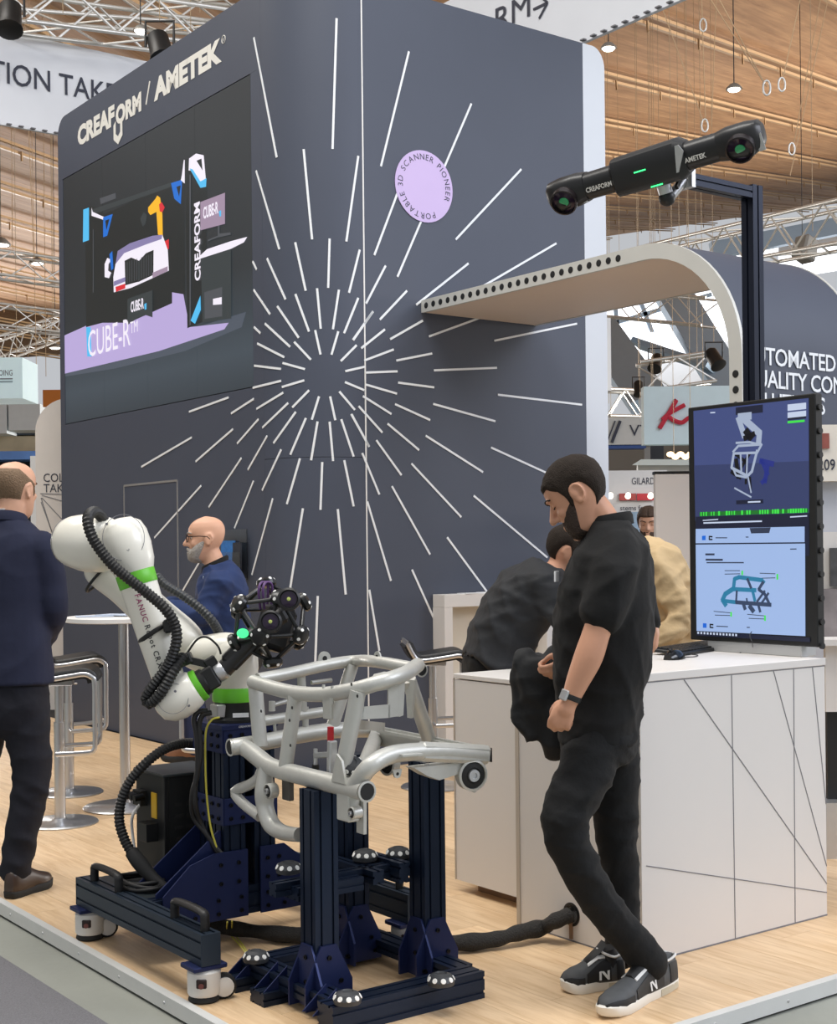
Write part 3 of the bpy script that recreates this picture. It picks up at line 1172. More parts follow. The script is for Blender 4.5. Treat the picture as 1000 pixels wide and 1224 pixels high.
scr_strokes('iron', S2, [(16, [(330, 555), (560, 572)]), (12, [(405, 400), (430, 460)]), (13, [(510, 420), (480, 470), (520, 500), (555, 575)]), (16, [(380, 570), (390, 600)]), (20, [(420, 580), (445, 615)]), (12, [(480, 580), (490, 618)]),
                         (10, [(335, 480), (330, 555)]), (10, [(520, 480), (470, 550)]), (8, [(400, 530), (405, 560)]), (10, [(545, 495), (500, 560)])], 'screen_part')
scr_poly('navy', S2, [(68, 748), (820, 790), (822, 820), (68, 776)], 'screen_taskbar')
scr_strokes('pale', S2, [(9, [(x, 764 + (x - 185) * .06), (x + 7, 764.5 + (x - 185) * .06)]) for x in range(75, 345, 21)], 'screen_taskbar_marks')

# thin cable stub hanging before the screen
def cable(name, pts, r, material, parent=None, n=8, seg=8, **props):
    m_ = MB()
    m_.tube(smooth_path(pts, n), r, seg)
    return m_.build(name, material, parent, 60, **props)


kt = lambda px, py, dz=0: G(px, py, KH) + Z * dz
cable('power_cable', [kt(884, 781, .003), kt(897, 778, .004), D(899, 770, 5.72), D(896, 760, 5.74), D(898, 755, 5.76)], .002, M_black, None,
      label='thin black cable lying on the counter before the portrait monitor', category='cable')
m_ = MB()
m_.bar(kt(881, 779, .006), kt(893, 780.5, .006), .02, .01, bev=.002)
m_.bar(kt(897, 780, .006), kt(908, 781, .006), .016, .008, bev=.002)
m_.tube(smooth_path([kt(890, 780, .004), kt(896, 780, .003), kt(900, 780, .004)], 4), .002, 6)
m_.build('cable_connector', M_black, None, 40, label='small black cable connector lying before the monitor foot', category='connector')

# keyboard
kc0, kc1 = kt(809, 784), kt(878, 773)
kd = nrm(A3(kc1[0] - kc0[0], kc1[1] - kc0[1], 0))
kn = np.cross(Z, kd)
kc = (kc0 + kc1) / 2 + kn * .045
kl = np.linalg.norm(kc1 - kc0)
KR = np.stack([kd, kn, Z], 1) @ axis_rot((1, 0, 0), math.radians(5))
kb = thing('keyboard', A3(kc[0], kc[1], KH), 'black keyboard on the reception counter, partly behind the mouse', 'keyboard')
m_ = MB()
m_.box(kc + Z * .014, (kl, .15, .014), KR, .003)
m_.build('case', M_black, kb, 30)
for i in range(18):
    for j in range(5):
        m_ = MB()
        m_.box(kc + Z * .014 + KR @ A3((i - 8.5) * kl * .052, (j - 2) * .025, .010), (kl * .043, .019, .006), KR)
        m_.build('key', mat('keycap_dark', '#26282b', .5), kb, 0)
# mouse
mc = kt(806, 788)
ms = thing('computer_mouse', mc, 'glossy black computer mouse in front of the keyboard on the counter', 'mouse')
m_ = MB()
Rm = np.stack([kd, kn, Z], 1)
rg = []
for i in range(9):
    t = i / 8
    x = (t - .5) * .125
    wv = .036 * math.sin(math.pi * min(max(.12 + t * .78, 0), 1)) ** .6
    hh = .012 + .03 * math.sin(math.pi * (.12 + t * .8))
    rg.append([mc + Rm @ A3(x, wv * math.cos(a_), max(0.001, hh * math.sin(a_))) for a_ in np.linspace(-.15, math.pi + .15, 10)])
m_.loft(rg)
m_.build('shell', M_blackg, ms, 60)
m_ = MB()
m_.tube([mc + Rm @ A3(-.035, -.005, .038), mc + Rm @ A3(-.035, .005, .038)], .008, 8)
m_.build('wheel', M_black, ms, 60)
cable('mouse_cable', [mc + kd * .06 + Z * .004, mc + kd * .12 - kn * .03 + Z * .003, mc + kd * .2 - kn * .01 + Z * .003, mc + kd * .23 + kn * .03 + Z * .003], .002, M_black, ms)

# ================================================================== ARCH CANOPY
AA0, AA1, AV, AZ, AR = .983, 2.05, -2.863, 3.235, .72
arch = thing('arch_canopy', B((AA0 + AA1) / 2, AV), 'curved slate and white arch canopy springing from the tower, with a perforated pale edge', 'canopy')
path_o = [(-.002, AZ)] + [(AV + AR - AR * math.sin(t), AZ - AR + AR * math.cos(t)) for t in np.linspace(0, math.pi / 2, 16)] + [(AV, 0)]


def offs(p, d):
    out = []
    for i, (x, z) in enumerate(p):
        a_, b_ = p[max(i - 1, 0)], p[min(i + 1, len(p) - 1)]
        t = nrm(A3(b_[0] - a_[0], b_[1] - a_[1]))
        out.append((x + t[1] * -d * -1 * -1, z + t[0] * d) if False else (x - t[1] * d, z + t[0] * d))
    return out


def sheet(p, d0, d1, a0, a1, name, material, smooth=30):
    P0, P1 = offs(p, d0), offs(p, d1)
    m_ = MB()
    m_.prism(P0 + P1[::-1], B(a0, 0, 0), V, Z, U * (a1 - a0))
    return m_.build(name, material, arch, smooth)


M_archdark = mat('arch_slate', '#434958', .6, var=.05, vscale=3)
M_archcream = mat('arch_cream', '#E3D3C6', .6, var=.03, vscale=2)
M_archedge = mat('arch_edge_grey', '#C9C9C4', .45, .2, var=.05)
# path runs towards the camera (v decreasing): its left-hand offset (+) is downward / inward
sheet(path_o, 0, .02, AA0 + .02, AA1 - .02, 'outer_skin', M_archdark)
sheet(path_o, .06, .08, AA0 + .02, AA1 - .02, 'inner_lining', M_archcream)
sheet(path_o, -.004, .084, AA0, AA0 + .022, 'front_edge', M_archedge)
sheet(path_o, -.004, .084, AA1 - .022, AA1, 'back_edge', M_archedge)
nh = 0
hz_ = AZ - .04
holes = [(-.06 - i * .082, hz_) for i in range(30) if -.06 - i * .082 > AV + AR + .12] + [(AV + .04, 2.42 - i * .085) for i in range(5)]
for (b_, z_) in holes:
    m_ = MB()
    m_.lathe([(.021, 0), (.021, .002), (.017, .0025)], B(AA0 - .0003, b_, z_), -U, 12)
    m_.build('edge_hole', M_black, arch, 40)
m_ = MB()
for i, s in enumerate(('AUTOMATED', 'QUALITY CONTROL', 'SOLUTIONS')):
    z_ = on_plane(888, 433 + i * 27.5, B(0, AV), V)[2]
    text_on(m_, s, B(.995, AV - .006, z_), U, Z, height=.098, bold=.012, spacing=.95)
m_.build('arch_lettering', M_line, arch, 0)

# ================================================================== SCANNER POST AND OVERHEAD SCANNER
M_navyprof = mat('dark_profile', '#1B2233', .4, .55, var=.1, vscale=8)
pp = B(-.04, -3.80)
post = thing('camera_post', pp, 'slim dark upright post behind the monitor, with a short arm at its top', 'post')
PZT = on_plane(903, 223, pp, A3(0, 1, 0))[2]


def profile_bar(mb, p, q, w, h=None, up=(0, 0, 1), slots=True):
    """extruded slotted aluminium profile: a bar whose four sides carry T-slot grooves"""
    h = h or w
    p, q = A3(p), A3(q)
    R = frame_from(q - p, up)
    def side(n_, ln):
        k = max(1, round(ln / .045))
        return k
    pts = []
    g, dpt = .0045, .006
    def edge(p0, p1, inward):
        p0, p1, inward = A3(p0), A3(p1), A3(inward)
        L_ = np.linalg.norm(p1 - p0)
        d_ = (p1 - p0) / L_
        k = side(0, L_)
        out = [p0]
        if slots:
            for i in range(k):
                c = p0 + d_ * (L_ * (i + .5) / k)
                out += [c - d_ * g, c - d_ * g + inward * dpt, c + d_ * g + inward * dpt, c + d_ * g]
        return out
    x, y = w / 2, h / 2
    pts += edge((-x, -y), (x, -y), (0, 1)) + edge((x, -y), (x, y), (-1, 0)) + edge((x, y), (-x, y), (0, -1)) + edge((-x, y), (-x, -y), (1, 0))
    n_ = len(pts)
    mb.prism([(a_[0], a_[1]) for a_ in pts], p, R[:, 0], R[:, 1], q - p)
    return mb


m_ = MB()
profile_bar(m_, pp, pp + Z * PZT, .066, .066, U)
m_.build('upright', M_navyprof, post, 0)
arm_z = PZT - .035
m_ = MB()
profile_bar(m_, pp - U * .035 + Z * arm_z, pp - U * .42 + Z * arm_z, .066, .05, Z)
m_.build('arm', M_navyprof, post, 0)
m_ = MB()
m_.bbox(-.14, .06, -3.9, -3.7, 0, .012, .003)
m_.build('foot_plate', M_navyprof, post, 0)
m_ = MB()
tip = pp - U * .42 + Z * arm_z
m_.bar(tip + U * .01, tip - U * .012, .09, .075, Z)
m_.build('end_plate', M_alu, post, 0)

SL, SR = D(668, 233, 5.95), D(900, 163, 5.55)
sd = nrm(SR - SL)
sf = nrm(np.cross(sd, Z))                     # facing direction of the lenses
if sf[1] > 0:
    sf = -sf
sf = nrm(sf - Z * .42)
su = np.cross(sf, sd)
if su[2] < 0:
    su = -su
SRm = np.stack([sd, sf, su], 1)
SC = (SL + SR) / 2
SLEN = np.linalg.norm(SR - SL)
M_scan = mat('scanner_black', '#1c1c1d', .38, var=.12, vscale=14)
scn = thing('optical_tracker', SC - su * .08, 'long black twin-lens optical tracker with green lights, hung high on the post arm', 'scanner')


def S(x, y, z):
    return SC + SRm @ A3(x, y, z)


def super_ring(x, ry, rz, n=20, e=.75, cy=0, cz=0):
    out = []
    for j in range(n):
        a_ = 2 * math.pi * j / n
        c, s = math.cos(a_), math.sin(a_)
        out.append(S(x, cy + ry * math.copysign(abs(c) ** e, c), cz + rz * math.copysign(abs(s) ** e, s)))
    return out


hl = SLEN / 2
m_ = MB()
m_.loft([super_ring(x, r, r) for x, r in ((-hl * .82, .056), (-.14, .058), (.14, .058), (hl * .82, .058))])
m_.build('bar_tube', M_scan, scn, 50)
m_ = MB()
m_.loft([super_ring(x, ry, rz, 16, .5) for x, ry, rz in ((-.165, .06, .06), (-.15, .08, .08), (.12, .082, .086), (.155, .062, .064))])
m_.build('centre_housing', M_scan, scn, 30)
m_ = MB()
m_.prism([(.115, -.045), (.125, -.045), (.165, .03), (.150, .06), (.135, .06)], S(0, .078, 0), sd, su, sf * .006)
m_.build('light_panel', M_alu, scn, 0)
for sx in (-1, 1):
    m_ = MB()
    m_.loft([super_ring(sx * x, ry, rz, 16, .6, cy, cz) for x, ry, rz, cy, cz in ((hl * .68, .058, .06, 0, 0), (hl * .78, .066, .068, .004, 0), (hl * .95, .072, .072, .006, -.004), (hl * 1.06, .058, .058, .0, .002), (hl * 1.1, .034, .036, 0, .004))])
    hd = m_.build('camera_head', M_scan, scn, 35)
    c = S(sx * hl * .9, .062, -.024)
    ax = nrm(sf * .92 - su * .35)
    m_ = MB()
    m_.lathe([(.055, -.03), (.06, .0), (.058, .022), (.052, .024), (.050, .008), (.04, .006)], c, ax, 28)
    m_.build('lens_ring', mat('lens_ring_black', '#2a2426', .25, .3), hd, 50)
    m_ = MB()
    m_.lathe([(.049, .009), (.03, .011), (.018, .012)], c, ax, 28)
    m_.build('lens_glass', mat('lens_purple', '#2B1F33', .08, .2), hd, 50)
    m_ = MB()
    m_.lathe([(.021, .013), (.02, .015), (.001, .0165)], c, ax, 20)
    m_.build('lens_pupil', mat('lens_green', '#3FA06C', .15), hd, 50)
    m_ = MB()
    m_.prism([(0, 0), (.028, .0), (.022, .07), (0, .06)], S(sx * hl * .9 + .062, .04, -.06), sd, su, sf * .004)
    m_.build('side_glint', M_alu, hd, 0)
M_grlight = glow('green_led', '#39F07A', 3.0)
for (x, y, z) in ((-.03, .0825, .004), (.02, .072, -.072)):
    m_ = MB()
    m_.box(S(x, y, z), (.05, .003, .005), SRm)
    m_.build('status_light', M_grlight, scn, 0)
m_ = MB()
text_on(m_, 'CREAFORM', S(-hl * .66, .0615, -.02), sd, su, height=.02, width=.115, bold=.03, lift=.001)
m_.build('maker_lettering', MATS['logo_cream'], scn, 0)
m_ = MB()
text_on(m_, 'AMETEK', S(hl * .36, .0615, -.02), sd, su, height=.02, width=.09, bold=.03, lift=.001)
m_.build('maker_lettering', MATS['logo_cream'], scn, 0)
# ball joint mount to the arm
bj = S(.02, -.01, -.09)
m_ = MB()
m_.tube([bj + su * .03, bj - su * .03], .03, 14)
m_.build('mount_neck', M_alu, scn, 50)
m_ = MB()
m_.ell(bj - su * .05, .035)
m_.build('mount_ball', M_black, scn, 60)
m_ = MB()
m_.tube([bj - su * .06, tip - U * .01], .022, 12)
m_.build('mount_clamp', M_alu, scn, 50)
m_ = MB()
m_.bar(bj - su * .02 + sd * .05, tip + Z * .06, .012, .02)
m_.build('mount_brace', M_black, scn, 0)

# ================================================================== STOOLS AND TABLES
M_chrome = mat('satin_steel', '#C4C5C7', .28, .9, var=.04, vscale=20)
M_leather = mat('black_leather', '#141516', .4, var=.1, vscale=20, bump=.05, bscale=80)


def make_stool(loc, rz, label, group):
    t = thing('bar_stool', loc, label, 'stool', group, rz)
    L = lambda x, y, z: A3(loc) + rotz(rz) @ A3(x, y, z)
    m_ = MB()
    m_.lathe([(.205, 0), (.208, .006), (.2, .013), (.05, .016), (.032, .03)], L(0, 0, 0), Z, 36)
    m_.build('base_disc', M_chrome, t, 40)
    m_ = MB()
    m_.tube([L(0, 0, .014), L(0, 0, .56)], .03, 18)
    m_.build('pole', M_chrome, t, 50)
    m_ = MB()
    m_.tube([L(0, 0, .55), L(0, 0, .775)], .023, 16)
    m_.build('gas_lift', M_chrome, t, 50)
    m_ = MB()
    m_.box(L(0, 0, .78), (.16, .14, .03), rotz(rz), .004)
    m_.build('seat_mount', M_chrome, t, 30)
    # side frame path (x forward, z up)
    prof = [(-.17, .915), (-.165, .90), (-.14, .85), (-.11, .815), (-.06, .808), (.08, .826), (.15, .835), (.19, .82), (.207, .785), (.207, .60), (.207, .46), (.20, .425), (.17, .41), (.0, .405)]
    for y in (-.18, .18):
        m_ = MB()
        P = smooth_path([L(x, y, z) for x, z in prof], 4)
        m_.tube(P, .013, 8, flat=(.45, 1.0), up=rotz(rz) @ A3(1, 0, 0))
        m_.build('side_frame', M_chrome, t, 50)
    m_ = MB()
    m_.bar(L(-.17, -.18, .915), L(-.17, .18, .915), .012, .03)
    m_.build('top_rail', M_chrome, t, 0)
    m_ = MB()
    m_.bar(L(.207, -.18, .45), L(.207, .18, .45), .012, .03)
    m_.build('foot_rail', M_chrome, t, 0)
    m_ = MB()
    m_.tube([L(0, -.18, .405), L(0, .18, .405)], .008, 8)
    m_.build('cross_rod', M_chrome, t, 50)
    m_ = MB()
    m_.tube([L(.03, .08, .765), L(.08, .17, .755)], .006, 8)
    m_.build('lift_lever', M_chrome, t, 50)
    m_ = MB()
    sp = [(-.165, .905), (-.14, .855), (-.11, .82), (-.06, .812), (.08, .83), (.15, .838), (.185, .822), (.197, .79)]
    P = smooth_path([A3(x, 0, z) for x, z in sp], 4)
    n = len(P)
    rings = []
    for i, p in enumerate(P):
        tn = nrm(P[min(i + 1, n - 1)] - P[max(i - 1, 0)])
        nn = A3(-tn[2], 0, tn[0])
        rings.append([L(*(p + nn * d + A3(0, y, 0))) for y, d in ((-.174, .008), (-.16, .03), (.16, .03), (.174, .008), (.168, -.028), (-.168, -.028))])
    m_.loft(rings)
    m_.build('seat', M_leather, t, 50)
    return t


gs = 'satin steel bar stools with black seats'
make_stool(G(72, 984), .15, 'bar stool with black seat beside the suited man, next to the round table', gs)
make_stool(G(83, 948), .35, 'bar stool with black seat standing behind the stool beside the suited man', gs)
make_stool(B(.40, -.86), .1, 'bar stool with black seat at the white shelf counter against the tower', gs)


def make_table(loc, label):
    t = thing('bar_table', loc, label, 'table')
    loc = A3(loc)
    m_ = MB()
    m_.lathe([(.24, 0), (.245, .006), (.235, .014), (.06, .017), (.04, .03)], loc, Z, 40)
    m_.build('base_disc', M_chrome, t, 40)
    m_ = MB()
    m_.tube([loc + Z * .015, loc + Z * 1.09], .03, 20)
    m_.build('pole', M_chrome, t, 50)
    m_ = MB()
    m_.lathe([(.325, 0), (.335, .004), (.335, .026), (.33, .03), (.02, .03)], loc + Z * 1.09, Z, 48)
    m_.build('table_top', M_white, t, 40)
    return t


TBL = G(150, 965)
make_table(TBL, 'white round bar table on a satin steel pole, beside the seated man')
for i, (dx, dy, rz) in enumerate(((-.16, -.05, .3), (-.04, .02, -.4))):
    m_ = MB()
    m_.box(TBL + A3(dx, dy, 1.124 + i * .004), (.21, .15, .005), rotz(rz))
    m_.build('leaflet', M_paper2, None, 0, label=('printed leaflet lying flat on the round bar table, partly covered by another' if i == 0 else 'printed leaflet lying on top of another on the round bar table'), category='leaflet', group='leaflets on the round table')

# acrylic brochure holder on the tower
M_acryl = mat('clear_acrylic', '#E8F0F2', .05, var=0, trans=1.0)
hp0, hn = on_tower(270, 692)
hp1, _ = on_tower(300, 690)
ht = on_tower(284, 633)[0][2]
hb = hp0[2]
hx_ = nrm(A3(*(hp1 - hp0)[:2], 0))
hn2 = np.cross(hx_, Z)
hw = np.linalg.norm((hp1 - hp0)[:2])
holder = thing('brochure_holder', (hp0 + hp1) / 2 * A3(1, 1, 0) + Z * hb, 'clear acrylic brochure holder with blue leaflets on the tower corner behind the seated man', 'brochure holder')
hc = (hp0 + hp1) / 2
HR = np.stack([hx_, -hn2, Z], 1)
hcz = lambda z, d: A3(hc[0], hc[1], z) + hn2 * d
m_ = MB()
m_.box(hcz((hb + ht) / 2, .03), (hw, .004, ht - hb), HR)
m_.build('back_plate', M_acryl, holder, 0)
m_ = MB()
m_.box(hcz(hb + (ht - hb) * .27, .085), (hw, .004, (ht - hb) * .55), HR)
m_.build('front_plate', M_acryl, holder, 0)
m_ = MB()
m_.box(hcz(hb, .058), (hw, .06, .004), HR)
m_.build('bottom_plate', M_acryl, holder, 0)
for i, (x0, x1, col, z1) in enumerate(((-.42, .1, '#2E6FB4', .78), (.12, .42, '#2A2E38', .74))):
    m_ = MB()
    m_.box(hcz(hb + (ht - hb) * z1 / 2 + .004, .05 + .014 * i) + hx_ * hw * (x0 + x1) / 2, (hw * (x1 - x0), .012, (ht - hb) * z1 - .01), HR @ axis_rot((1, 0, 0), -.03))
    m_.build('brochure', mat('brochure_print_%d' % i, col, .5, var=.5, vscale=25), None, 0, label=('blue printed brochures' if i == 0 else 'dark brochures') + ' standing in the clear acrylic holder', category='brochure')
# ================================================================== ROBOT CART
M_prof = mat('anodised_navy', '#1D2A40', .38, .6, var=.12, vscale=7)
M_plate = mat('navy_plate', '#1F2B57', .42, .45, var=.10, vscale=9)
M_bolt = mat('black_bolt', '#15171c', .35, .6)
M_hose = mat('black_conduit', '#1b1b1c', .5, var=.1, vscale=30)
M_caster = mat('caster_white', '#D9D6D0', .45, var=.05)
M_rubber = mat('rubber', '#1a1a1a', .7)
M_robot = mat('robot_white', '#EBE8DC', .32, var=.02, vscale=3, coat=.3)
M_green = mat('robot_green', '#67C02F', .4, var=.04)


def bolts(parent, pts, axis, r=.008, name='bolt', material=None):
    for p in pts:
        m_ = MB()
        m_.lathe([(r, 0), (r, r * .75), (r * .55, r * .8), (r * .5, r * .5)], p, axis, 8)
        m_.build(name, material or M_bolt, parent, 40)


cart = thing('robot_cart', B(-2.25, -3.18), 'dark navy profile cart on white levelling casters, carrying the robot column', 'cart')
CB0, CB1 = -3.70, -2.66
for (a0, a1) in ((-2.71, -2.64), (-1.87, -1.80)):
    m_ = MB()
    ac = (a0 + a1) / 2
    profile_bar(m_, B(ac, CB0, .18), B(ac, CB1, .18), .07, .105, Z)
    m_.build('long_beam', mat('slate_profile', '#2F3B49', .42, .5, var=.1, vscale=7), cart, 0)
    for b_ in (CB0 + .002, CB1 - .002):
        m_ = MB()
        m_.bbox(ac - .036, ac + .036, b_ - .004, b_ + .002, .127, .233, .001)
        m_.build('end_cap', MATS['slate_profile'], cart, 0)
for bc in (-3.17, -3.0):
    m_ = MB()
    profile_bar(m_, B(-2.64, bc, .18), B(-1.87, bc, .18), .07, .105, Z)
    m_.build('cross_beam', M_prof, cart, 0)
# casters
for (a_, b_) in ((-2.675, CB0 + .05), (-2.675, CB1 - .05), (-1.835, CB0 + .06), (-1.835, CB1 - .05)):
    c = B(a_, b_)
    m_ = MB()
    m_.box(c + Z * .118, (.125, .1, .016), RB, .003)
    cs = m_.build('caster_plate', M_plate, cart, 0)
    m_ = MB()
    m_.lathe([(.052, .022), (.056, .03), (.056, .1), (.045, .11)], c, Z, 24)
    m_.build('caster_body', M_caster, cs, 40)
    m_ = MB()
    m_.lathe([(.048, 0), (.054, .006), (.05, .02)], c, Z, 24)
    m_.build('levelling_foot', M_rubber, cs, 40)
    wdir = nrm(A3(.9, .3, 0))
    wax = np.cross(wdir, Z)
    wc = c + wdir * .065 + Z * .042
    m_ = MB()
    m_.lathe([(.034, -.016), (.042, -.012), (.042, .012), (.034, .016)], wc, wax, 24)
    m_.build('wheel', M_rubber, cs, 40)
    for sg in (-1, 1):
        m_ = MB()
        m_.lathe([(.032, 0), (.032, .008), (.012, .012)], wc + wax * sg * .015, wax * sg, 20)
        m_.build('fork_cheek', M_caster, cs, 40)
    m_ = MB()
    m_.box(c - A3(0, .055, -.07), (.034, .012, .03), ID, .003)
    m_.build('adjuster_window', mat('caster_dark', '#2a1a18', .6), cs, 0)
    m_ = MB()
    m_.lathe([(.009, 0), (.009, .006)], c - A3(0, .06, -.064), (0, -1, .1), 12)
    m_.build('adjuster_wheel', mat('adjuster_red', '#6b3a33', .5), cs, 40)
# grab handles
for (a_, b0, b1) in ((-2.675, -3.66, -3.44), (-2.675, -2.98, -2.76), (-1.835, -3.60, -3.40)):
    m_ = MB()
    P = smooth_path([B(a_, b0, .232), B(a_, b0, .27), B(a_, b0 + .02, .292), B(a_, b1 - .02, .292), B(a_, b1, .27), B(a_, b1, .232)], 4)
    m_.tube(P, .014, 8, flat=(1.25, .9))
    m_.build('handle', M_hose, cart, 50)
m_ = MB()
m_.bbox(-2.64, -2.46, -3.14, -2.7, .222, .23, .001)
m_.build('deck_plate', mat('deck_dark', '#2b3236', .5, .4), cart, 0)
# column of four profiles with plates
q0, q1, q2, q3 = -2.35, -2.13, -3.20, -2.98
ZC = .845
for (a_, b_) in ((q0 + .045, q2 + .045), (q1 - .045, q2 + .045), (q0 + .045, q3 - .045), (q1 - .045, q3 - .045)):
    m_ = MB()
    profile_bar(m_, B(a_, b_, .13), B(a_, b_, ZC - .02), .09, .09, U)
    m_.build('column_profile', M_prof, cart, 0)
for (z0, z1) in ((.74, .83), (.47, .57)):
    m_ = MB()
    m_.bbox(q0 - .007, q1 + .007, q2 - .008, q2 - .001, z0, z1, .001)
    f1 = m_.build('column_band', M_plate, cart, 0)
    bolts(f1, [B(a_, q2 - .008, z_) for a_ in (q0 + .025, q0 + .075, q1 - .075, q1 - .025) for z_ in (z0 + .025, z1 - .025)], -V)
    m_ = MB()
    m_.bbox(q0 - .008, q0 - .001, q2 - .008, q3 + .008, z0, z1, .001)
    f2 = m_.build('column_band', M_plate, cart, 0)
    bolts(f2, [B(q0 - .008, b_, z_) for b_ in (q2 + .025, q2 + .075, q3 - .075, q3 - .025) for z_ in (z0 + .025, z1 - .025)], -U)
m_ = MB()
m_.bbox(q0 - .012, q1 + .012, q2 - .012, q3 + .012, ZC - .02, ZC, .002)
m_.build('top_plate', M_plate, cart, 0)
m_ = MB()
text_on(m_, 'CREAFORM', B(q0 + .06, q2 - .0125, ZC - .013), U, Z, height=.008)
m_.build('plate_lettering', M_line, cart, 0)
# gusset plates at the foot (front side)
for poly, name in (([(-2.61, .125), (-2.61, .245), (-2.50, .345), (-2.40, .375), (-2.345, .375), (-2.26, .375), (-2.26, .125)], 'l'),
                   ([(-2.205, .125), (-2.205, .375), (-2.10, .375), (-1.93, .24), (-1.93, .125)], 'r')):
    m_ = MB()
    m_.prism(poly, B(0, q2 - .018, 0), U, Z, V * .008)
    g_ = m_.build('gusset_plate', M_plate, cart, 0)
    xs = sorted(set(p[0] for p in poly))
    a0, a1 = xs[0] + .03, xs[-1] - .03
    ups = (-2.38, -2.31, -2.285) if name == 'l' else (-2.18, -2.12)
    pts = [B(a_, q2 - .018, z_) for a_ in np.linspace(a0, a1, 4) for z_ in (.15, .20)]
    pts += [B(a_, q2 - .018, z_) for a_ in ((-2.375, -2.30) if name == 'l' else (-2.175, -2.125)) for z_ in (.26, .33)]
    bolts(g_, pts, -V, .008)
for b_ in (q2 + .02, q3 - .03):
    m_ = MB()
    m_.prism([(-2.62, .235), (-2.62, .25), (-2.362, .45), (-2.352, .45), (-2.352, .235)], B(0, b_, 0), U, Z, V * .008)
    g_ = m_.build('gusset_web', M_plate, cart, 0)

# ================================================================== CONTROLLER BOX
ctl = thing('robot_controller', B(-2.33, -2.76, .235), 'black robot controller box with yellow warning label, on the cart behind the column', 'controller')
c0, c1, c2, c3 = -2.44, -2.19, -2.885, -2.63
m_ = MB()
m_.bbox(c0, c1, c2, c3, .25, .625, .006)
m_.build('case', mat('controller_black', '#1f2122', .5, .2, var=.08), ctl, 0)
m_ = MB()
m_.bbox(c0 - .006, c1 + .01, c2 - .006, c3 + .01, .618, .63, .003)
m_.build('lid', mat('controller_lid', '#33383a', .45, .3), ctl, 0)
m_ = MB()
m_.bbox(c0 - .001, c0 + .02, c2 - .003, c2 + .02, .25, .625, .002)
m_.build('corner_post', M_black, ctl, 0)
for (b_, z_, w_, h_, d_, n_, mt) in ((-2.80, .50, .045, .10, .004, 'warning_label', mat('label_yellow', '#E0B22A', .5)), (-2.70, .375, .05, .035, .003, 'rating_label', M_paper),
                                     (-2.79, .40, .08, .07, .05, 'plug_housing', M_black), (-2.70, .52, .07, .06, .03, 'connector_panel', M_black)):
    m_ = MB()
    m_.bbox(c0 - d_, c0 + .002, b_ - w_ / 2, b_ + w_ / 2, z_ - h_ / 2, z_ + h_ / 2, .001)
    m_.build(n_, mt, ctl, 0)
for i in range(3):
    m_ = MB()
    m_.tube([B(c0 - .02, -2.67 - i * .035, .53), B(c0 - .06, -2.67 - i * .035, .525)], .014, 12)
    m_.build('connector', M_bolt, ctl, 40)
m_ = MB()
for i in range(5):
    for j in range(2):
        m_.bbox(c0 + .045 + j * .05, c0 + .08 + j * .05, c2 - .0015, c2, .32 + i * .045, .336 + i * .045)
m_.build('vent_slots', M_rubber, ctl, 0, kind='stuff')
for a_ in (c0 + .03, c1 - .03):
    m_ = MB()
    m_.bbox(a_ - .02, a_ + .02, c2 + .02, c3 - .02, .232, .25)
    m_.build('foot_rail', M_bolt, ctl, 0)
m_ = MB()
m_.tube(smooth_path([B(c0 - .02, -2.72, .50), B(c0 - .06, -2.73, .46), B(c0 - .055, -2.71, .40), B(c0 - .05, -2.73, .30), B(c0 - .04, -2.74, .25)], 5), .006, 8)
m_.build('white_lead', M_white, ctl, 60)

# ================================================================== ROBOT ARM
RX = B(-2.24, -3.09)
rob = thing('industrial_robot', RX + Z * ZC, 'white collaborative robot arm with green rings, standing on the navy column', 'robot')
YR = RX[1]
m_ = MB()
m_.lathe([(.105, 0), (.105, .012), (.085, .02), (.08, .075), (.083, .08)], RX + Z * ZC, Z, 32)
m_.build('base', mat('robot_base_black', '#1c1d1e', .4, .2), rob, 40)
m_ = MB()
m_.box(RX + A3(-.05, -.06, ZC + .045), (.05, .06, .05), RB, .004)
m_.build('base_connector', M_alu, rob, 30)
m_ = MB()
m_.box(RX + A3(.035, -.088, ZC + .03), (.06, .004, .016), rotz(.2))
m_.build('rating_plate', M_paper, rob, 0)
m_ = MB()
m_.lathe([(.083, .075), (.085, .08), (.085, .125), (.083, .13)], RX + Z * ZC, Z, 36)
m_.build('green_ring', M_green, rob, 40)


def rings_along(mb, pts, seg=24, up=(0, 0, 1)):
    """tapered tube: (point, radius) list, smoothly interpolated"""
    P = smooth_path([p for p, r in pts], 5)
    Rr = smooth_path([A3(r, 0, 0) for p, r in pts], 5)
    mb.tube(P, [x[0] for x in Rr], seg, up=up)


# shoulder turret
m_ = MB()
zb = ZC + .128
m_.lathe([(.083, zb - ZC), (.088, .15), (.094, .20), (.092, .25), (.078, .29), (.05, .315), (.01, .325)], RX + Z * ZC, Z, 32)
rings_along(m_, [(D(290, 781, YR), .07), (D(270, 780, YR + .01), .078), (D(245, 782, YR + .02), .075), (D(222, 775, YR + .03), .06)])
m_.build('shoulder', M_robot, rob, 60)
# upper arm, shoulder -> elbow (behind the forearm)
EL = YR + .04
m_ = MB()
rings_along(m_, [(D(236, 782, EL), .02), (D(228, 777, EL), .07), (D(214, 763, EL), .085), (D(185, 735, EL), .077), (D(150, 702, EL), .074), (D(122, 678, EL), .078), (D(112, 668, EL), .05)])
m_.build('upper_arm', M_robot, rob, 60)
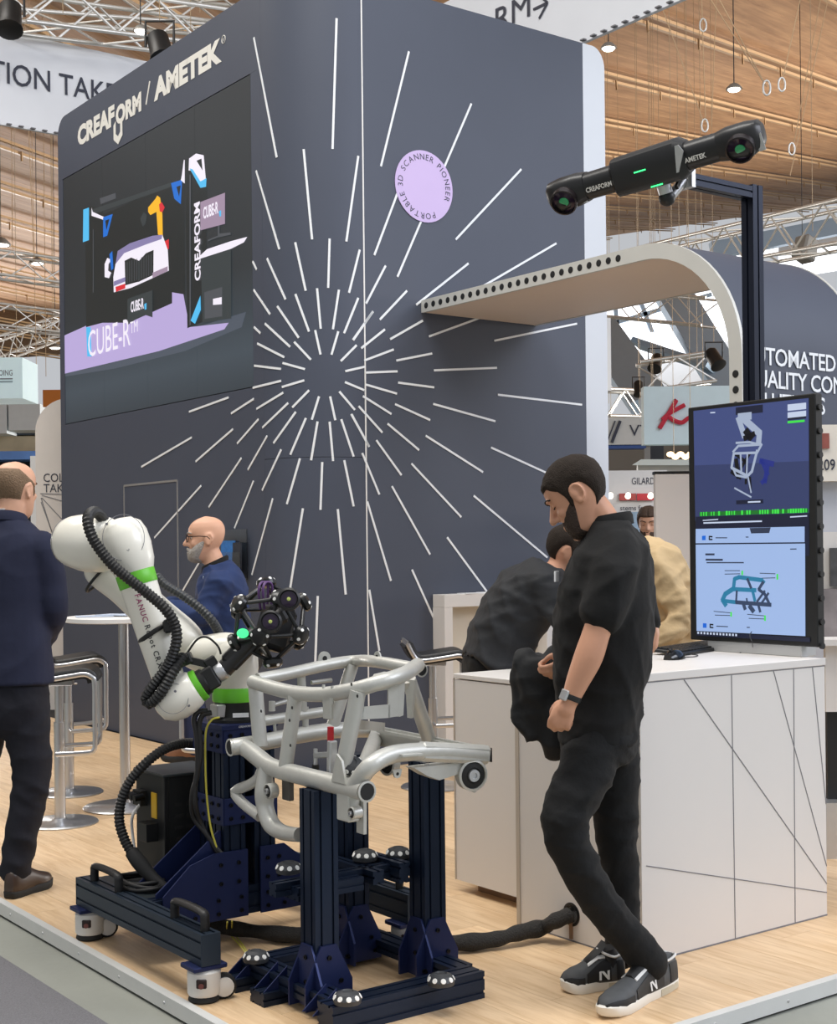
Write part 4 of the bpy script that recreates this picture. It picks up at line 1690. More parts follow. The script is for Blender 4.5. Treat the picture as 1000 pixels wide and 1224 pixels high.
# elbow housing (left drum) with its end cap
m_ = MB()
ea, eb = D(74, 646, EL - .02), D(168, 655, YR - .17)
ed = nrm(eb - ea)
m_.lathe([(.012, -.008), (.05, .0), (.082, .02), (.098, .055), (.11, .12), (.112, .17), (.105, .22), (.09, .255), (.05, .275), (.01, .28)], ea, ed, 32)
m_.build('elbow_drum', M_robot, rob, 60)
m_ = MB()
ring_p = lambda c, ax, r, th: [c + frame_from(ax) @ A3(r * math.cos(t), r * math.sin(t), 0) for t in np.linspace(0, 2 * math.pi, 33)[:-1]]
m_.tube(ring_p(ea + ed * .028, ed, .0875, 0), .0012, 5, closed=True)
m_.build('cap_seam', M_groove, rob, 60)
m_ = MB()
ub = D(124, 690, EL)
m_.tube(ring_p(D(121, 688, EL - .005), D(150, 702, EL) - D(112, 668, EL), .081, 0), .006, 6, closed=True)
m_.build('joint_seal', M_black, rob, 60)
# forearm joint housing
FY = YR - .19
m_ = MB()
fd = nrm(D(204, 838, FY) - D(157, 690, FY))
f0 = D(149, 646, FY)
m_.lathe([(.01, -.085), (.05, -.078), (.078, -.055), (.09, -.02), (.092, .03), (.085, .09), (.072, .125)], f0, fd, 32)
m_.build('forearm_joint', M_robot, rob, 60)
m_ = MB()
fc = f0 + A3(.01, -.089, .005)
m_.tube([f0 + A3(.012, -.075, .01) + frame_from((.25, -1, .1)) @ A3(.075 * math.cos(t), .085 * math.sin(t), 0) for t in np.linspace(0, 2 * math.pi, 33)[:-1]], .0012, 5, closed=True)
m_.build('cap_seam', M_groove, rob, 60)
bolts(rob, [f0 + A3(-.05, -.072, .06), f0 + A3(.03, -.085, -.035), f0 + A3(.062, -.058, -.03)], (0.1, -1, .2), .005, 'cap_screw', M_groove)
# green ring + forearm
g0 = f0 + fd * .122
m_ = MB()
m_.lathe([(.072, 0), (.0735, .003), (.0725, .05), (.071, .053)], g0, fd, 32)
m_.build('green_ring', M_green, rob, 50)
fe = D(205, 842, FY)
m_ = MB()
ln = np.linalg.norm(fe - g0)
m_.lathe([(.070, .052), (.069, .1), (.065, .25), (.06, ln - .12), (.055, ln - .03), (.03, ln)], g0, fd, 32)
fa = m_.build('forearm', M_robot, rob, 60)
# maker lettering wrapped along the forearm
m_ = MB()
s_ = 'FANUC Robot CRX-10iA/L'
pos = .085
side = nrm(np.cross(fd, A3(0, 1, 0)))
if side[0] < 0:
    side = -side
nf = nrm(A3(.25, -1, .1) - fd * np.dot(A3(.25, -1, .1), fd))
sdv = np.cross(nf, fd)
for ch in s_:
    if ch == ' ':
        pos += .010
        continue
    vs, fs = text_mesh(ch, 1, .01)
    sc_ = .021 / .73
    lo, hi = vs.min(0) * sc_, vs.max(0) * sc_
    vs = vs * sc_
    pts = []
    rad = .0712 - .026 * pos + .0012
    for p in vs:
        along = pos + (p[0] - lo[0])
        ang = (p[1] - .013) / rad - .25
        # letter tops point to the right of the arm, text runs downward
        pts.append(g0 + fd * along + (nf * math.cos(ang) - sdv * -math.sin(ang)) * (rad + .0008))
    m_.add(pts, fs, 0 if pos < .19 else 1)
    pos += (hi[0] - lo[0]) + .0045
m_.build('maker_lettering', [mat('maker_magenta', '#9a3a6a', .5), mat('maker_black', '#22222a', .5)], fa, 0)
# strap round the forearm
m_ = MB()
sp_ = D(186, 755, FY)
m_.tube(ring_p(sp_, fd + A3(.25, 0, .12), .066, 0), .010, 6, closed=True)
m_.build('strap', M_black, rob, 60)
m_ = MB()
m_.box(D(203, 748, FY - .06), (.075, .05, .04), frame_from(A3(1, 0, .12)), .008)
m_.build('hose_clamp', M_black, rob, 30)
# wrist
wd = nrm(D(243, 826, FY - .01) - D(212, 845, FY - .02))
w0 = D(211, 835, FY - .03)
m_ = MB()
m_.lathe([(.01, -.085), (.045, -.075), (.07, -.045), (.081, 0), (.078, .04), (.068, .075), (.06, .085)], w0, wd, 32)
m_.build('wrist', M_robot, rob, 60)
m_ = MB()
m_.tube([w0 + wd * .0 + A3(0, -.074, .008) + frame_from((.1, -1, .2)) @ A3(.055 * math.cos(t), .055 * math.sin(t), 0) for t in np.linspace(0, 2 * math.pi, 33)[:-1]], .001, 5, closed=True)
m_.build('cap_seam', M_groove, rob, 60)
bolts(rob, [w0 + A3(.01, -.082, .035), w0 + A3(.055, -.06, -.02)], (0, -1, .2), .005, 'cap_screw', M_groove)
m_ = MB()
m_.lathe([(.062, .083), (.063, .086), (.060, .105), (.05, .107)], w0, wd, 32)
m_.build('green_ring', M_green, rob, 50)
m_ = MB()
m_.lathe([(.051, .10), (.051, .125), (.045, .13)], w0, wd, 24)
m_.box(w0 + wd * .145, (.075, .085, .05), frame_from(wd), .006)
m_.box(w0 + wd * .15 + Z * .05, (.035, .05, .045), frame_from(wd), .005)
m_.build('tool_flange', M_black, rob, 35)
t0 = w0 + wd * .172
m_ = MB()
m_.lathe([(.034, 0), (.036, .004), (.036, .03), (.033, .034)], t0, wd, 24)
m_.build('coupling_ring', M_alu, rob, 40)
m_ = MB()
hcl = D(222, 788, FY - .02)
m_.bar(t0 - wd * .03 + Z * .05, hcl, .025, .025)
m_.box(hcl, (.05, .05, .045), frame_from(A3(-.4, 0, 1)), .006)
m_.build('hose_bracket', M_black, rob, 30)
# teach button block behind the forearm
m_ = MB()
m_.box(D(176, 682, EL - .02), (.045, .05, .07), frame_from(A3(.6, 0, -1)), .01)
m_.build('button_block', M_black, rob, 30)
m_ = MB()
m_.lathe([(.016, 0), (.014, .01), (.002, .014)], D(178, 684, EL - .05), (.3, -1, .4), 14)
m_.build('release_button', mat('button_red', '#9a2c33', .4), rob, 50)


def conduit(name, pts, r, label, n=10, pitch=.0135, mt=None, **kw):
    """corrugated hose"""
    P = smooth_path(pts, n)
    # resample evenly
    seg = [np.linalg.norm(b_ - a_) for a_, b_ in zip(P[:-1], P[1:])]
    cum = np.concatenate([[0], np.cumsum(seg)])
    k = int(cum[-1] / (pitch / 2))
    PP = []
    for i in range(k + 1):
        s = cum[-1] * i / k
        j = min(np.searchsorted(cum, s, 'right') - 1, len(P) - 2)
        t = (s - cum[j]) / max(seg[j], 1e-9)
        PP.append(P[j] * (1 - t) + P[j + 1] * t)
    m_ = MB()
    m_.tube(PP, [r if i % 2 else r * .8 for i in range(len(PP))], 12)
    return m_.build(name, mt or M_hose, None, 20, label=label, category='hose', **kw)


zp = lambda x, y, d: D(60 + x / 2.941, 600 + y / 2.941, d)
FN = FY - .12
conduit('corrugated_hose', [zp(190, 66, FY + .1), zp(168, 40, FY + .02), zp(148, 36, FY - .04), zp(132, 58, FY - .1), zp(140, 105, FN), zp(168, 158, FN), zp(230, 232, FN), zp(330, 312, FN + .01), zp(400, 372, FN + .01),
                                zp(438, 432, FN + .02), zp(442, 500, FN + .02), zp(410, 580, FN + .03), zp(360, 648, FN + .03), zp(336, 688, FN + .04), zp(352, 708, FN + .03), zp(394, 664, FN + .01), zp(434, 594, FN + .02), zp(470, 540, FN + .07)],
        .0215, 'black corrugated hose looping over the elbow and down the robot forearm')
conduit('corrugated_hose', [zp(372, 258, EL - .03), zp(405, 292, EL - .04), zp(470, 332, EL - .05), zp(530, 378, EL - .05), zp(570, 420, EL - .04), zp(592, 458, EL + .02)],
        .019, 'grey-black corrugated hose running from the red button towards the robot shoulder', mt=mat('grey_conduit', '#3a3c3e', .5))
cp = lambda x, y, d: D(80 + x / 3.7037, 820 + y / 3.7037, d)
CY = B(-2.42, -2.9)[1]
conduit('corrugated_hose', [cp(560, 252, CY + .12), cp(500, 256, CY + .06), cp(430, 280, CY), cp(350, 340, CY - .05), cp(280, 420, CY - .07), cp(240, 510, CY - .08), cp(232, 600, CY - .1), cp(255, 680, CY - .12), cp(285, 735, CY - .14)],
        .0205, 'black corrugated hose arching out from the column around the controller box')
m_ = MB()
rings_along(m_, [(cp(285, 735, CY - .14), .026), (cp(320, 780, CY - .16), .03), (cp(380, 850, CY - .18), .024), (cp(450, 905, CY - .2), .018), (cp(530, 960, CY - .22), .013)], 12)
m_.build('cable_boot', M_rubber, None, 60, label='black tapered cable boot lying on the cart deck at the hose end', category='cable')
# cable coil and earth wire on the deck
for i in range(3):
    m_ = MB()
    cc = B(-2.57, -2.95, .243 + i * .009)
    P = []
    for t in np.linspace(0, 2 * math.pi, 25)[:-1]:
        P.append(cc + U * .075 * math.cos(t + i) * (1 + .08 * math.sin(2 * t + i)) + V * (.13 - .012 * i) * math.sin(t + i) + Z * .004 * math.sin(3 * t))
    m_.tube(P, .0075, 8, closed=True)
    m_.build('coiled_cable', M_hose, None, 60, label='black cable loop coiled on the cart deck beside the controller', category='cable', group='coiled cables on the cart deck')
cable('earth_wire', [cp(232, 890, CY - .2), cp(240, 930, CY - .23), cp(310, 962, CY - .25), cp(400, 970, CY - .27), cp(440, 968, CY - .28), cp(500, 955, CY - .29), cp(565, 935, CY - .29)], .0045, mat('earth_yellow', '#C9C04A', .5),
      label='yellow-green earth wire curving across the cart deck', category='wire')
cable('earth_wire', [cp(672, 140, YR - .12), cp(640, 150, YR - .17), cp(615, 200, YR - .17), cp(612, 320, YR - .165), cp(618, 480, YR - .165), cp(635, 620, YR - .165), cp(662, 715, YR - .165)], .004, MATS['earth_yellow'],
      label='yellow-green earth wire hanging down the navy column', category='wire')
for (pts, lab) in (([(622, 110), (580, 115), (562, 150), (575, 230), (578, 380), (555, 480), (560, 580), (620, 660), (680, 760)], 'thick black power cable hanging down the navy column, bowing outwards'),
                   ([(640, 118), (600, 130), (585, 180), (592, 300), (570, 420), (568, 520), (590, 600), (640, 690), (690, 750)], 'thick black signal cable hanging down the navy column, close to it')):
    cable('hanging_cable', [cp(x, y, YR - .19 + .03 * (i > 5)) for i, (x, y) in enumerate(pts)], .010, M_hose, label=lab, category='cable')
# floor cable sleeve to the counter port
fz = .035
sl = [hp - U * .01, hp - U * .08 + V * .02 - Z * .02, G(650, 1108, .05), G(620, 1115, .045), G(590, 1123, fz), G(545, 1127, fz), G(500, 1126, fz), G(455, 1124, fz), G(400, 1120, fz), G(340, 1117, fz), G(280, 1110, fz), G(250, 1104, fz)]
P = smooth_path(sl, 10)
m_ = MB()
m_.tube(P, [.030 + .003 * math.sin(i * .31) + .002 * math.sin(i * .83 + 1) for i in range(len(P))], 14, flat=(1.1, .9))
m_.build('cable_sleeve', mat('woven_sleeve', '#1f1d1b', .75, var=.3, vscale=60, bump=.5, bscale=150), None, 70, label='black woven cable sleeve snaking over the floor into the counter', category='cable')
for i in (0, 1):
    cable('earth_wire', [B(-2.36 + .02 * i, -3.235, .12), G(272 + 6 * i, 1113, .02), G(285 + 4 * i, 1128, .01), G(297 + 2 * i, 1143, .06)], .003, MATS['earth_yellow'],
          label=('pale yellow wire from the cart to the fixture dome, the one hanging straighter' if i else 'pale yellow wire from the cart to the fixture dome, the one trailing on the floor'), category='wire')

# ================================================================== ROBOT-HELD SCANNER BALL
tc_ = D(322, 744, FY + .02)
ball = thing('robot_scanner', tc_ - Z * .17, 'black spherical scanner cage with reflector dots, held at the robot wrist', 'scanner')
m_ = MB()
m_.tube([t0 + wd * .03, tc_ - nrm(tc_ - t0) * .09], .034, 14)
m_.bar(t0 + wd * .045 + Z * .01, tc_ - nrm(tc_ - t0) * .05, .055, .075, bev=.01)
m_.build('neck', M_scan, ball, 40)
m_ = MB()
m_.box(tc_ + A3(.02, .0, -.02), (.10, .12, .17), frame_from(A3(.3, .2, 1)), .02)
m_.box(tc_ + A3(.03, -.03, .02), (.12, .06, .07), frame_from(A3(.7, .2, .4)), .015)
m_.build('scanner_body', M_scan, ball, 30)
ph = (1 + 5 ** .5) / 2
ico = [nrm(p) for p in [(0, s1, s2 * ph) for s1 in (-1, 1) for s2 in (-1, 1)] + [(s1, s2 * ph, 0) for s1 in (-1, 1) for s2 in (-1, 1)] + [(s2 * ph, 0, s1) for s1 in (-1, 1) for s2 in (-1, 1)]]
Rt = axis_rot((0, 0, 1), .45) @ axis_rot((1, 0, 0), .35)
nodes = [tc_ + Rt @ p * .150 for p in ico]
M_carbon = mat('carbon_black', '#191a1b', .3, .1)
M_strut = mat('strut_grey', '#4a4a4a', .3, .3)
k = 0
for i in range(12):
    for j in range(i + 1, 12):
        if np.linalg.norm(ico[i] - ico[j]) < 1.2:
            m_ = MB()
            m_.tube([nodes[i], nodes[j]], .0075, 8)
            m_.build('strut', M_carbon if k % 4 else M_strut, ball, 60)
            k += 1
M_dot = mat('retro_dot', '#F4F4F0', .4, emit=0)
for i in range(12):
    n_ = nrm(nodes[i] - tc_)
    m_ = MB()
    m_.lathe([(.03, -.016), (.038, -.006), (.037, .008), (.024, .018), (.012, .02)], nodes[i], n_, 14)
    pod = m_.build('reflector_pod', M_carbon, ball, 40)
    Rf = frame_from(n_)
    for q in range(5):
        a_ = q * 2 * math.pi / 5 + i
        dp = nrm(Rf @ A3(math.cos(a_) * .8, math.sin(a_) * .8, .62))
        m_ = MB()
        m_.lathe([(.007, 0), (.006, .0015)], nodes[i] + Rf @ A3(math.cos(a_) * .031, math.sin(a_) * .031, .013), dp, 8)
        m_.build('reflector_dot', M_dot, pod, 0)
for (x, y) in ((323, 743), (345, 716)):
    c = D(x, y, FY - .15)
    ax = nrm(A3(.05, -1, .15))
    m_ = MB()
    m_.lathe([(.042, -.02), (.042, .0), (.034, .004), (.03, -.006)], c, ax, 24)
    ln_ = m_.build('camera_lens', M_scan, ball, 40)
    m_ = MB()
    m_.lathe([(.029, -.004), (.012, .0), (.001, .0005)], c, ax, 20)
    m_.build('lens_glass', MATS['lens_purple'], ln_, 50)
    m_ = MB()
    m_.lathe([(.007, .002), (.001, .004)], c, ax, 10)
    m_.build('lens_pupil', mat('lens_yellow', '#B7C46A', .3), ln_, 50)
m_ = MB()
m_.ell(D(290, 757, FY - .06), (.022, .01, .018))
m_.build('status_lamp', glow('status_green', '#46E38A', 1.6), ball, 60)
for dx in (0, 5):
    m_ = MB()
    m_.tube(smooth_path([D(311 + dx, 728, FY - .05), D(309 + dx, 705, FY - .07), D(313 + dx, 696, FY - .05), D(320 + dx, 700, FY - .03), D(319 + dx, 722, FY - .02)], 5), .005, 8)
    m_.build('violet_cable', mat('cable_violet', '#5B3A6E', .5), ball, 60)
cable('sensor_lead', [D(224, 780, FY - .03), D(236, 764, FY - .03), D(248, 762, FY - .03), D(260, 772, FY - .03), D(264, 782, FY - .03)], .004, M_black, ball)

# ================================================================== FIXTURE STAND
fix = thing('fixture_stand', B(-2.2, -3.9), 'dark navy profile fixture stand holding up the metal vehicle frame', 'stand')


def fbar(name, p, q, w, h, up=Z):
    m_ = MB()
    profile_bar(m_, p, q, w, h, up)
    return m_.build(name, M_prof, fix, 0)


fbar('base_rail', B(-2.53, -4.17, .045), B(-1.93, -4.17, .045), .09, .09)
fbar('base_rail', B(-2.45, -4.12, .065), B(-2.45, -3.57, .065), .09, .045)
fbar('base_rail', B(-1.95, -4.12, .065), B(-1.95, -3.42, .065), .09, .045)
fbar('base_rail', B(-2.40, -3.60, .065), B(-2.0, -3.60, .065), .09, .045)
for b_ in (-3.61, -3.80):
    fbar('base_foot', B(-2.56, b_, .0225), B(-2.30, b_, .0225), .09, .045)
fbar('base_foot', B(-2.06, -3.5, .0225), B(-1.88, -3.5, .0225), .09, .045)
cols = ((-2.42, -3.97, .72), (-2.06, -3.62, .76), (-1.95, -3.93, .76))
for (a_, b_, zt) in cols:
    fbar('column', B(a_, b_, .0 if False else .088), B(a_, b_, zt), .09, .09, U)
    for sb in (-1, 1):
        m_ = MB()
        m_.prism([(a_ - .09, .02), (a_ - .09, .10), (a_ - .03, .22), (a_ + .03, .22), (a_ + .09, .10), (a_ + .09, .02)], B(0, b_ + sb * .05 - .004, 0), U, Z, V * .008)
        g_ = m_.build('gusset_plate', M_plate, fix, 0)
        if sb < 0:
            bolts(g_, [B(a_ + x, b_ - .054, z_) for x, z_ in ((-.06, .05), (.06, .05), (-.045, .10), (.045, .10), (0, .18))], -V)
    m_ = MB()
    m_.prism([(b_ - .09, .02), (b_ - .09, .10), (b_ - .03, .22), (b_ + .03, .22), (b_ + .09, .10), (b_ + .09, .02)], B(a_ - .054, 0, 0), V, Z, U * .008)
    g_ = m_.build('gusset_plate', M_plate, fix, 0)
    bolts(g_, [B(a_ - .054, b_ + x, z_) for x, z_ in ((-.06, .05), (.06, .05), (0, .18), (0, .1))], -U)
# angle brackets on the feet
for (a_, b_) in ((-2.50, -3.61), (-2.50, -3.80), (-2.50, -4.1)):
    for d_ in (-.03, .03):
        m_ = MB()
        m_.prism([(-.05, .0), (.04, .0), (.04, .07)], B(a_, b_ + d_, .045), U, Z, V * .005)
        m_.build('angle_bracket', M_plate, fix, 0)
# middle rails
fbar('middle_rail', B(-2.52, -3.84, .38), B(-1.90, -3.84, .38), .045, .045)
fbar('middle_rail', B(-2.46, -3.86, .365), B(-2.20, -3.86, .365), .09, .045)
fbar('middle_rail', B(-2.04, -3.92, .38), B(-2.04, -3.42, .38), .045, .07)
fbar('middle_rail', B(-2.15, -3.92, .38), B(-2.15, -3.55, .38), .045, .045)


def target_dome(c, axis=Z, s=1.0):
    m_ = MB()
    m_.lathe([(.03 * s, 0), (.043 * s, .004 * s), (.045 * s, .018 * s), (.036 * s, .034 * s), (.02 * s, .041 * s), (.017 * s, .037 * s)], c, axis, 18)
    d_ = m_.build('target_dome', mat('dome_grey', '#3b3d40', .5), fix, 35)
    Rf = frame_from(axis)
    for q in range(9):
        t = 2 * math.pi * q / 9
        n_ = Rf @ A3(math.cos(t) * .87, math.sin(t) * .87, .5)
        m_ = MB()
        m_.lathe([(.009 * s, 0), (.008 * s, .0015)], c + Rf @ A3(math.cos(t) * .041 * s, math.sin(t) * .041 * s, .025 * s), n_, 10)
        m_.build('target_dot', M_dot, d_, 0)
    return d_


for px, py, z_ in ((306, 1150, .09), (415, 1200, .092), (527, 1178, .092), (345, 1044, .404), (436, 1029, .404), (476, 1026, .404)):
    target_dome(G(px, py, z_))
target_dome(D(421, 918, 4.42), nrm(A3(0, -.6, .6)), .8)
# top supports
m_ = MB()
m_.box(B(-2.40, -3.93, .74), (.05, .09, .05), RB, .004)
m_.build('support_block', M_black, fix, 0)
m_ = MB()
m_.bbox(-1.99, -1.91, -3.97, -3.89, .755, .775, .003)
m_.build('support_pad', M_alu, fix, 0)

# ================================================================== VEHICLE FRAME ON THE STAND
M_galv = mat('galvanised_grey', '#C3C3BD', .42, .35, var=.12, vscale=18, bump=.06, bscale=60)
M_bush = mat('bushing_black', '#171717', .6)
sub = thing('vehicle_frame', B(-2.2, -3.9, .72), 'bare galvanised metal vehicle rear frame of welded tubes, clamped on the navy stand', 'vehicle frame')
PA = lambda px, py, a_: on_plane(px, py, B(a_, 0), U)
PB_ = lambda px, py, b_: on_plane(px, py, B(0, b_), V)
W0, W1, A0_, A1_ = -3.455, -4.24, -2.42, -1.93


def ftube(name, pts, r, n=6, flat=None, seg=14, up=(0, 0, 1)):
    m_ = MB()
    m_.tube(smooth_path(pts, n) if len(pts) > 2 else pts, r, seg, flat=flat, up=up)
    return m_.build(name, M_galv, sub, 50)


def open_end(c, ax, r):
    m_ = MB()
    m_.lathe([(r, -.002), (r * 1.02, .002), (r * .82, .003), (r * .8, -.004), (.001, -.005)], c, ax, 18)
    o = m_.build('tube_end', [M_galv], sub, 40)
    m_ = MB()
    m_.lathe([(r * .8, .001), (.001, .0015)], c, ax, 18)
    m_.build('tube_bore', M_bush, o, 40)


ftube('lower_side_tube', [PA(290, 892, A0_), PA(298, 897, A0_), PA(308, 905, A0_), PA(325, 917, A0_), PA(360, 927, A0_), PA(400, 937, A0_), PA(436, 946, A0_)], .031)
open_end(PA(289, 892, A0_) - U * .047, -U, .031)
open_end(PA(437, 946, A0_) - V * .006, -V, .033)
ftube('lower_rear_tube', [PA(289, 892, A0_) - U * .045, PA(291, 891, A0_), PB_(310, 888, W0), PB_(350, 880, W0), PB_(400, 873, W0), PB_(448, 872, W0)], .03)
ftube('lower_front_tube', [PA(424, 940, A0_), PB_(440, 918, W1), PB_(462, 904, W1), PB_(490, 899, W1), PB_(530, 898, W1), PB_(578, 902, W1)], .029)
m_ = MB()
m_.bar(PB_(500, 898, W1), PB_(583, 902, W1), .05, .062, bev=.012)
bb = m_.build('front_box_section', M_galv, sub, 35)
m_ = MB()
m_.box(PB_(584, 902, W1), (.004, .03, .046), RB)
m_.build('box_bore', M_bush, bb, 0)
m_ = MB()
m_.bar(PA(455, 880, A1_), PA(578, 905, A1_), .012, .07)
m_.bar(PA(455, 873, A1_), PA(578, 897, A1_), .04, .01)
m_.build('side_channel', M_galv, sub, 30)
ftube('diagonal_tube', [PB_(452, 874, W0), PA(430, 930, A0_ + .05)], .027)
# upper ring
UL = PA(302, 815, -2.40)
near_top = [UL, PA(345, 827, -2.40), PA(385, 830, -2.40), PA(425, 824, -2.38), PB_(455, 815, W1 + .04), PB_(482, 806, W1 + .06), PA(499, 795, -2.06)]
ftube('upper_side_tube', near_top, .025)
back_top = [PA(308, 812, -2.36), PB_(345, 805, W0 - .02), PB_(395, 794, W0 - .02), PB_(425, 790, W0 - .02), PA(450, 791, -2.0), PA(502, 800, -2.0)]
ftube('upper_rear_tube', back_top, .022, n=4)
open_end(PA(503, 801, -2.0) - V * .004, -V, .024)
# posts
ftube('corner_post', [PA(305, 820, -2.38), PA(311, 892, -2.38)], .026)
ftube('side_post', [PA(353, 832, -2.40), PA(341, 918, -2.42)], .025)
ftube('front_post', [PA(428, 826, -2.385), PA(408, 928, -2.42)], .026)
ftube('rear_post', [PB_(421, 795, W0 - .02), PB_(396, 872, W0)], .024)
ftube('right_post', [PA(488, 812, -2.06), PA(501, 850, -2.0), PA(515, 890, A1_)], .026, n=4)
m_ = MB()
m_.prism([(0, 0), (.055, .0), (.03, -.13), (.01, -.13)], PA(484, 812, -2.07), -V, Z, U * .01)
m_.build('post_gusset', M_galv, sub, 0)
ftube('cross_tube', [PB_(307, 863, W0 + .01), PB_(345, 857, W0), PB_(385, 851, W0)], .019)
# lavender-lit bracket plate in the front bay
pq = lambda px, py: PB_(px, py, W1 + .09)
outer = [(430, 826), (480, 818), (482, 858), (425, 860)]
O0 = pq(425, 860)
cvt = lambda px, py: ((pq(px, py) - O0) @ U, (pq(px, py) - O0) @ Z)
m_ = MB()
for quad in ([(428, 827), (436, 826), (434, 860), (425, 861)], [(464, 821), (476, 819), (477, 856), (464, 858)], [(434, 845), (466, 842), (466, 858), (433, 860)], [(434, 826), (466, 821), (466, 824), (434, 829)]):
    m_.prism([cvt(*p) for p in quad], O0, U, Z, V * .006)
m_.build('bracket_plate', M_galv, sub, 0, kind='stuff')
m_ = MB()
m_.prism([cvt(*p) for p in [(476, 815), (484, 814), (482, 855), (477, 857)]], O0, U, Z, V * .03)
m_.build('bracket_flange', M_galv, sub, 0)
m_ = MB()
m_.bar(pq(448, 812), pq(464, 808), .035, .03, bev=.006)
m_.build('mount_block', M_galv, sub, 30)
m_ = MB()
m_.bar(PA(425, 866, -2.35), PA(458, 869, -2.1), .012, .03)
m_.build('shelf_bracket', M_galv, sub, 0)
# hanging box bracket below the near top tube
hb0 = PA(392, 834, -2.41)
m_ = MB()
m_.box(PA(392, 846, -2.41), (.012, .05, .075), RB, .003)
m_.build('hanger_plate', M_galv, sub, 0)
for dy in (-.026, .026):
    m_ = MB()
    m_.tube([hb0 + V * dy + Z * .04, hb0 + V * dy - Z * .02], .005, 8)
    m_.build('hanger_rod', M_galv, sub, 50)
# ears with holes
def ear(c, ex, ey, r, name='ear_tab'):
    m_ = MB()
    out = [(-r * 1.3, -r)] + [(r * math.cos(t), r * math.sin(t)) for t in np.linspace(math.pi * .85, math.pi * .15, 9)] + [(r * 1.3, -r)]
    m_.prism(out, c, ex, ey, np.cross(ex, ey) * .006)
    o = m_.build(name, M_galv, sub, 0)
    m_ = MB()
    m_.lathe([(r * .38, -.001), (r * .38, .0075)], c, np.cross(ex, ey), 12)
    m_.build('ear_hole', M_bush, o, 40)


ear(PB_(387, 787, W0 - .02), U, Z, .026)
ear(PA(452, 785, -2.0), -V, Z, .02)
# small brackets inside the left bay
for (x0, y0, x1, y1, b_, r_) in ((325, 850, 325, 838, W0, .012), (325, 843, 343, 838, W0, .008), (343, 838, 350, 836, W0, .01), (365, 845, 365, 875, W0, .012), (328, 865, 329, 882, W0, .006), (364, 868, 363, 880, W0, .006),
                                 (325, 828, 352, 826, W0, .006), (372, 816, 396, 813, W0, .008), (360, 808, 362, 850, W0, .016)):
    m_ = MB()
    m_.tube([PB_(x0, y0, b_), PB_(x1, y1, b_)], r_, 10)
    m_.build('stay_bracket', M_galv, sub, 50)
# lower left loop and casting
ftube('loop_tube', [PA(316, 908, -2.40), PA(310, 928, -2.41), PA(298, 938, -2.42), PA(281, 946, -2.43), PA(290, 960, -2.43), PA(311, 976, -2.43)], .019, n=3, flat=(1, 1), seg=10)
m_ = MB()
rings_along(m_, [(PA(317, 915, -2.43), .02), (PA(316, 945, -2.43), .034), (PA(317, 965, -2.43), .03), (PA(324, 985, -2.43), .031), (PA(338, 995, -2.43), .026), (PA(358, 998, -2.43), .024)], 16)
m_.build('lower_casting', M_galv, sub, 60)
def bushing(c, ax, r):
    m_ = MB()
    m_.lathe([(r, -.03), (r, .0), (r * .86, .003), (r * .84, -.004)], c, ax, 24)
    o = m_.build('bushing_housing', M_galv, sub, 40)
    m_ = MB()
    m_.lathe([(r * .84, -.003), (r * .5, .002), (r * .48, -.001)], c, ax, 24)
    m_.build('rubber_bush', M_bush, o, 40)
    m_ = MB()
    m_.lathe([(r * .4, .001), (r * .38, .009), (r * .2, .0095), (r * .18, .003), (.0005, .003)], c, ax, 16)
    m_.build('bush_sleeve', M_alu, o, 40)


bushing(PA(326, 945, -2.44) - U * .02, -U, .026)
bushing(PB_(561, 926, W1 - .0) - V * .02, nrm(-V - U * .2), .052)
bushing(PA(461, 912, A1_ + .01), nrm(-U - V * .1), .047)
m_ = MB()
m_.bar(PB_(565, 902, W1 + .035), PB_(566, 935, W1 + .035), .05, .03, up=U)
m_.build('bush_hanger', M_galv, sub, 0)
ear(PB_(567, 943, W1 - .0), U, -Z, .012, 'lower_ear')
ear(PB_(475, 925, W1 + .02), U, -Z, .014, 'lower_ear')
# plate with bolts under the front box section
m_ = MB()
m_.prism([(0, 0), (.22, .0), (.2, -.035), (.1, -.05), (.05, -.03)], PB_(495, 918, W1), U, Z, V * .05)
pl_ = m_.build('front_bracket', M_galv, sub, 0)
bolts(pl_, [PB_(x, 917, W1 + .02) for x in (510, 518, 531, 538)], Z, .011, 'hex_bolt', M_alu)
m_ = MB()
m_.bar(PB_(478, 903, W1 - .03), PB_(502, 901, W1 - .03), .03, .006)
m_.build('top_tab', M_galv, sub, 0)
# box bracket and tab below the near tube
m_ = MB()
m_.box(PA(416, 958, A0_), (.045, .07, .12), RB, .004)
m_.build('drop_bracket', M_galv, sub, 0)
bushing(PA(420, 972, A0_ - .024), -U, .02)
m_ = MB()
m_.bar(PA(432, 955, A0_ + .03), PA(432, 996, A0_ + .03), .04, .012, up=U)
m_.build('drop_tab', M_galv, sub, 0)
m_ = MB()
m_.box(PA(344, 944, A0_ + .01), (.02, .05, .07), RB, .003)
m_.build('side_tab', mat('tab_dark', '#5a5650', .5, .4), sub, 0)
m_ = MB()
m_.prism([(-.03, 0), (.05, 0), (.03, .07), (.0, .09)], PA(402, 935, A0_ - .03), -V, Z, U * .008)
m_.build('post_gusset', M_galv, sub, 0)
# drill marks
for (x, y, a_) in ((349, 846, -2.43), (346, 861, -2.435), (347, 891, -2.45), (312, 850, -2.405), (420, 818, -2.415), (427, 832, -2.41)):
    m_ = MB()
    m_.lathe([(.006, 0), (.005, .001)], PA(x, y, a_), -U, 8)
    m_.build('drill_hole', M_bush, sub, 40)

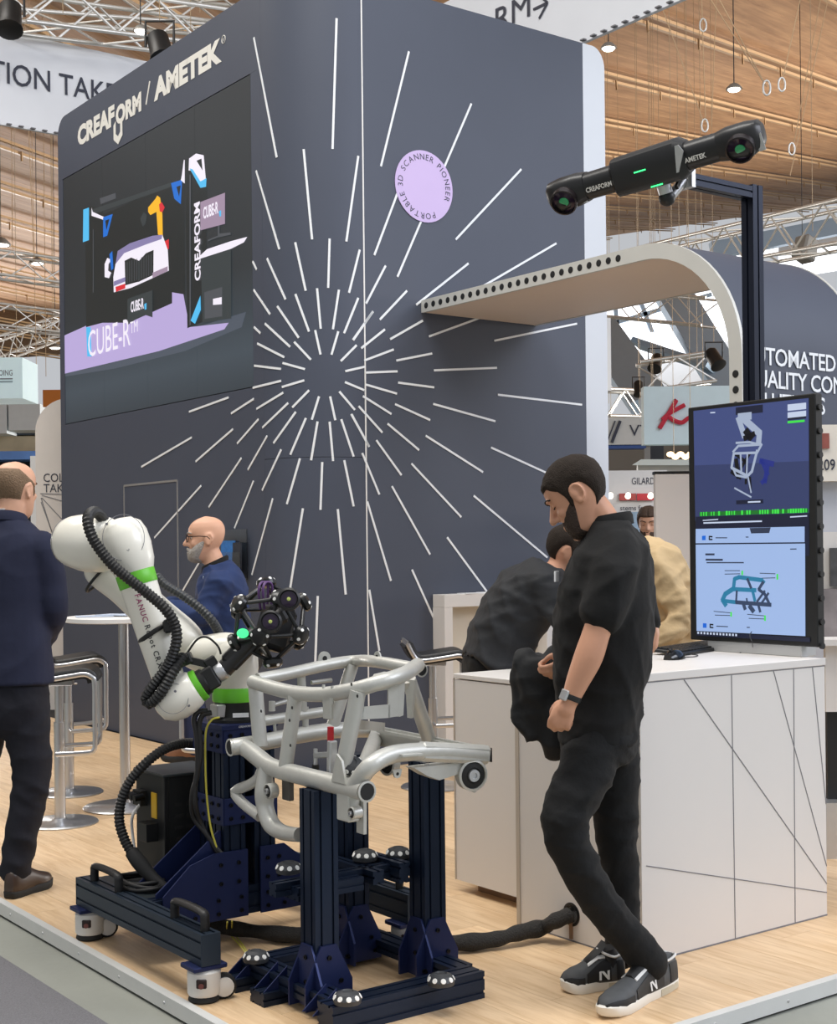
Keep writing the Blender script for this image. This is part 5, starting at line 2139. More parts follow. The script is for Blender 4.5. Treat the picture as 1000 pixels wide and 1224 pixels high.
# toggle clamp with red handle
tcl = thing('toggle_clamp', PA(395, 930, -2.36), 'small steel toggle clamp with an upright red grip, holding the vehicle frame', 'clamp')
m_ = MB()
m_.bar(PA(396, 928, -2.36), PA(397, 885, -2.36), .022, .03, up=U, bev=.004)
m_.build('clamp_body', M_alu, tcl, 30)
m_ = MB()
m_.tube([PA(395, 886, -2.36), PA(395, 869, -2.36)], .011, 12)
m_.build('red_grip', mat('grip_red', '#C8202C', .4), tcl, 50)
m_ = MB()
m_.bar(PA(376, 903, -2.36), PA(396, 902, -2.36), .014, .02, bev=.003)
m_.build('clamp_arm', M_alu, tcl, 30)
m_ = MB()
m_.tube([PA(377, 895, -2.36), PA(377, 916, -2.36)], .007, 10)
m_.build('spindle', M_alu, tcl, 50)
m_ = MB()
m_.tube([PA(377, 914, -2.36), PA(377, 922, -2.36)], .012, 10)
m_.build('rubber_tip', M_rubber, tcl, 50)
m_ = MB()
m_.bar(PA(390, 929, -2.36), PA(408, 931, -2.36), .04, .008)
m_.build('clamp_foot', M_black, tcl, 0)
m_ = MB()
m_.bar(B(-2.40, -4.0, .725), PA(398, 931, -2.36), .035, .03)
m_.build('mounting_block', M_black, tcl, 0)
# ================================================================== PEOPLE
def remeshed(mb, voxel, smooth=4):
    me = mb.mesh('tmp')
    o = bpy.data.objects.new('tmp', me)
    COL.objects.link(o)
    r = o.modifiers.new('r', 'REMESH')
    r.mode = 'VOXEL'
    r.voxel_size = voxel
    r.adaptivity = 0.0
    s = o.modifiers.new('s', 'SMOOTH')
    s.factor = .5
    s.iterations = smooth
    dg = bpy.context.evaluated_depsgraph_get()
    ev = o.evaluated_get(dg)
    m2 = ev.to_mesh()
    n = len(m2.vertices)
    co = np.empty(n * 3)
    m2.vertices.foreach_get('co', co)
    fs = [list(p.vertices) for p in m2.polygons]
    ev.to_mesh_clear()
    bpy.data.objects.remove(o)
    bpy.data.meshes.remove(me)
    out = MB()
    out.add(co.reshape(-1, 3), fs)
    return out


def wrinkle(mb, amp, freq, seed=0):
    """shallow cloth folds: push vertices along their normals by smooth waves"""
    v = np.concatenate(mb.v)
    nr = np.zeros_like(v)
    f = np.array([q for q in mb.f if len(q) == 4])
    if len(f):
        e = np.cross(v[f[:, 2]] - v[f[:, 0]], v[f[:, 3]] - v[f[:, 1]])
        for k in range(4):
            np.add.at(nr, f[:, k], e)
    nr /= np.maximum(np.linalg.norm(nr, axis=1, keepdims=True), 1e-12)
    rs = np.random.RandomState(seed)
    d = np.zeros(len(v))
    K = 9
    for k in range(K):
        w = rs.normal(size=3)
        w[2] = w[2] * .9 + np.sign(w[2]) * .6
        w = w / np.linalg.norm(w) * freq * (.7 + rs.rand() * 1.1)
        w2 = rs.normal(size=3) * freq * .22
        env = .5 + .5 * np.sin(v @ (rs.normal(size=3) * freq * .16) + rs.rand() * 6.28)
        d += env ** 2 * ((1 - np.abs(np.sin(.5 * (v @ w) + 1.1 * np.sin(v @ w2) + rs.rand() * 6.28))) ** 1.6 - .3)
    d = np.clip(d, -1.2, 1.6)
    mb.v = [v + nr * (d * amp)[:, None]]
    return mb


def limb(mb, pts, seg=14, flat=None, up=(0, 0, 1), n=4):
    """tapered limb through (point, radius); round ends"""
    P = smooth_path([p for p, r in pts], n)
    Rr = [x[0] for x in smooth_path([A3(r, 0, 0) for p, r in pts], n)]
    mb.tube(P, Rr, seg, flat=flat, up=up)
    mb.ell(P[0], Rr[0] * .98, seg=12, rings=8)
    mb.ell(P[-1], Rr[-1] * .98, seg=12, rings=8)


def trunk(mb, st, seg=24, e=.82, n=4):
    """lofted trunk: stations (centre, half-width vector, half-depth vector)"""
    C = smooth_path([s[0] for s in st], n)
    W = smooth_path([s[1] for s in st], n)
    Dp = smooth_path([s[2] for s in st], n)
    rg = []
    for c, w, d in zip(C, W, Dp):
        r = []
        for j in range(seg):
            a_ = 2 * math.pi * j / seg
            x, y = math.cos(a_), math.sin(a_)
            r.append(c + w * math.copysign(abs(x) ** e, x) + d * math.copysign(abs(y) ** e, y))
        rg.append(r)
    mb.loft(rg)


class Head:
    #      z      front  back   half-width
    SL = [(-.118, .070, -.030, .018), (-.108, .088, -.020, .036), (-.090, .096, -.004, .050), (-.06, .097, -.040, .061), (-.03, .095, -.074, .068), (0, .091, -.092, .073),
          (.022, .086, -.099, .0755), (.042, .095, -.103, .0765), (.07, .093, -.102, .076), (.095, .078, -.09, .068), (.113, .055, -.07, .054), (.126, .025, -.042, .032), (.131, .0, -.012, .01)]

    def __init__(self, o, f, up, k=1.0):
        self.o, self.k = A3(o), k
        self.f = nrm(f)
        self.t = nrm(A3(up) - self.f * np.dot(A3(up), self.f))
        self.s = np.cross(self.t, self.f)

    def p(self, x, y, z):
        return self.o + self.k * (self.s * x + self.f * y + self.t * z)

    @property
    def R(self):
        return np.stack([self.s, self.f, self.t], 1)

    def surf(self, th, z, off=0.0):
        S_ = self.SL
        z = min(max(z, S_[0][0]), S_[-1][0])
        for i in range(len(S_) - 1):
            if S_[i][0] <= z <= S_[i + 1][0]:
                t = (z - S_[i][0]) / (S_[i + 1][0] - S_[i][0])
                fr, bk, w = [S_[i][j] * (1 - t) + S_[i + 1][j] * t for j in (1, 2, 3)]
                break
        mid, hd = (fr + bk) / 2, (fr - bk) / 2
        e = .86
        c, s = math.cos(th), math.sin(th)
        y = mid + (hd + off) * math.copysign(abs(c) ** e, c)
        x = (w + off) * math.copysign(abs(s) ** e, s)
        return x, y, z

    def skin(self, mb, nose=1.0):
        rg = []
        for z in np.linspace(-.118, .131, 22):
            rg.append([self.p(*self.surf(t, z)) for t in np.linspace(0, 2 * math.pi, 29)[:-1]])
        mb.loft(rg)
        k = self.k
        R = self.R
        limb(mb, [(self.p(0, .086, .036), .009 * k), (self.p(0, .104, .012), .0105 * k), (self.p(0, .119, -.011), .0135 * k)], 10)
        for s in (-1, 1):
            mb.ell(self.p(s * .012, .099, -.017), (.009 * k, .012 * k, .009 * k), R, 10, 6)
            mb.ell(self.p(s * .03, .086, .045), (.026 * k, .012 * k, .009 * k), R, 12, 6)      # brow ridge
            mb.ell(self.p(s * .045, .068, -.012), (.02 * k, .02 * k, .018 * k), R, 12, 6)       # cheekbone
            # ear
            ec = self.p(s * .0755, -.008, .0)
            Re = R @ axis_rot((0, 0, 1), s * -.35) @ axis_rot((1, 0, 0), .12)
            mb.ell(ec + self.t * .008 * k, (.008 * k, .016 * k, .022 * k), Re, 12, 8)
            mb.ell(ec - self.t * .016 * k + self.f * .004 * k, (.008 * k, .011 * k, .014 * k), Re, 10, 6)
        for s in (-1, 1):
            hx_pts = [(-.002, .012, -.012), (.002, .016, .008), (.004, .01, .028), (.005, -.008, .034), (.005, -.022, .022), (.004, -.024, .0), (.002, -.014, -.02), (.0, .002, -.03)]
            mb.tube(smooth_path([self.p(s * (.0785 + x), y - .008, z) for x, y, z in hx_pts], 3), .0042 * k, 6)
        mb.ell(self.p(0, .097, -.05), (.024 * k, .009 * k, .0055 * k), R, 12, 6)
        mb.ell(self.p(0, .095, -.064), (.022 * k, .010 * k, .007 * k), R, 12, 6)
        mb.ell(self.p(0, .087, -.098), (.022 * k, .014 * k, .015 * k), R, 12, 6)

    def shell(self, lo, hi, th0, th1, off, name, material, parent, voxel=.004, jit=0.0, nth=40, nz=14, seed=1):
        """a layer over the head between the heights lo(th) and hi(th): hair or beard"""
        rs = np.random.RandomState(seed)
        m_ = MB()
        ths = np.linspace(th0, th1, nth)
        outer, inner = [], []
        for i in range(nz + 1):
            ro, ri = [], []
            for t in ths:
                z = lo(t) + (hi(t) - lo(t)) * i / nz
                edge = min(1, 3.2 * min(i / nz, 1 - i / nz) + (.25 if i else 0)) if hi(t) < .125 else min(1, 3.5 * i / nz + .2)
                if th1 - th0 < 4:
                    edge *= min(1, .15 + 3.5 * min(t - th0, th1 - t) / (th1 - th0) * 2)
                o_ = off * edge + jit * rs.normal() * .5
                x, y, zz = self.surf(t, z, o_)
                if z > .1:
                    zz += off * (z - .1) / .03
                ro.append(self.p(x, y, zz))
                x, y, zz = self.surf(t, z, -.008)
                ri.append(self.p(x * .96, y * .96, zz - (.006 if z > .1 else 0)))
            outer.append(ro)
            inner.append(ri)
        n1, n2 = nz + 1, nth
        vs = [p for r in outer for p in r] + [p for r in inner for p in r]
        N = n1 * n2
        fs = []
        for i in range(n1 - 1):
            for j in range(n2 - 1):
                a_ = i * n2 + j
                fs.append([a_, a_ + 1, a_ + n2 + 1, a_ + n2])
                fs.append([N + a_ + n2, N + a_ + n2 + 1, N + a_ + 1, N + a_])
        for i in range(n1 - 1):
            for j in (0, n2 - 1):
                a_ = i * n2 + j
                q = [a_, a_ + n2, N + a_ + n2, N + a_]
                fs.append(q if j == 0 else q[::-1])
        for j in range(n2 - 1):
            for i in (0, n1 - 1):
                a_ = i * n2 + j
                q = [a_ + 1, a_, N + a_, N + a_ + 1]
                fs.append(q if i == 0 else q[::-1])
        m_.add(vs, fs)
        return m_.build(name, material, parent, 180)

    def eyes(self, parent, brow_mat, closed=False):
        k = self.k
        for s in (-1, 1):
            m_ = MB()
            if closed:
                m_.ell(self.p(s * .031, .0745, .022), (.014 * k, .012 * k, .009 * k), self.R, 14, 8)
                lid = m_.build('eyelid', closed, parent, 180)
                m_ = MB()
                m_.tube(smooth_path([self.p(s * x, y, z) for x, y, z in ((.019, .079, .019), (.027, .0865, .0155), (.036, .086, .015), (.045, .078, .017))], 3), .0016 * k, 5)
                m_.build('eyelash', brow_mat, lid, 60)
            else:
              m_.ell(self.p(s * .031, .0745, .021), (.012 * k, .011 * k, .0075 * k), self.R, 14, 8)
              e = m_.build('eye', mat('eye_white', '#D8D2CC', .25, var=0), parent, 180)
              m_ = MB()
              m_.ell(self.p(s * .031, .083, .019), (.0055 * k, .0035 * k, .0055 * k), self.R, 10, 6)
              m_.build('iris', mat('eye_dark', '#2a1c14', .2, var=0), e, 180)
            m_ = MB()
            P = [self.p(s * x, y, z) for x, y, z in ((.012, .098, .041), (.028, .0985, .049), (.045, .089, .05), (.056, .077, .043))]
            m_.tube(smooth_path(P, 3), .003 * k, 6)
            m_.build('eyebrow', brow_mat, parent, 60)


def hand(mb, wrist, d, back, side, k=1.0, curl=.9, thumb=1, spread=.0):
    """a hand from the wrist along d; back = outward normal of the back of the hand; side = towards the thumb; fingers curl to the palm"""
    d, back = nrm(d), nrm(back)
    side = nrm(A3(side) - d * np.dot(side, d))
    back = nrm(np.cross(side, d)) * (1 if np.dot(np.cross(side, d), back) > 0 else -1)
    w = A3(wrist)
    q = lambda a_, b_, c_: w + k * (d * a_ + side * b_ + back * c_)
    R = np.stack([side, back, d], 1)
    limb(mb, [(q(-.02, 0, 0), .027 * k), (q(.012, 0, 0), .027 * k), (q(.03, 0, 0), .03 * k)], 14, n=3)
    mb.ell(q(.055, .002, .0), (.040 * k, .0165 * k, .045 * k), R, 16, 10)
    mb.ell(q(.04, .022, -.012), (.018 * k, .017 * k, .03 * k), R, 12, 8)
    for i, (b_, l1, l2, l3) in enumerate(((.030, .040, .025, .02), (.0105, .044, .028, .021), (-.0095, .041, .026, .02), (-.0285, .033, .02, .017))):
        r = (.0095, .0098, .0092, .0082)[i]
        p = q(.088 - .006 * abs(i - 1.2), b_, .003)
        ang = curl * (.55 + .08 * i)
        pts = [(q(.05, b_ * .9, .002), r * k), (p, r * 1.05 * k)]
        a_ = ang
        for l in (l1, l2, l3):
            p = p + k * l * (d * math.cos(a_) - back * math.sin(a_))
            pts.append((p, r * k * .93))
            a_ += curl * .95
        limb(mb, pts, 9, n=3)
    tp = q(.03, .034 * thumb, -.014)
    limb(mb, [(q(.018, .02 * thumb, -.01), .014 * k), (tp, .0125 * k), (q(.062, .042 * thumb, -.034), .011 * k), (q(.082, .030 * thumb, -.046), .0095 * k)], 10, n=3)


def shoe(parent, heel, toe, k, mats, side_out, letter=None, name='shoe', sole_h=.03, dress=False):
    """a trainer (or a plain shoe) from heel to toe on the floor"""
    heel, toe = A3(heel), A3(toe)
    d = nrm(toe - heel)
    L_ = np.linalg.norm(toe - heel)
    s = nrm(np.cross(Z, d))
    q = lambda a_, b_, c_: heel + d * a_ * L_ + s * b_ * k + Z * c_ * k
    out = [(0.0, .022), (.03, .03), (.12, .036), (.3, .036), (.45, .036), (.62, .045), (.78, .05), (.9, .042), (.97, .026), (1.0, .008)]
    m_ = MB()
    rg = []
    for z_, gr in ((0.0, .94), (.006, 1.0), (sole_h, 1.02), (sole_h + .004, .97)):
        rg.append([q(.5 + (a_ - .5) * gr, w * gr, z_ + (.018 * max(0, a_ - .8) * 5 * .6 if z_ > 0 else .01 * max(0, a_ - .85) * 5)) for a_, w in out] +
                  [q(.5 + (a_ - .5) * gr, -w * gr, z_ + (.018 * max(0, a_ - .8) * 5 * .6 if z_ > 0 else .01 * max(0, a_ - .85) * 5)) for a_, w in out[::-1]])
    m_.loft(rg)
    so = m_.build(name + '_sole', mats[1], parent, 50)
    m_ = MB()
    rg = []
    for a_, w, h in ((.0, .02, .075), (.03, .03, .088), (.12, .036, .092), (.25, .037, .083), (.36, .037, .092), (.46, .037, .088), (.58, .04, .07), (.70, .045, .055), (.82, .046, .046), (.92, .036, .036), (.98, .018, .02)):
        r = []
        for t in np.linspace(0, math.pi, 12):
            c_, s_ = math.cos(t), math.sin(t)
            r.append(q(a_, w * math.copysign(abs(c_) ** .7, c_), sole_h + h * abs(s_) ** .8))
        r += [q(a_, -w * .6, sole_h - .01), q(a_, w * .6, sole_h - .01)]
        rg.append(r)
    m_.loft(rg)
    up = m_.build(name + '_upper', mats[0], so, 60)
    if not dress:
        ST = [(.0, .02, .075), (.03, .03, .088), (.12, .036, .092), (.25, .037, .083), (.36, .037, .092), (.46, .037, .088), (.58, .04, .07), (.70, .045, .055), (.82, .046, .046), (.92, .036, .036), (.98, .018, .02)]

        def up_pt(a_, t, off=.0025):
            w = np.interp(a_, [x[0] for x in ST], [x[1] for x in ST]) + off
            h = np.interp(a_, [x[0] for x in ST], [x[2] for x in ST]) + off
            c_, s_ = math.cos(t), math.sin(t)
            return q(a_, w * math.copysign(abs(c_) ** .7, c_), sole_h + h * abs(s_) ** .8)

        def overlay(nm, a0, a1, tf0, tf1, material, na=7, nt=6, off=.0025):
            for flip in (0, 1):
                m_ = MB()
                for (o_) in (off,):
                    g_ = []
                    for i_ in range(na + 1):
                        a_ = a0 + (a1 - a0) * i_ / na
                        t0_, t1_ = tf0(i_ / na), tf1(i_ / na)
                        row_ = [up_pt(a_, (t if not flip else math.pi - t), o_) for t in np.linspace(t0_, t1_, nt)]
                        row_ += [up_pt(a_, (t if not flip else math.pi - t), o_ - .004) for t in np.linspace(t1_, t0_, nt)]
                        g_.append(row_)
                    m_.loft(g_)
                m_.build(name + nm, material, so, 60)

        overlay('_side_panel', .26, .66, lambda x: .03, lambda x: .95 - .45 * x, mats[2])
        overlay('_heel_counter', .0, .16, lambda x: .03, lambda x: .75, mats[2])
        overlay('_toe_guard', .70, .985, lambda x: .0, lambda x: .35 + .5 * x * x, mats[2])
        overlay('_eyestay', .34, .62, lambda x: .95, lambda x: 1.2, mats[3], off=.0035)
        m_ = MB()       # tongue
        m_.loft([[q(a_, s_ * w_, z_ + dz) for s_, dz in ((-1, -.006), (-.5, .004), (.5, .004), (1, -.006), (.5, -.012), (-.5, -.012))] for a_, w_, z_ in ((.62, .018, .098), (.5, .024, .118), (.40, .027, .135), (.34, .027, .150), (.32, .025, .156))])
        m_.build(name + '_tongue', mats[2], so, 60)
        m_ = MB()       # sock
        m_.tube([q(.22, 0, .06), q(.24, 0, .11), q(.26, 0, .135)], [.034, .034, .033], 14)
        m_.build('sock', mats[2], so, 60)
        m_ = MB()       # heel wedge of the sole
        m_.loft([[q(a_, s_ * w_ * 1.03, z_) for s_, z_ in ((-1, .004), (1, .004), (1, .026), (-1, .026))] for a_, w_ in ((.005, .026), (.06, .034), (.2, .0375), (.3, .037))])
        m_.build(name + '_heel_wedge', mat('trainer_wedge', '#BFB7A2', .6), so, 40)
        m_ = MB()       # collar edge
        col = [q(.02, 0, .112), q(.08, .034, .12), q(.2, .036, .112), q(.33, .03, .122), q(.40, .012, .132), q(.40, -.012, .132), q(.33, -.03, .122), q(.2, -.036, .112), q(.08, -.034, .12)]
        m_.tube(smooth_path(col, 4, True), .0045, 6, closed=True)
        m_.build(name + '_collar', mats[3], so, 60)
        for i in range(4):
            m_ = MB()
            a_ = .44 + i * .055
            m_.tube(smooth_path([q(a_, .026, sole_h + .074 - i * .012), q(a_ + .01, 0, sole_h + .094 - i * .012), q(a_ + .02, -.026, sole_h + .074 - i * .012)], 4), .0045, 6)
            m_.build(name + '_lace', mats[2], so, 60)
        if letter:
            m_ = MB()
            so_ = 1 if np.dot(s, side_out) > 0 else -1
            ex = -d if np.dot(np.cross(-d, Z), s * so_) > 0 else d
            for bold, lift, mi in ((.03, .0, 0),):
                text_on(m_, letter, q(.47 if np.dot(ex, d) < 0 else .33, .0445 * so_, sole_h + .012), ex, nrm(Z - s * so_ * .25), height=.040 * k, bold=bold, mi=mi, lift=lift, shear=.1)
            m_.build(name + '_letter', [mats[3], mats[2]], so, 0)
    return so


def cloth_part(parent, name, mb, voxel, material, amp=0.0, freq=30, seed=0, smooth=5):
    m2 = remeshed(mb, voxel, smooth)
    if amp:
        wrinkle(m2, amp, freq, seed)
    return m2.build(name, material, parent, 180)


M_skin_a = mat('skin_tan', '#C79478', .5, var=.06, vscale=14, spec=.35)
M_skin_b = mat('skin_fair', '#D9A88C', .48, var=.07, vscale=14, spec=.35)
M_hair_dk = mat('hair_dark', '#2b231d', .8, var=.35, vscale=90, bump=.35, bscale=220, spec=.2)
M_hair_br = mat('hair_brown', '#4b3626', .6, var=.35, vscale=90, bump=.5, bscale=160)
M_beard_gy = mat('beard_grey', '#A9A29A', .7, var=.45, vscale=110, bump=.6, bscale=180)
M_polo = mat('black_jersey', '#070708', .92, var=.2, vscale=12, bump=.15, bscale=22)
M_trou = mat('black_cotton', '#07080a', .92, var=.2, vscale=14, bump=.2, bscale=26)
M_jack = mat('charcoal_softshell', '#1b1d21', .75, var=.15, vscale=10, bump=.2, bscale=14)
M_navy = mat('navy_wool', '#191e36', .9, var=.12, vscale=12, bump=.1, bscale=20)
M_navyt = mat('navy_trouser', '#12131e', .9, var=.12, vscale=12, bump=.15, bscale=20)
M_blue = mat('blue_blazer', '#1b2f5a', .85, var=.12, vscale=12, bump=.12, bscale=18)
M_beige = mat('beige_cotton', '#C7AC82', .8, var=.1, vscale=10, bump=.35, bscale=16)

# ------------------------------------------------------------------ the man in black
YM = 4.66
FW = nrm(A3(-.95, .30, 0))                  # facing
SD = np.cross(Z, FW)                        # his left, towards the camera
man = thing('person', A3(*D(725, 860, YM)[:2], 0), 'standing bearded man in black polo shirt and black trousers, looking down at the frame', 'person')
P_ = lambda px, py, dy=0.0: D(px, py, YM + dy)
hipC, waist, chest, neckB = P_(716, 868), P_(716, 800), P_(722, 690), P_(728, 625)
hd = Head(P_(693, 594, .0), nrm(FW * .80 - Z * .60), nrm(Z * .8 + FW * .6), 1.04)
shL, elL, wrL = P_(735, 668, -.15), P_(713, 755, -.20), P_(681, 838, -.21)
shR, elR, haR = P_(745, 668, .17), P_(772, 768, .19), P_(662, 800, .22)
core = [(hipC - Z * .02, SD * .15, FW * .115), (P_(714, 835), SD * .145, FW * .12), (waist, SD * .15, FW * .135), (P_(718, 745), SD * .165, FW * .135), (chest, SD * .18, FW * .125), (P_(730, 655), SD * .165, FW * .10), (P_(730, 632), SD * .09, FW * .06)]
body = MB()
trunk(body, [(c, w * .9, d * .9) for c, w, d in core])
hd.skin(body)
limb(body, [(P_(728, 645), .07), (P_(719, 622), .058), (P_(709, 606), .054), (P_(700, 597), .05)], 16)
limb(body, [(P_(738, 672, -.12), .04), (P_(728, 710, -.18), .048), (elL, .045), (P_(703, 785, -.21), .047), (P_(690, 815, -.21), .038), (wrL, .0285)], 16)
limb(body, [(P_(745, 672, .12), .04), (P_(762, 720, .19), .046), (elR, .044), (P_(735, 785, .2), .043), (P_(694, 791, .14), .031)], 14)
hand(body, wrL, P_(664, 874, -.2) - wrL, SD * -.2 + FW * .4 - V * .0 + A3(-.3, -1, .1), FW * 1.0 + Z * .25, 1.0, 1.55)
hand(body, P_(684, 788, .12), P_(658, 806, .09) - P_(684, 788, .12), A3(-.4, -.9, .3), A3(.2, -.2, 1), .95, 1.2)
# legs inside the trousers
legN = [(P_(712, 880, -.07), .085), (P_(694, 935, -.13), .08), (P_(672, 985, -.17), .062), (P_(702, 1050, -.14), .055), (P_(742, 1105, -.1), .043), (P_(776, 1148, -.05), .04)]
legF = [(P_(728, 880, .09), .085), (P_(736, 945, .1), .078), (P_(738, 1005, .1), .06), (P_(742, 1070, .12), .055), (P_(742, 1120, .13), .043), (P_(738, 1150, .14), .04)]
for lg in (legN, legF):
    limb(body, [(p, r * .85) for p, r in lg], 14)
cloth_part(man, 'body', body, .0052, M_skin_a, smooth=3)
sh = MB()
trunk(sh, [(hipC - Z * .055, SD * .168, FW * .132), (P_(716, 835), SD * .165, FW * .145), (P_(719, 800), SD * .17, FW * .162), (P_(721, 745), SD * .18, FW * .166), (P_(726, 695), SD * .195, FW * .152), (P_(733, 657), SD * .178, FW * .12), (P_(731, 634), SD * .12, FW * .085), (P_(729, 622), SD * .075, FW * .07)])
limb(sh, [(P_(738, 660, -.11), .08), (P_(732, 690, -.16), .085), (P_(724, 718, -.18), .08), (P_(720, 733, -.19), .075)], 16)
limb(sh, [(P_(745, 660, .12), .075), (P_(757, 700, .18), .07), (P_(768, 742, .195), .064)], 16)
cloth_part(man, 'polo_shirt', sh, .010, M_polo, .0065, 44, 3)
m_ = MB()       # collar
cr_ = [(P_(729, 624) + SD * .072 * math.cos(t) + FW * .068 * math.sin(t) + Z * (.012 * math.sin(-t)), 0) for t in np.linspace(0, 2 * math.pi, 25)[:-1]]
m_.loft([[p + (nrm(p - P_(729, 624)) * o_) + Z * h for p, _ in cr_] for o_, h in ((.012, -.018), (.008, .012), (.001, .024), (-.006, .02), (-.004, -.015))], closed=True)
m_.build('collar', M_polo, man, 60)
tr = MB()
trunk(tr, [(hipC + Z * .03, SD * .155, FW * .122), (hipC - Z * .03, SD * .165, FW * .13), (hipC - Z * .09, SD * .16, FW * .12), (hipC - Z * .13, SD * .12, FW * .09)])
limb(tr, [(P_(712, 880, -.07), .098), (P_(697, 930, -.12), .093), (P_(674, 982, -.17), .078), (P_(692, 1035, -.15), .07), (P_(726, 1090, -.11), .064), (P_(760, 1130, -.06), .062), (P_(775, 1150, -.04), .067)], 18)
limb(tr, [(P_(730, 880, .09), .098), (P_(734, 945, .1), .088), (P_(737, 1005, .1), .072), (P_(743, 1070, .12), .064), (P_(742, 1120, .13), .06), (P_(740, 1140, .14), .062)], 18)
cloth_part(man, 'trousers', tr, .010, M_trou, .0055, 52, 5)
hd.eyes(man, M_hair_dk, M_skin_a)


def hl_short(t):
    a_ = abs((t + math.pi) % (2 * math.pi) - math.pi)     # 0 = front
    if a_ < .8:
        return .078
    if a_ < 1.22:
        return .078 + (.045 - .078) * (a_ - .8) / .42
    if a_ < 1.34:
        return .045 + (-.02 - .045) * (a_ - 1.22) / .12     # sideburn
    if a_ < 1.46:
        return -.02
    if a_ < 1.56:
        return -.02 + .052 * (a_ - 1.46) / .1
    if a_ < 1.85:
        return .032
    return .032 - .09 * min(1, (a_ - 1.85) / .7)


hd.shell(hl_short, lambda t: .1305, 0, 2 * math.pi, .0085, 'hair', M_hair_dk, man, jit=.0016, nth=80, nz=16)
M_beard_dk = mat('beard_dark', '#3a2b21', .75, var=.4, vscale=120, bump=.6, bscale=200)


def beard_hi(t):
    a_ = abs(t)
    return -.034 if a_ < .25 else (-.034 - .006 * (a_ - .25) / .35 if a_ < .6 else -.040 + .036 * min(1, (a_ - .6) / .75))


hd.shell(lambda t: -.1175, beard_hi, -1.45, 1.45, .0045, 'beard', M_beard_dk, man, jit=.0012, nth=48, nz=12)
# watch
wdir = nrm(wrL - elL)
wc_ = wrL - wdir * .012
m_ = MB()
m_.tube(ring_p(wc_, wdir, .031, 0), .007, 6, closed=True, flat=(.4, 1.5), up=wdir)
wt = m_.build('watch_strap', M_black, man, 60)
m_ = MB()
wn = nrm(A3(-.75, -.55, .1) - wdir * np.dot(A3(-.75, -.55, .1), wdir))
m_.box(wc_ + wn * .034, (.034, .036, .011), np.stack([nrm(np.cross(wdir, wn)), wdir, wn], 1), .004)
m_.build('watch_case', M_alu, wt, 30)
# name badge on the chest
m_ = MB()
bc_ = P_(665, 689, -.05)
m_.box(bc_, (.055, .006, .035), np.stack([SD, FW, Z], 1), .001)
m_.build('name_badge', M_paper, man, 0)
# shoes: toe and heel on the floor
TRM = (mat('trainer_grey', '#4A4C4E', .7, var=.2, vscale=40), mat('trainer_sole', '#E4E0D6', .6, var=.05), mat('trainer_black', '#17181a', .6), mat('trainer_trim', '#DAD9D6', .5))
shoe(man, G(803, 1178), G(718, 1219), 1.0, TRM, A3(0, -1, 0), 'N')
shoe(man, G(744, 1178), G(671, 1186), 1.0, TRM, A3(0, -1, 0), 'N')

# jacket over his right forearm
M_gry = mat('jacket_dark', '#15171a', .8, var=.15, vscale=10, bump=.3, bscale=14)
jk = MB()
yj = .225
trunk(jk, [(P_(648, 783, yj), A3(.07, 0, .0), A3(0, .075, 0)), (P_(645, 795, yj), A3(.088, 0, 0), A3(0, .085, 0)), (P_(645, 820, yj), A3(.085, 0, 0), A3(0, .075, 0)), (P_(648, 850, yj), A3(.075, 0, 0), A3(0, .06, 0)), (P_(650, 872, yj), A3(.066, 0, -.0), A3(0, .05, 0)),
           (P_(643, 881, yj), A3(.055, 0, .028), A3(0, .04, 0))], e=.8)
limb(jk, [(P_(628, 790, yj), .05), (P_(624, 830, yj + .02), .045), (P_(630, 870, yj + .02), .04)], 12)
limb(jk, [(P_(664, 785, yj), .05), (P_(664, 835, yj - .02), .055), (P_(662, 885, yj - .02), .05), (P_(663, 896, yj), .045)], 12)
j2 = remeshed(jk, .010, 4)
wrinkle(j2, .008, 34, 9)
j2.build('folded_jacket', M_gry, None, 180, label='dark softshell jacket draped over the forearm of the man in black', category='jacket')

# ------------------------------------------------------------------ the man bending over behind the counter
YB = 6.45
b2 = thing('person', A3(*D(590, 810, YB)[:2], 0), 'man in charcoal jacket bending over behind the low white counter', 'person')
Q = lambda px, py, dy=0.0: D(px, py, YB + dy)
FB = nrm(A3(.9, .2, -.25))
SB = nrm(np.cross(Z, FB))
UB = np.cross(FB, SB)
bod = MB()
spine = [(Q(590, 830), .16, .12), (Q(588, 800), .17, .135), (Q(600, 760), .165, .14), (Q(622, 722), .185, .145), (Q(648, 700), .2, .13), (Q(664, 692), .14, .10)]
def spine_st(g, dw=0.0, sidev=SB):
    st = []
    for i, (c, w, d) in enumerate(g):
        t = nrm(g[min(i + 1, len(g) - 1)][0] - g[max(i - 1, 0)][0])
        dv = nrm(np.cross(t, sidev))
        st.append((c, sidev * (w + dw), dv * (d + dw)))
    return st
trunk(bod, spine_st(spine, -.02))
hb_ = Head(Q(676, 662, .05), nrm(A3(.95, .1, -.45)), nrm(A3(.4, 0, 1)), .98)
hb_.skin(bod)
limb(bod, [(Q(660, 690, .03), .06), (Q(670, 672, .05), .053)], 14)
limb(bod, [(Q(650, 700, -.17), .05), (Q(676, 752, -.2), .042), (Q(700, 790, -.2), .03)], 12)
limb(bod, [(Q(655, 700, .2), .05), (Q(690, 740, .25), .042), (Q(715, 770, .22), .03)], 12)
hand(bod, Q(700, 790, -.2), A3(.6, 0, -.7), A3(0, -1, .2), A3(.7, 0, .5), .95, .7)
hand(bod, Q(715, 770, .22), A3(.8, 0, -.5), A3(0, 0, 1), A3(0, -1, 0), .95, .5)
for s in (-.09, .09):
    hpp = Q(590, 835) + SB * s
    limb(bod, [(hpp, .075), (hpp * A3(1, 1, 0) + Z * .46 + A3(.04, 0, 0), .055), (hpp * A3(1, 1, 0) + Z * .08, .038)], 12)
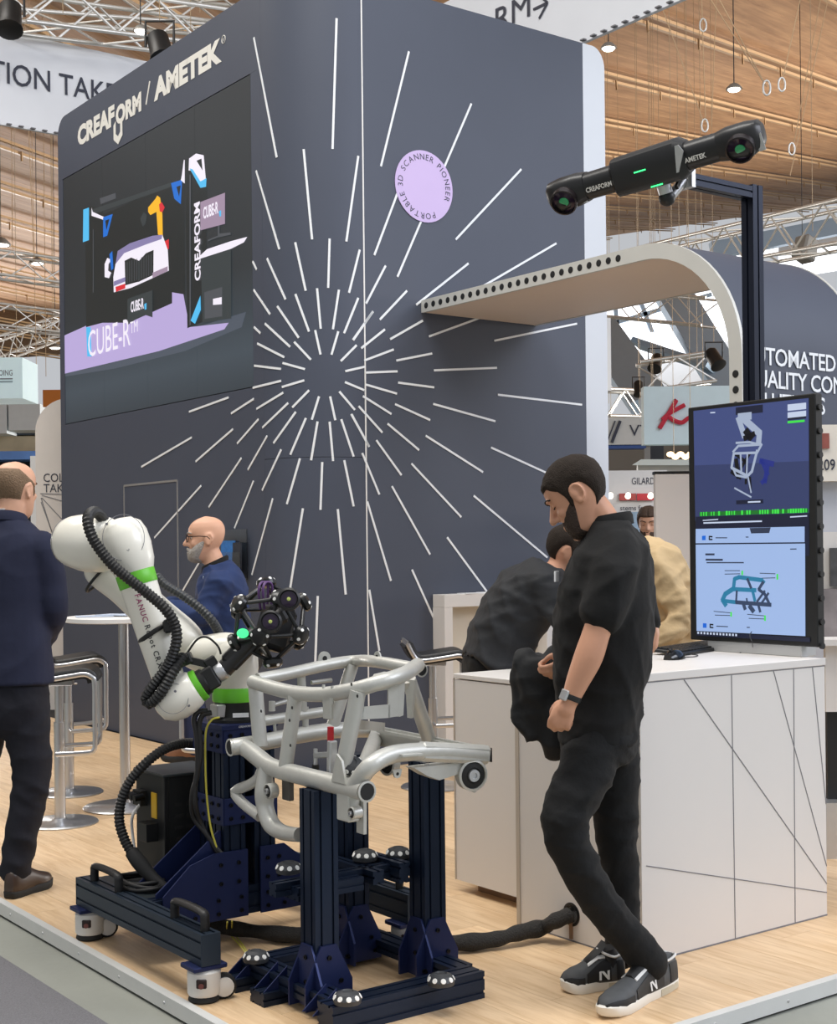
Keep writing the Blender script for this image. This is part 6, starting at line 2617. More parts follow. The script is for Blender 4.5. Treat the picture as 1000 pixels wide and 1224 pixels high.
cloth_part(b2, 'body', bod, .009, M_skin_a)
jk = MB()
trunk(jk, spine_st([(Q(580, 806), .175, .135)] + [s for s in spine[1:]] + [(Q(668, 684), .085, .075)], .015))
limb(jk, [(Q(646, 698, -.15), .085), (Q(664, 728, -.2), .07), (Q(678, 755, -.2), .06), (Q(696, 785, -.2), .048)], 14)
limb(jk, [(Q(650, 698, .15), .085), (Q(680, 730, .23), .07), (Q(712, 766, .22), .05)], 14)
cloth_part(b2, 'jacket', jk, .012, M_jack, .010, 40, 11)
tr = MB()
trunk(tr, [(Q(586, 788), SB * .165, FB * .12), (Q(584, 800), SB * .165, FB * .12), (Q(587, 825), SB * .17, FB * .125), (Q(588, 850), SB * .16, FB * .11), (Q(588, 862), SB * .12, FB * .08)])
for s in (-.09, .09):
    hpp = Q(590, 842) + SB * s
    limb(tr, [(hpp, .092), (hpp * A3(1, 1, 0) + Z * .46 + A3(.04, 0, 0), .07), (hpp * A3(1, 1, 0) + Z * .09, .062)], 14)
cloth_part(b2, 'trousers', tr, .012, M_trou, .005, 40, 2)
hb_.shell(hl_short, lambda t: .1305, 0, 2 * math.pi, .012, 'hair', M_hair_dk, b2, jit=.002, nth=60, nz=12, seed=4)
hb_.eyes(b2, M_hair_dk)
for s in (-.09, .09):
    hpp = Q(590, 842) + SB * s
    h0 = hpp * A3(1, 1, 0) - A3(.07, 0, 0)
    shoe(b2, h0, h0 + A3(.27, .04, 0), 1.0, (M_black, M_rubber, M_black, M_black), A3(0, -1, 0), dress=True, name='shoe')

# ------------------------------------------------------------------ the man in the beige jacket behind the counter
YG = 6.75
b3 = thing('person', A3(*D(795, 800, YG)[:2], 0), 'man in beige cotton jacket leaning over behind the counter, beside the man in black', 'person')
Q = lambda px, py, dy=0.0: D(px, py, YG + dy)
FG = nrm(A3(-.9, -.1, -.2))
SG = nrm(np.cross(Z, FG))
sp3 = [(Q(800, 840), .15, .11), (Q(802, 800), .165, .125), (Q(798, 750), .165, .125), (Q(790, 705), .19, .13), (Q(776, 672), .195, .12), (Q(764, 662), .12, .09)]
bod = MB()
trunk(bod, spine_st(sp3, -.02, SG))
h3 = Head(Q(742, 664, .0), nrm(A3(-.9, 0, -.5)), nrm(A3(-.4, 0, 1)), .95)
h3.skin(bod)
limb(bod, [(Q(768, 670), .06), (Q(752, 664), .052)], 14)
limb(bod, [(Q(782, 685, -.14), .04), (Q(812, 736, -.235), .038), (Q(776, 772, -.26), .03)], 12)
limb(bod, [(Q(770, 685, .14), .04), (Q(752, 730, .22), .038), (Q(730, 770, .2), .03)], 12)
hand(bod, Q(776, 772, -.26), A3(-1, -.2, -.1), A3(0, 0, 1), A3(0, -1, 0), .95, .4)
hand(bod, Q(730, 770, .2), A3(-1, 0, -.2), A3(0, 0, 1), A3(0, 1, 0), .95, .4)
for s in (-.09, .09):
    hpp = Q(800, 835) + SG * s
    limb(bod, [(hpp, .075), (hpp * A3(1, 1, 0) + Z * .46, .055), (hpp * A3(1, 1, 0) + Z * .08, .038)], 12)
cloth_part(b3, 'body', bod, .010, M_skin_b)
jk = MB()
trunk(jk, spine_st([(Q(802, 815), .175, .135)] + sp3[1:] + [(Q(760, 660), .09, .07)], .018, SG))
limb(jk, [(Q(782, 676, -.14), .09), (Q(800, 705, -.2), .078), (Q(814, 736, -.24), .07), (Q(798, 757, -.26), .062), (Q(782, 769, -.26), .052)], 14)
limb(jk, [(Q(770, 676, .14), .085), (Q(755, 720, .22), .07), (Q(735, 764, .21), .055)], 14)
cloth_part(b3, 'jacket', jk, .011, M_beige, .011, 46, 21)
tr = MB()
trunk(tr, [(Q(802, 810), SG * .165, FG * .12), (Q(800, 840), SG * .165, FG * .12), (Q(800, 865), SG * .13, FG * .09)])
for s in (-.09, .09):
    hpp = Q(800, 842) + SG * s
    limb(tr, [(hpp, .09), (hpp * A3(1, 1, 0) + Z * .46, .068), (hpp * A3(1, 1, 0) + Z * .08, .06)], 14)
cloth_part(b3, 'trousers', tr, .014, M_navyt)
h3.shell(hl_short, lambda t: .1305, 0, 2 * math.pi, .011, 'hair', M_hair_br, b3, jit=.002, nth=50, nz=10, seed=6)
for s in (-.09, .09):
    h0 = (Q(800, 842) + SG * s) * A3(1, 1, 0) + A3(.07, 0, 0)
    shoe(b3, h0, h0 + A3(-.27, 0, 0), 1.0, (M_black, M_rubber, M_black, M_black), A3(0, -1, 0), dress=True)

# ------------------------------------------------------------------ the suited man seen from behind
YS = 6.10
b4 = thing('person', A3(*D(12, 850, YS)[:2], 0), 'balding man in dark navy suit standing with his back turned beside the bar stools', 'person')
Q = lambda px, py, dy=0.0: D(px, py, YS + dy)
F4 = nrm(A3(.18, 1, 0))
S4 = np.cross(Z, F4)           # his left (image left)
R4_ = -S4
bod = MB()
trunk(bod, [(Q(8, 850), S4 * .15, F4 * .11), (Q(8, 790), S4 * .15, F4 * .11), (Q(6, 710), S4 * .17, F4 * .115), (Q(6, 655), S4 * .18, F4 * .105), (Q(8, 628), S4 * .10, F4 * .07)])
h4 = Head(Q(18, 588, .02), nrm(A3(.3, 1, -.08)), nrm(A3(.02, 0, 1)), 1.02)
h4.skin(bod)
limb(bod, [(Q(9, 640), .075), (Q(13, 615), .062), (Q(16, 600), .058)], 16)
for sg, (e1, w1) in ((1, (Q(66, 735, .05), Q(45, 775, .28))), (-1, (Q(-50, 735, .05), Q(-25, 775, .28)))):
    s0 = Q(8, 658) + R4_ * sg * .175
    limb(bod, [(s0, .05), (e1, .042), (w1, .03)], 12)
    hand(bod, w1, A3(-sg * .7, .4, .1), A3(0, .3, 1), A3(0, 1, 0), .95, .5, thumb=1)
lg4 = {}
for sg, kn, an in ((1, Q(38, 930, -.02), Q(18, 1040, -.03)), (-1, Q(-28, 930, .02), Q(-30, 1040, .05))):
    h0 = Q(8, 840) + R4_ * sg * .09
    lg4[sg] = (h0, kn, an)
    limb(bod, [(h0, .08), (kn, .056), (an, .04)], 12)
cloth_part(b4, 'body', bod, .007, M_skin_b)
jk = MB()
trunk(jk, [(Q(9, 818), S4 * .205, F4 * .15), (Q(9, 780), S4 * .195, F4 * .14), (Q(8, 730), S4 * .18, F4 * .13), (Q(6, 690), S4 * .195, F4 * .135), (Q(6, 652), S4 * .205, F4 * .12), (Q(8, 632), S4 * .14, F4 * .09), (Q(10, 618), S4 * .072, F4 * .068)])
for sg, e1, w1 in ((1, Q(62, 735, .02), Q(46, 772, .26)), (-1, Q(-46, 735, .02), Q(-26, 772, .26))):
    s0 = Q(7, 656) + R4_ * sg * .165
    limb(jk, [(s0, .082), (s0 * .5 + e1 * .5 + R4_ * sg * .012, .076), (e1, .066), (w1, .052)], 16)
cloth_part(b4, 'suit_jacket', jk, .010, M_navy, .0055, 34, 31)
m_ = MB()
cc4 = Q(11, 620)
rg = []
for o_, h in ((.012, -.022), (.008, .012), (.0, .02), (-.006, .012), (-.004, -.02)):
    rg.append([cc4 + S4 * (.072 + o_) * math.cos(t) + F4 * (.068 + o_) * math.sin(t) + Z * (h - .018 * math.sin(t)) for t in np.linspace(0, 2 * math.pi, 25)[:-1]])
m_.loft(rg, closed=True)
m_.build('jacket_collar', M_navy, b4, 60)
m_ = MB()
rg = []
for o_, h in ((-.004, -.01), (-.004, .026), (-.009, .026), (-.009, -.01)):
    rg.append([cc4 + S4 * (.066 + o_) * math.cos(t) + F4 * (.062 + o_) * math.sin(t) + Z * (h - .018 * math.sin(t)) for t in np.linspace(0, 2 * math.pi, 25)[:-1]])
m_.loft(rg, closed=True)
m_.build('shirt_collar', M_white, b4, 60)
tr = MB()
trunk(tr, [(Q(9, 800), S4 * .165, F4 * .12), (Q(9, 835), S4 * .185, F4 * .135), (Q(9, 865), S4 * .17, F4 * .12), (Q(9, 880), S4 * .11, F4 * .08)])
for sg in (1, -1):
    h0, kn, an = lg4[sg]
    limb(tr, [(h0, .105), (h0 * .5 + kn * .5, .094), (kn, .082), (kn * .4 + an * .6, .074), (an, .07)], 16)
cloth_part(b4, 'trousers', tr, .011, M_navyt, .006, 40, 33)
M_brown = mat('brown_leather', '#3A2A22', .35, var=.15, vscale=20)
for sg in (1, -1):
    an = lg4[sg][2]
    h0 = an * A3(1, 1, 0) - A3(.01, .07, 0)
    shoe(b4, h0, h0 + A3(.11 * sg, .25, 0), 1.0, (M_brown, M_rubber, M_brown, M_brown), A3(0, -1, 0), dress=True)


def hl_bald(t):
    a_ = abs((t + math.pi) % (2 * math.pi) - math.pi)
    if a_ < 1.3:
        return -.012
    if a_ < 1.85:
        return .03
    return .03 - .11 * min(1, (a_ - 1.85) / .6)


h4.shell(hl_bald, lambda t: .03 + .062 * max(0, min(1, (abs(t - math.pi) * -1 + 2.0) / 1.1)), 1.1, 2 * math.pi - 1.1, .003, 'hair', mat('hair_thin', '#7a624a', .7, var=.3, vscale=90, bump=.4, bscale=160), b4, jit=.001, nth=60, nz=10, seed=8)
h4.eyes(b4, M_hair_br)

# ------------------------------------------------------------------ the seated man with the grey beard
YC = 7.72
seat_px = 268
b5 = thing('person', A3(*D(seat_px, 800, YC)[:2], .83), 'seated bald man with grey beard and glasses, in blue blazer, at the round table', 'person')
Q = lambda px, py, dy=0.0: D(px, py, YC + dy)
F5 = nrm(A3(-.98, -.14, 0))
S5 = np.cross(Z, F5)
hip5 = Q(270, 792)
bod = MB()
sp5 = [(hip5, .16, .13), (Q(270, 765), .155, .135), (Q(268, 735), .165, .13), (Q(264, 700), .19, .125), (Q(262, 685), .16, .10), (Q(259, 676), .09, .07)]
trunk(bod, spine_st(sp5, -.015, S5))
h5 = Head(Q(247, 646), nrm(F5 * .99 - Z * .08), nrm(Z + F5 * .06), 1.03)
h5.skin(bod)
limb(bod, [(Q(260, 688), .07), (Q(256, 672), .058), (Q(251, 660), .055)], 16)
for sg, el, wr in ((1, Q(238, 738, -.2), Q(203, 727, -.16)), (-1, Q(232, 735, .2), Q(200, 722, .14))):
    s0 = Q(263, 695) + S5 * sg * .18
    limb(bod, [(s0, .05), (el, .042), (wr, .03)], 12)
    hand(bod, wr, A3(-1, .1, -.05), A3(0, 0, 1), A3(0, -sg * -1.0, .2), .95, .35)
kn5 = {}
for sg in (1, -1):
    k0 = Q(228, 798) + S5 * sg * .1
    a0 = G(226, 893, .40) * A3(1, 1, 0) + S5 * sg * .08 + Z * .40
    a0 = A3(k0[0] + .03, k0[1], .42)
    kn5[sg] = (hip5 + S5 * sg * .09, k0, a0)
    limb(bod, [(hip5 + S5 * sg * .09, .08), (k0, .058), (a0, .04)], 12)
cloth_part(b5, 'body', bod, .007, M_skin_b)
jk = MB()
trunk(jk, spine_st([(Q(272, 800), .18, .145)] + sp5[1:-1] + [(Q(260, 680), .11, .085), (Q(258, 673), .075, .068)], .016, S5))
for sg, el, wr in ((1, Q(240, 736, -.2), Q(207, 727, -.16)), (-1, Q(234, 733, .2), Q(203, 722, .14))):
    s0 = Q(263, 697) + S5 * sg * .165
    limb(jk, [(s0, .085), (s0 * .5 + el * .5, .072), (el, .066), (wr, .05)], 14)
cloth_part(b5, 'blazer', jk, .010, M_blue, .008, 42, 41)
m_ = MB()
cc5 = Q(257, 674)
rg = []
for o_, h in ((.012, -.03), (.008, .012), (.0, .02), (-.006, .01), (-.004, -.03)):
    rg.append([cc5 + S5 * (.068 + o_) * math.cos(t) + F5 * (.066 + o_) * math.sin(t) + Z * (h - .03 * math.sin(t)) for t in np.linspace(0, 2 * math.pi, 25)[:-1]])
m_.loft(rg, closed=True)
m_.build('shirt_collar', M_polo, b5, 60)
tr = MB()
trunk(tr, [(Q(270, 785), S5 * .16, F5 * .13), (Q(270, 800), S5 * .175, F5 * .15), (Q(270, 812), S5 * .15, F5 * .13)])
for sg in (1, -1):
    h0, k0, a0 = kn5[sg]
    limb(tr, [(h0, .095), (k0 * .5 + h0 * .5, .088), (k0, .075), (k0 * .4 + a0 * .6, .064), (a0, .06)], 14)
cloth_part(b5, 'trousers', tr, .012, mat('navy_denim', '#1F2A4C', .85, var=.15, vscale=20), .005, 24, 43)
for sg in (1, -1):
    a0 = kn5[sg][2]
    h0 = a0 + A3(.07, 0, -.08)
    shoe(b5, h0, h0 + A3(-.27, .02, -.0), 1.0, (mat('tan_leather', '#7A5238', .4), M_rubber, M_brown, M_brown), A3(0, -1, 0), dress=True)
h5.eyes(b5, M_beard_gy)
for sg in (-1, 1):
    m_ = MB()
    m_.tube(smooth_path([h5.p(sg * x, y, z) for x, y, z in ((.0, .106, -.036), (.015, .104, -.039), (.028, .096, -.05), (.034, .088, -.064))], 3), [.007] * 3 + [.0085] * 3 + [.0075] * 3 + [.004], 8)
    m_.build('moustache', M_beard_gy, b5, 60)
h5.shell(lambda t: -.1178, beard_hi, -1.5, 1.5, .013, 'beard', M_beard_gy, b5, jit=.0025, nth=50, nz=12, seed=5)
m_ = MB()
for s in (-1, 1):
    m_.tube([h5.p(s * .033 + .026 * math.cos(t), .107 - .012 * abs(math.cos(t)) * (1 if s * math.cos(t) > 0 else 0), .02 + .02 * math.sin(t)) for t in np.linspace(0, 2 * math.pi, 17)[:-1]], .0022, 5, closed=True)
    m_.tube([h5.p(s * .059, .098, .028), h5.p(s * .081, .04, .026), h5.p(s * .082, -.005, .02), h5.p(s * .08, -.018, .005)], .0026, 5)
m_.tube([h5.p(-.008, .108, .026), h5.p(.008, .108, .026)], .002, 5)
m_.build('glasses', M_blackg, b5, 60)
m_ = MB()
m_.box(Q(243, 695, -.12), (.05, .005, .06), np.stack([S5, F5, Z], 1))
m_.build('name_badge', M_paper2, b5, 0)
make_stool(A3(*hip5[:2], 0) + A3(.0, 0, 0), math.pi - .1, 'bar stool that the man in the blue blazer is sitting on', gs)

# ------------------------------------------------------------------ the man looking on from the booth behind
YF = 10.6
b6 = thing('person', A3(*D(775, 650, YF)[:2], 0), 'short-haired man in dark clothes looking down, beyond the white partition', 'person')
Q = lambda px, py, dy=0.0: D(px, py, YF + dy)
F6 = nrm(A3(-.25, -1, 0))
S6 = np.cross(Z, F6)
g6 = A3(*Q(778, 640)[:2], 0)
bod = MB()
trunk(bod, [(g6 + Z * .9, S6 * .15, F6 * .11), (g6 + Z * 1.15, S6 * .15, F6 * .11), (g6 + Z * 1.4, S6 * .18, F6 * .11), (g6 + Z * 1.5, S6 * .12, F6 * .08)])
h6 = Head(Q(775, 627), nrm(F6 * .95 - Z * .25), nrm(Z + F6 * .25), 1.0)
h6.skin(bod)
limb(bod, [(g6 + Z * 1.46, .07), (Q(777, 638), .055)], 14)
for sg in (1, -1):
    s0 = g6 + Z * 1.42 + S6 * sg * .18
    limb(bod, [(s0, .05), (s0 - Z * .28 + S6 * sg * .05, .042), (s0 - Z * .52 + F6 * .08 + S6 * sg * .03, .03)], 12)
    hand(bod, s0 - Z * .52 + F6 * .08 + S6 * sg * .03, -Z + F6 * .2, S6 * sg, F6, .95, .4)
    limb(bod, [(g6 + Z * .88 + S6 * sg * .09, .08), (g6 + Z * .47 + S6 * sg * .1, .056), (g6 + Z * .08 + S6 * sg * .1, .04)], 12)
cloth_part(b6, 'body', bod, .010, M_skin_b)
jk = MB()
trunk(jk, [(g6 + Z * .85, S6 * .18, F6 * .13), (g6 + Z * 1.15, S6 * .175, F6 * .13), (g6 + Z * 1.4, S6 * .2, F6 * .125), (g6 + Z * 1.5, S6 * .13, F6 * .09), (g6 + Z * 1.54, S6 * .075, F6 * .07)])
for sg in (1, -1):
    s0 = g6 + Z * 1.42 + S6 * sg * .17
    limb(jk, [(s0, .08), (s0 - Z * .28 + S6 * sg * .06, .066), (s0 - Z * .5 + F6 * .08 + S6 * sg * .04, .05)], 12)
cloth_part(b6, 'jumper', jk, .013, M_navy, .006, 22, 51)
tr = MB()
trunk(tr, [(g6 + Z * .95, S6 * .165, F6 * .12), (g6 + Z * .86, S6 * .17, F6 * .12), (g6 + Z * .78, S6 * .13, F6 * .09)])
for sg in (1, -1):
    limb(tr, [(g6 + Z * .86 + S6 * sg * .09, .09), (g6 + Z * .47 + S6 * sg * .1, .07), (g6 + Z * .08 + S6 * sg * .1, .06)], 12)
cloth_part(b6, 'trousers', tr, .014, M_trou)
for sg in (1, -1):
    h0 = g6 + S6 * sg * .1 - F6 * .07
    shoe(b6, h0, h0 + F6 * .27, 1.0, (M_black, M_rubber, M_black, M_black), A3(0, -1, 0), dress=True)
h6.shell(hl_short, lambda t: .1305, 0, 2 * math.pi, .012, 'hair', M_hair_br, b6, jit=.002, nth=50, nz=10, seed=9)
h6.shell(lambda t: -.1175, beard_hi, -1.4, 1.4, .004, 'stubble', M_hair_br, b6, nth=36, nz=8)
h6.eyes(b6, M_hair_br, M_skin_b)
# ================================================================== HALL BACKGROUND
M_ban = mat('banner_fabric', '#DDE0E6', .8, var=.05, vscale=2)
M_truss = mat('truss_aluminium', '#D6D4CE', .35, .55, var=.06, vscale=12)
M_wire = mat('rigging_steel', '#A08A6C', .5, .3)
M_lampglow = glow('lamp_glow', '#FFF6E6', 9.0)
M_lampbody = mat('lamp_body', '#8d8a84', .5, .3)


def slab_px(name, px0, py0, px1, py1, y, th, material, parent=None, **kw):
    """an upright panel facing down the hall at depth y, spanning the given picture box, with a real thickness"""
    a_, b_ = D(px0, py0, y), D(px1, py1, y)
    m_ = MB()
    m_.box(A3((a_[0] + b_[0]) / 2, y + th / 2, (a_[2] + b_[2]) / 2), (abs(b_[0] - a_[0]), th, abs(a_[2] - b_[2])), ID)
    return m_.build(name, material, parent, 0, **kw)


def text_px(s, px0, py0, px1, hpx, y, material, parent, bold=0.0, name='lettering', lift=.004, shear=0.0):
    a_, b_ = D(px0, py0, y - lift), D(px1, py0, y - lift)
    m_ = MB()
    text_on(m_, s, a_, (1, 0, 0), (0, 0, 1), height=hpx * y / F, width=(b_ - a_)[0], bold=bold, shear=shear)
    return m_.build(name, material, parent, 0)


# ---- back and side walls of the hall
m_ = MB()
m_.box(A3(0, 96, 5), (140, .4, 10), ID)
m_.build('wall_back', mat('hall_wall_grey', '#A9A59E', .8, var=.05, vscale=.3), None, 0, kind='structure')
m_ = MB()
m_.box(A3(46, 50, 5), (.4, 90, 10), ID)
m_.build('wall_right', MATS['hall_wall_grey'], None, 0, kind='structure')
m_ = MB()
m_.box(A3(-46, 50, 5), (.4, 90, 10), ID)
m_.build('wall_left', MATS['hall_wall_grey'], None, 0, kind='structure')

# ---- hanging banner ring over the booth
BZ0, BZ1, BV, BU = 6.0, 7.0, 6.5, 3.75
ring_b = thing('banner_ring', B(BU, BV, BZ0), 'large white fabric banner ring hung above the booth behind the tower, with dark lettering', 'banner')
m_ = MB()
m_.bbox(-9, BU, BV, BV + .04, BZ0, BZ1)
m_.build('banner_panel', M_ban, ring_b, 0)
m_ = MB()
m_.bbox(BU, BU + .04, -6, BV, BZ0, BZ1)
m_.build('banner_panel', M_ban, ring_b, 0)
for (p, q) in ((B(-9, BV - .012, BZ0 + .012), B(BU, BV - .012, BZ0 + .012)), (B(BU - .012, BV, BZ0 + .012), B(BU - .012, -6, BZ0 + .012))):
    m_ = MB()
    n_ = int(np.linalg.norm(q - p) / .13)
    for i in range(n_):
        c = p + (q - p) * (i + .5) / n_
        m_.box(c, (.05, .05, .02) if False else (.05, .05, .012), RB)
    m_.build('edge_lacing', M_groove, ring_b, 0, kind='stuff')
m_ = MB()
p0, p1 = on_plane(-12, 95.5, B(0, BV - .01), V), on_plane(139, 122, B(0, BV - .01), V)
text_on(m_, 'TION TAKE', p0, U, Z, height=.235, width=np.dot(p1 - p0, U), bold=.006)
m_.build('banner_lettering', M_ink, ring_b, 0)
m_ = MB()
p0, p1 = on_plane(592, 38, B(BU - .01, 0), U), on_plane(633, 20, B(BU - .01, 0), U)
text_on(m_, 'RM', p0, -V, Z, height=.235, width=np.dot(p1 - p0, -V))
a0, a1 = on_plane(637, 16, B(BU - .01, 0), U), on_plane(654, 6, B(BU - .01, 0), U)
zc = (a0[2] + a1[2]) / 2 + .03
al = np.dot(a1 - a0, -V)
s0 = A3(a0[0], a0[1], zc)
m_.bar(s0, s0 - V * al, .022, .004, U)
m_.bar(s0 - V * al, s0 - V * (al - .12) + Z * .11, .022, .004, U)
m_.bar(s0 - V * al, s0 - V * (al - .12) - Z * .11, .022, .004, U)
m_.build('banner_lettering', M_ink, ring_b, 0)


# ---- trusses
def truss(p, q, size, label, up=(0, 0, 1), r=.025, bay=None, legs=4):
    p, q = A3(p), A3(q)
    t = thing('lighting_truss', (p + q) / 2, label, 'truss', 'lighting trusses')
    R = frame_from(q - p, up)
    h = size / 2
    offs_ = [R @ A3(x, y, 0) for x, y in ((-h, -h), (h, -h), (h, h), (-h, h))]
    for o_ in offs_:
        m_ = MB()
        m_.tube([p + o_, q + o_], r, 8)
        m_.build('chord', M_truss, t, 50)
    for fr in (.2, .8):
        m_ = MB()
        c_ = p + (q - p) * fr
        m_.tube([c_, A3(c_[0], c_[1], max(13.5, c_[2] + 2))], .004, 5)
        m_.build('hanger', M_wire, t, 50)
    L_ = np.linalg.norm(q - p)
    bay = bay or size * 1.15
    n = max(2, int(L_ / bay))
    for f in range(4):
        o0, o1 = offs_[f], offs_[(f + 1) % 4]
        for i in range(n):
            a_, b_ = p + (q - p) * i / n, p + (q - p) * (i + 1) / n
            m_ = MB()
            m_.tube([a_ + (o0 if i % 2 else o1), b_ + (o1 if i % 2 else o0)], r * .55, 5)
            m_.build('brace', M_truss, t, 50)
    return t


vp = lambda px, py, b_: on_plane(px, py, B(0, b_), V)
truss(vp(20, 8, 6.2), vp(275, 42, 6.2), .42, 'aluminium lighting truss above the white banner lettering', bay=.5)
truss(vp(-40, -8, 7.6), vp(300, 20, 7.6), .4, 'aluminium lighting truss behind the truss above the banner', bay=.55)
truss(D(-30, 312, 24), D(85, 328, 25), .42, 'upper pale truss crossing the timber roof beside the tower', bay=.5)
truss(D(-30, 374, 27), D(85, 388, 28), .42, 'lower pale truss crossing the timber roof beside the tower', bay=.5)
truss(D(-30, 428, 26), D(85, 386, 30), .4, 'slanting pale truss above the light blue sign', bay=.4)
truss(D(770, 318, 22), D(1040, 262, 16), .5, 'long pale truss rising behind the dark post', bay=.6)
truss(D(715, 362, 30), D(850, 374, 28), .55, 'pale truss under the bright skylight', bay=.7)
truss(D(715, 482, 26), D(775, 484, 27), .5, 'pale truss hanging above the striped white banner', bay=.45, r=.03)
truss(D(765, 452, 24), D(850, 440, 24), .5, 'pale truss over the banner with the red script', bay=.42, r=.03)


def pendant(px, py, y, label, drop=.5, r=.22):
    c = D(px, py, y)
    t = thing('pendant_lamp', c, label, 'lamp', 'hall pendant lamps')
    m_ = MB()
    m_.lathe([(r * .15, r * .8), (r * .5, r * .65), (r * .95, r * .2), (r, .0), (r * .93, .0)], c, Z, 24)
    m_.build('shade', M_lampbody, t, 50)
    m_ = MB()
    m_.lathe([(r * .92, .012), (r * .6, -.02), (.001, -.03)], c, Z, 20)
    m_.build('diffuser', M_lampglow, t, 50)
    m_ = MB()
    m_.tube([c + Z * r * .7, A3(c[0], c[1], max(13.0, c[2] + 2))], .007, 6)
    m_.build('cord', M_black, t, 50)
    return t


for px, py, y, r, lab in ((727, 58, 17, .10, 'round pendant lamp beside the rounded white top of the tower wall'), (877, 107, 18, .105, 'round pendant lamp above the optical tracker'),
                          (959, 333, 26, .16, 'round pendant lamp over the slate arch'), (44, 315, 30, .17, 'round pendant lamp between the two pale trusses'), (1, 293, 28, .2, 'round pendant lamp above the upper pale truss'),
                          (66, 490 - 74, 33, .15, 'round pendant lamp under the slanting truss'), (168, 37, 14.5, .08, 'small round lamp seen through the truss above the banner')):
    pendant(px, py, y, lab, r=r)

# ---- stage spotlights
def spotlight(c, d, label, s=1.0):
    t = thing('stage_spotlight', c, label, 'spotlight', 'stage spotlights on the trusses')
    d = nrm(d)
    m_ = MB()
    m_.lathe([(.05 * s, -.14 * s), (.085 * s, -.1 * s), (.09 * s, .08 * s), (.105 * s, .14 * s), (.095 * s, .145 * s)], c, d, 16)
    m_.build('housing', M_black, t, 40)
    m_ = MB()
    m_.lathe([(.09 * s, .13 * s), (.001, .125 * s)], c, d, 16)
    m_.build('lens', mat('spot_lens', '#B9BDC4', .15), t, 40)
    m_ = MB()
    P = [c + A3(-.11 * s, 0, 0), c + A3(-.11 * s, 0, .2 * s), c + A3(.11 * s, 0, .2 * s), c + A3(.11 * s, 0, 0)]
    m_.tube(P, .012 * s, 6)
    m_.build('yoke', M_black, t, 50)
    m_ = MB()
    m_.tube([c + A3(0, 0, .2 * s), A3(c[0], c[1], max(13.0, c[2] + 2))], .004, 5)
    m_.build('safety_wire', M_wire, t, 50)


spotlight(D(12, 20, 14), A3(.1, -.5, -1), 'black spotlight at the edge of the truss above the banner', 1.3)
spotlight(D(191, 56, 13), A3(.3, -.5, -1), 'black spotlight where the truss meets the tower top', 1.2)
spotlight(D(784, 433, 24), A3(-.3, -.6, -.8), 'dark spotlight over the banner with the red script', 1.2)
spotlight(D(853, 428, 22), A3(.3, -.6, -.8), 'dark spotlight hanging beside the arch leg', 1.25)
spotlight(D(763, 464, 25), A3(0, -.4, -1), 'small dark spotlight above the striped banner', 1.0)

# ---- skylight with steel beams
M_sky = glow('skylight_glass', '#F4F8FF', 2.6)
M_steel = mat('roof_steel_blue', '#8FA3B5', .5, .3, var=.05)
M_frost = mat('roof_white_sheet', '#C9CACB', .7)
sk = structure('window_1', loc=D(790, 400, 40))
pts = [(715, 375), (790, 330), (900, 300), (900, 400), (800, 425), (740, 437), (715, 440)]
m_ = MB()
m_.poly([D(x, y, 44 - (y - 330) * .03) for x, y in pts])
pn = m_.build('skylight_pane', M_sky, sk, 0)
m_ = MB()
for i, (x0, y0, x1, y1) in enumerate(((715, 392, 850, 352), (762, 352, 782, 405), (740, 420, 735, 365))):
    m_.bar(D(x0, y0, 42), D(x1, y1, 42), .12, .12)
m_.build('glazing_bar', MATS['roof_steel_blue'], sk, 0, kind='stuff')
for p, q, w in (((715, 395), (775, 480), 1.0), ((800, 345), (875, 470), .9), ((760, 410), (850, 440), .15)):
    m_ = MB()
    m_.bar(D(*p, 38), D(*q, 36), w, .5, (0, 1, 0))
    m_.build('steel_beam', M_steel, sk, 0)
m_ = MB()
m_.poly([D(715, 432, 43.5), D(800, 418, 43.5), D(900, 400, 43.5), D(900, 470, 43.5), D(715, 470, 43.5)])
m_.build('lower_sheet', M_frost, sk, 0)
sk2 = structure('window_2', loc=D(950, 290, 34))
for i, (a_, b_, c_, d_) in enumerate((((850, 318), (1010, 285), (1010, 262), (850, 296)), ((930, 335), (1010, 322), (1010, 288), (930, 305)), ((930, 305), (1010, 292), (1010, 272), (930, 290)))):
    m_ = MB()
    m_.poly([D(x, y, 34 - i * .1) for x, y in (a_, b_, c_, d_)])
    m_.build('skylight_pane', M_sky if i < 2 else M_frost, sk2, 0)
m_ = MB()
m_.bar(D(850, 300, 33), D(1015, 268, 33), .3, .4)
m_.build('steel_beam', M_steel, sk2, 0)
m_ = MB()
m_.box(D(962, 298, 20), (.26, .28, .34), frame_from(A3(.3, .2, 1)), .03)
m_.build('floodlight', M_lampbody, None, 30, label='pale floodlight box hanging over the slate arch', category='floodlight')

# ---- hanging banners and stands seen between tower and monitor
bn = thing('red_script_banner', D(800, 530, 20), 'pale blue hanging banner with red handwritten letters', 'banner')
slab_px('panel', 769, 462, 900, 530, 20, .25, mat('banner_pale_blue', '#CFE0E4', .7), bn)
m_ = MB()
for pts in (((788, 512), (806, 482), (807, 479)), ((791, 502), (800, 494), (818, 484)), ((797, 497), (806, 503), (815, 505), (822, 500), (830, 497), (845, 490))):
    m_.tube(smooth_path([D(x, y, 19.97) for x, y in pts], 5), .035, 6)
m_.build('script_letters', mat('script_red', '#C0283E', .5), bn, 50, kind='stuff')
bn = thing('striped_banner', D(745, 535, 24), 'grey-white hanging banner with dark slanting stripes and thin letters', 'banner')
slab_px('panel', 700, 500, 772, 532, 24, .3, mat('banner_greywhite', '#C9C8C4', .7), bn)
slab_px('lower_band', 700, 532, 772, 536, 24, .3, mat('band_blue', '#2B4A86', .6), bn)
m_ = MB()
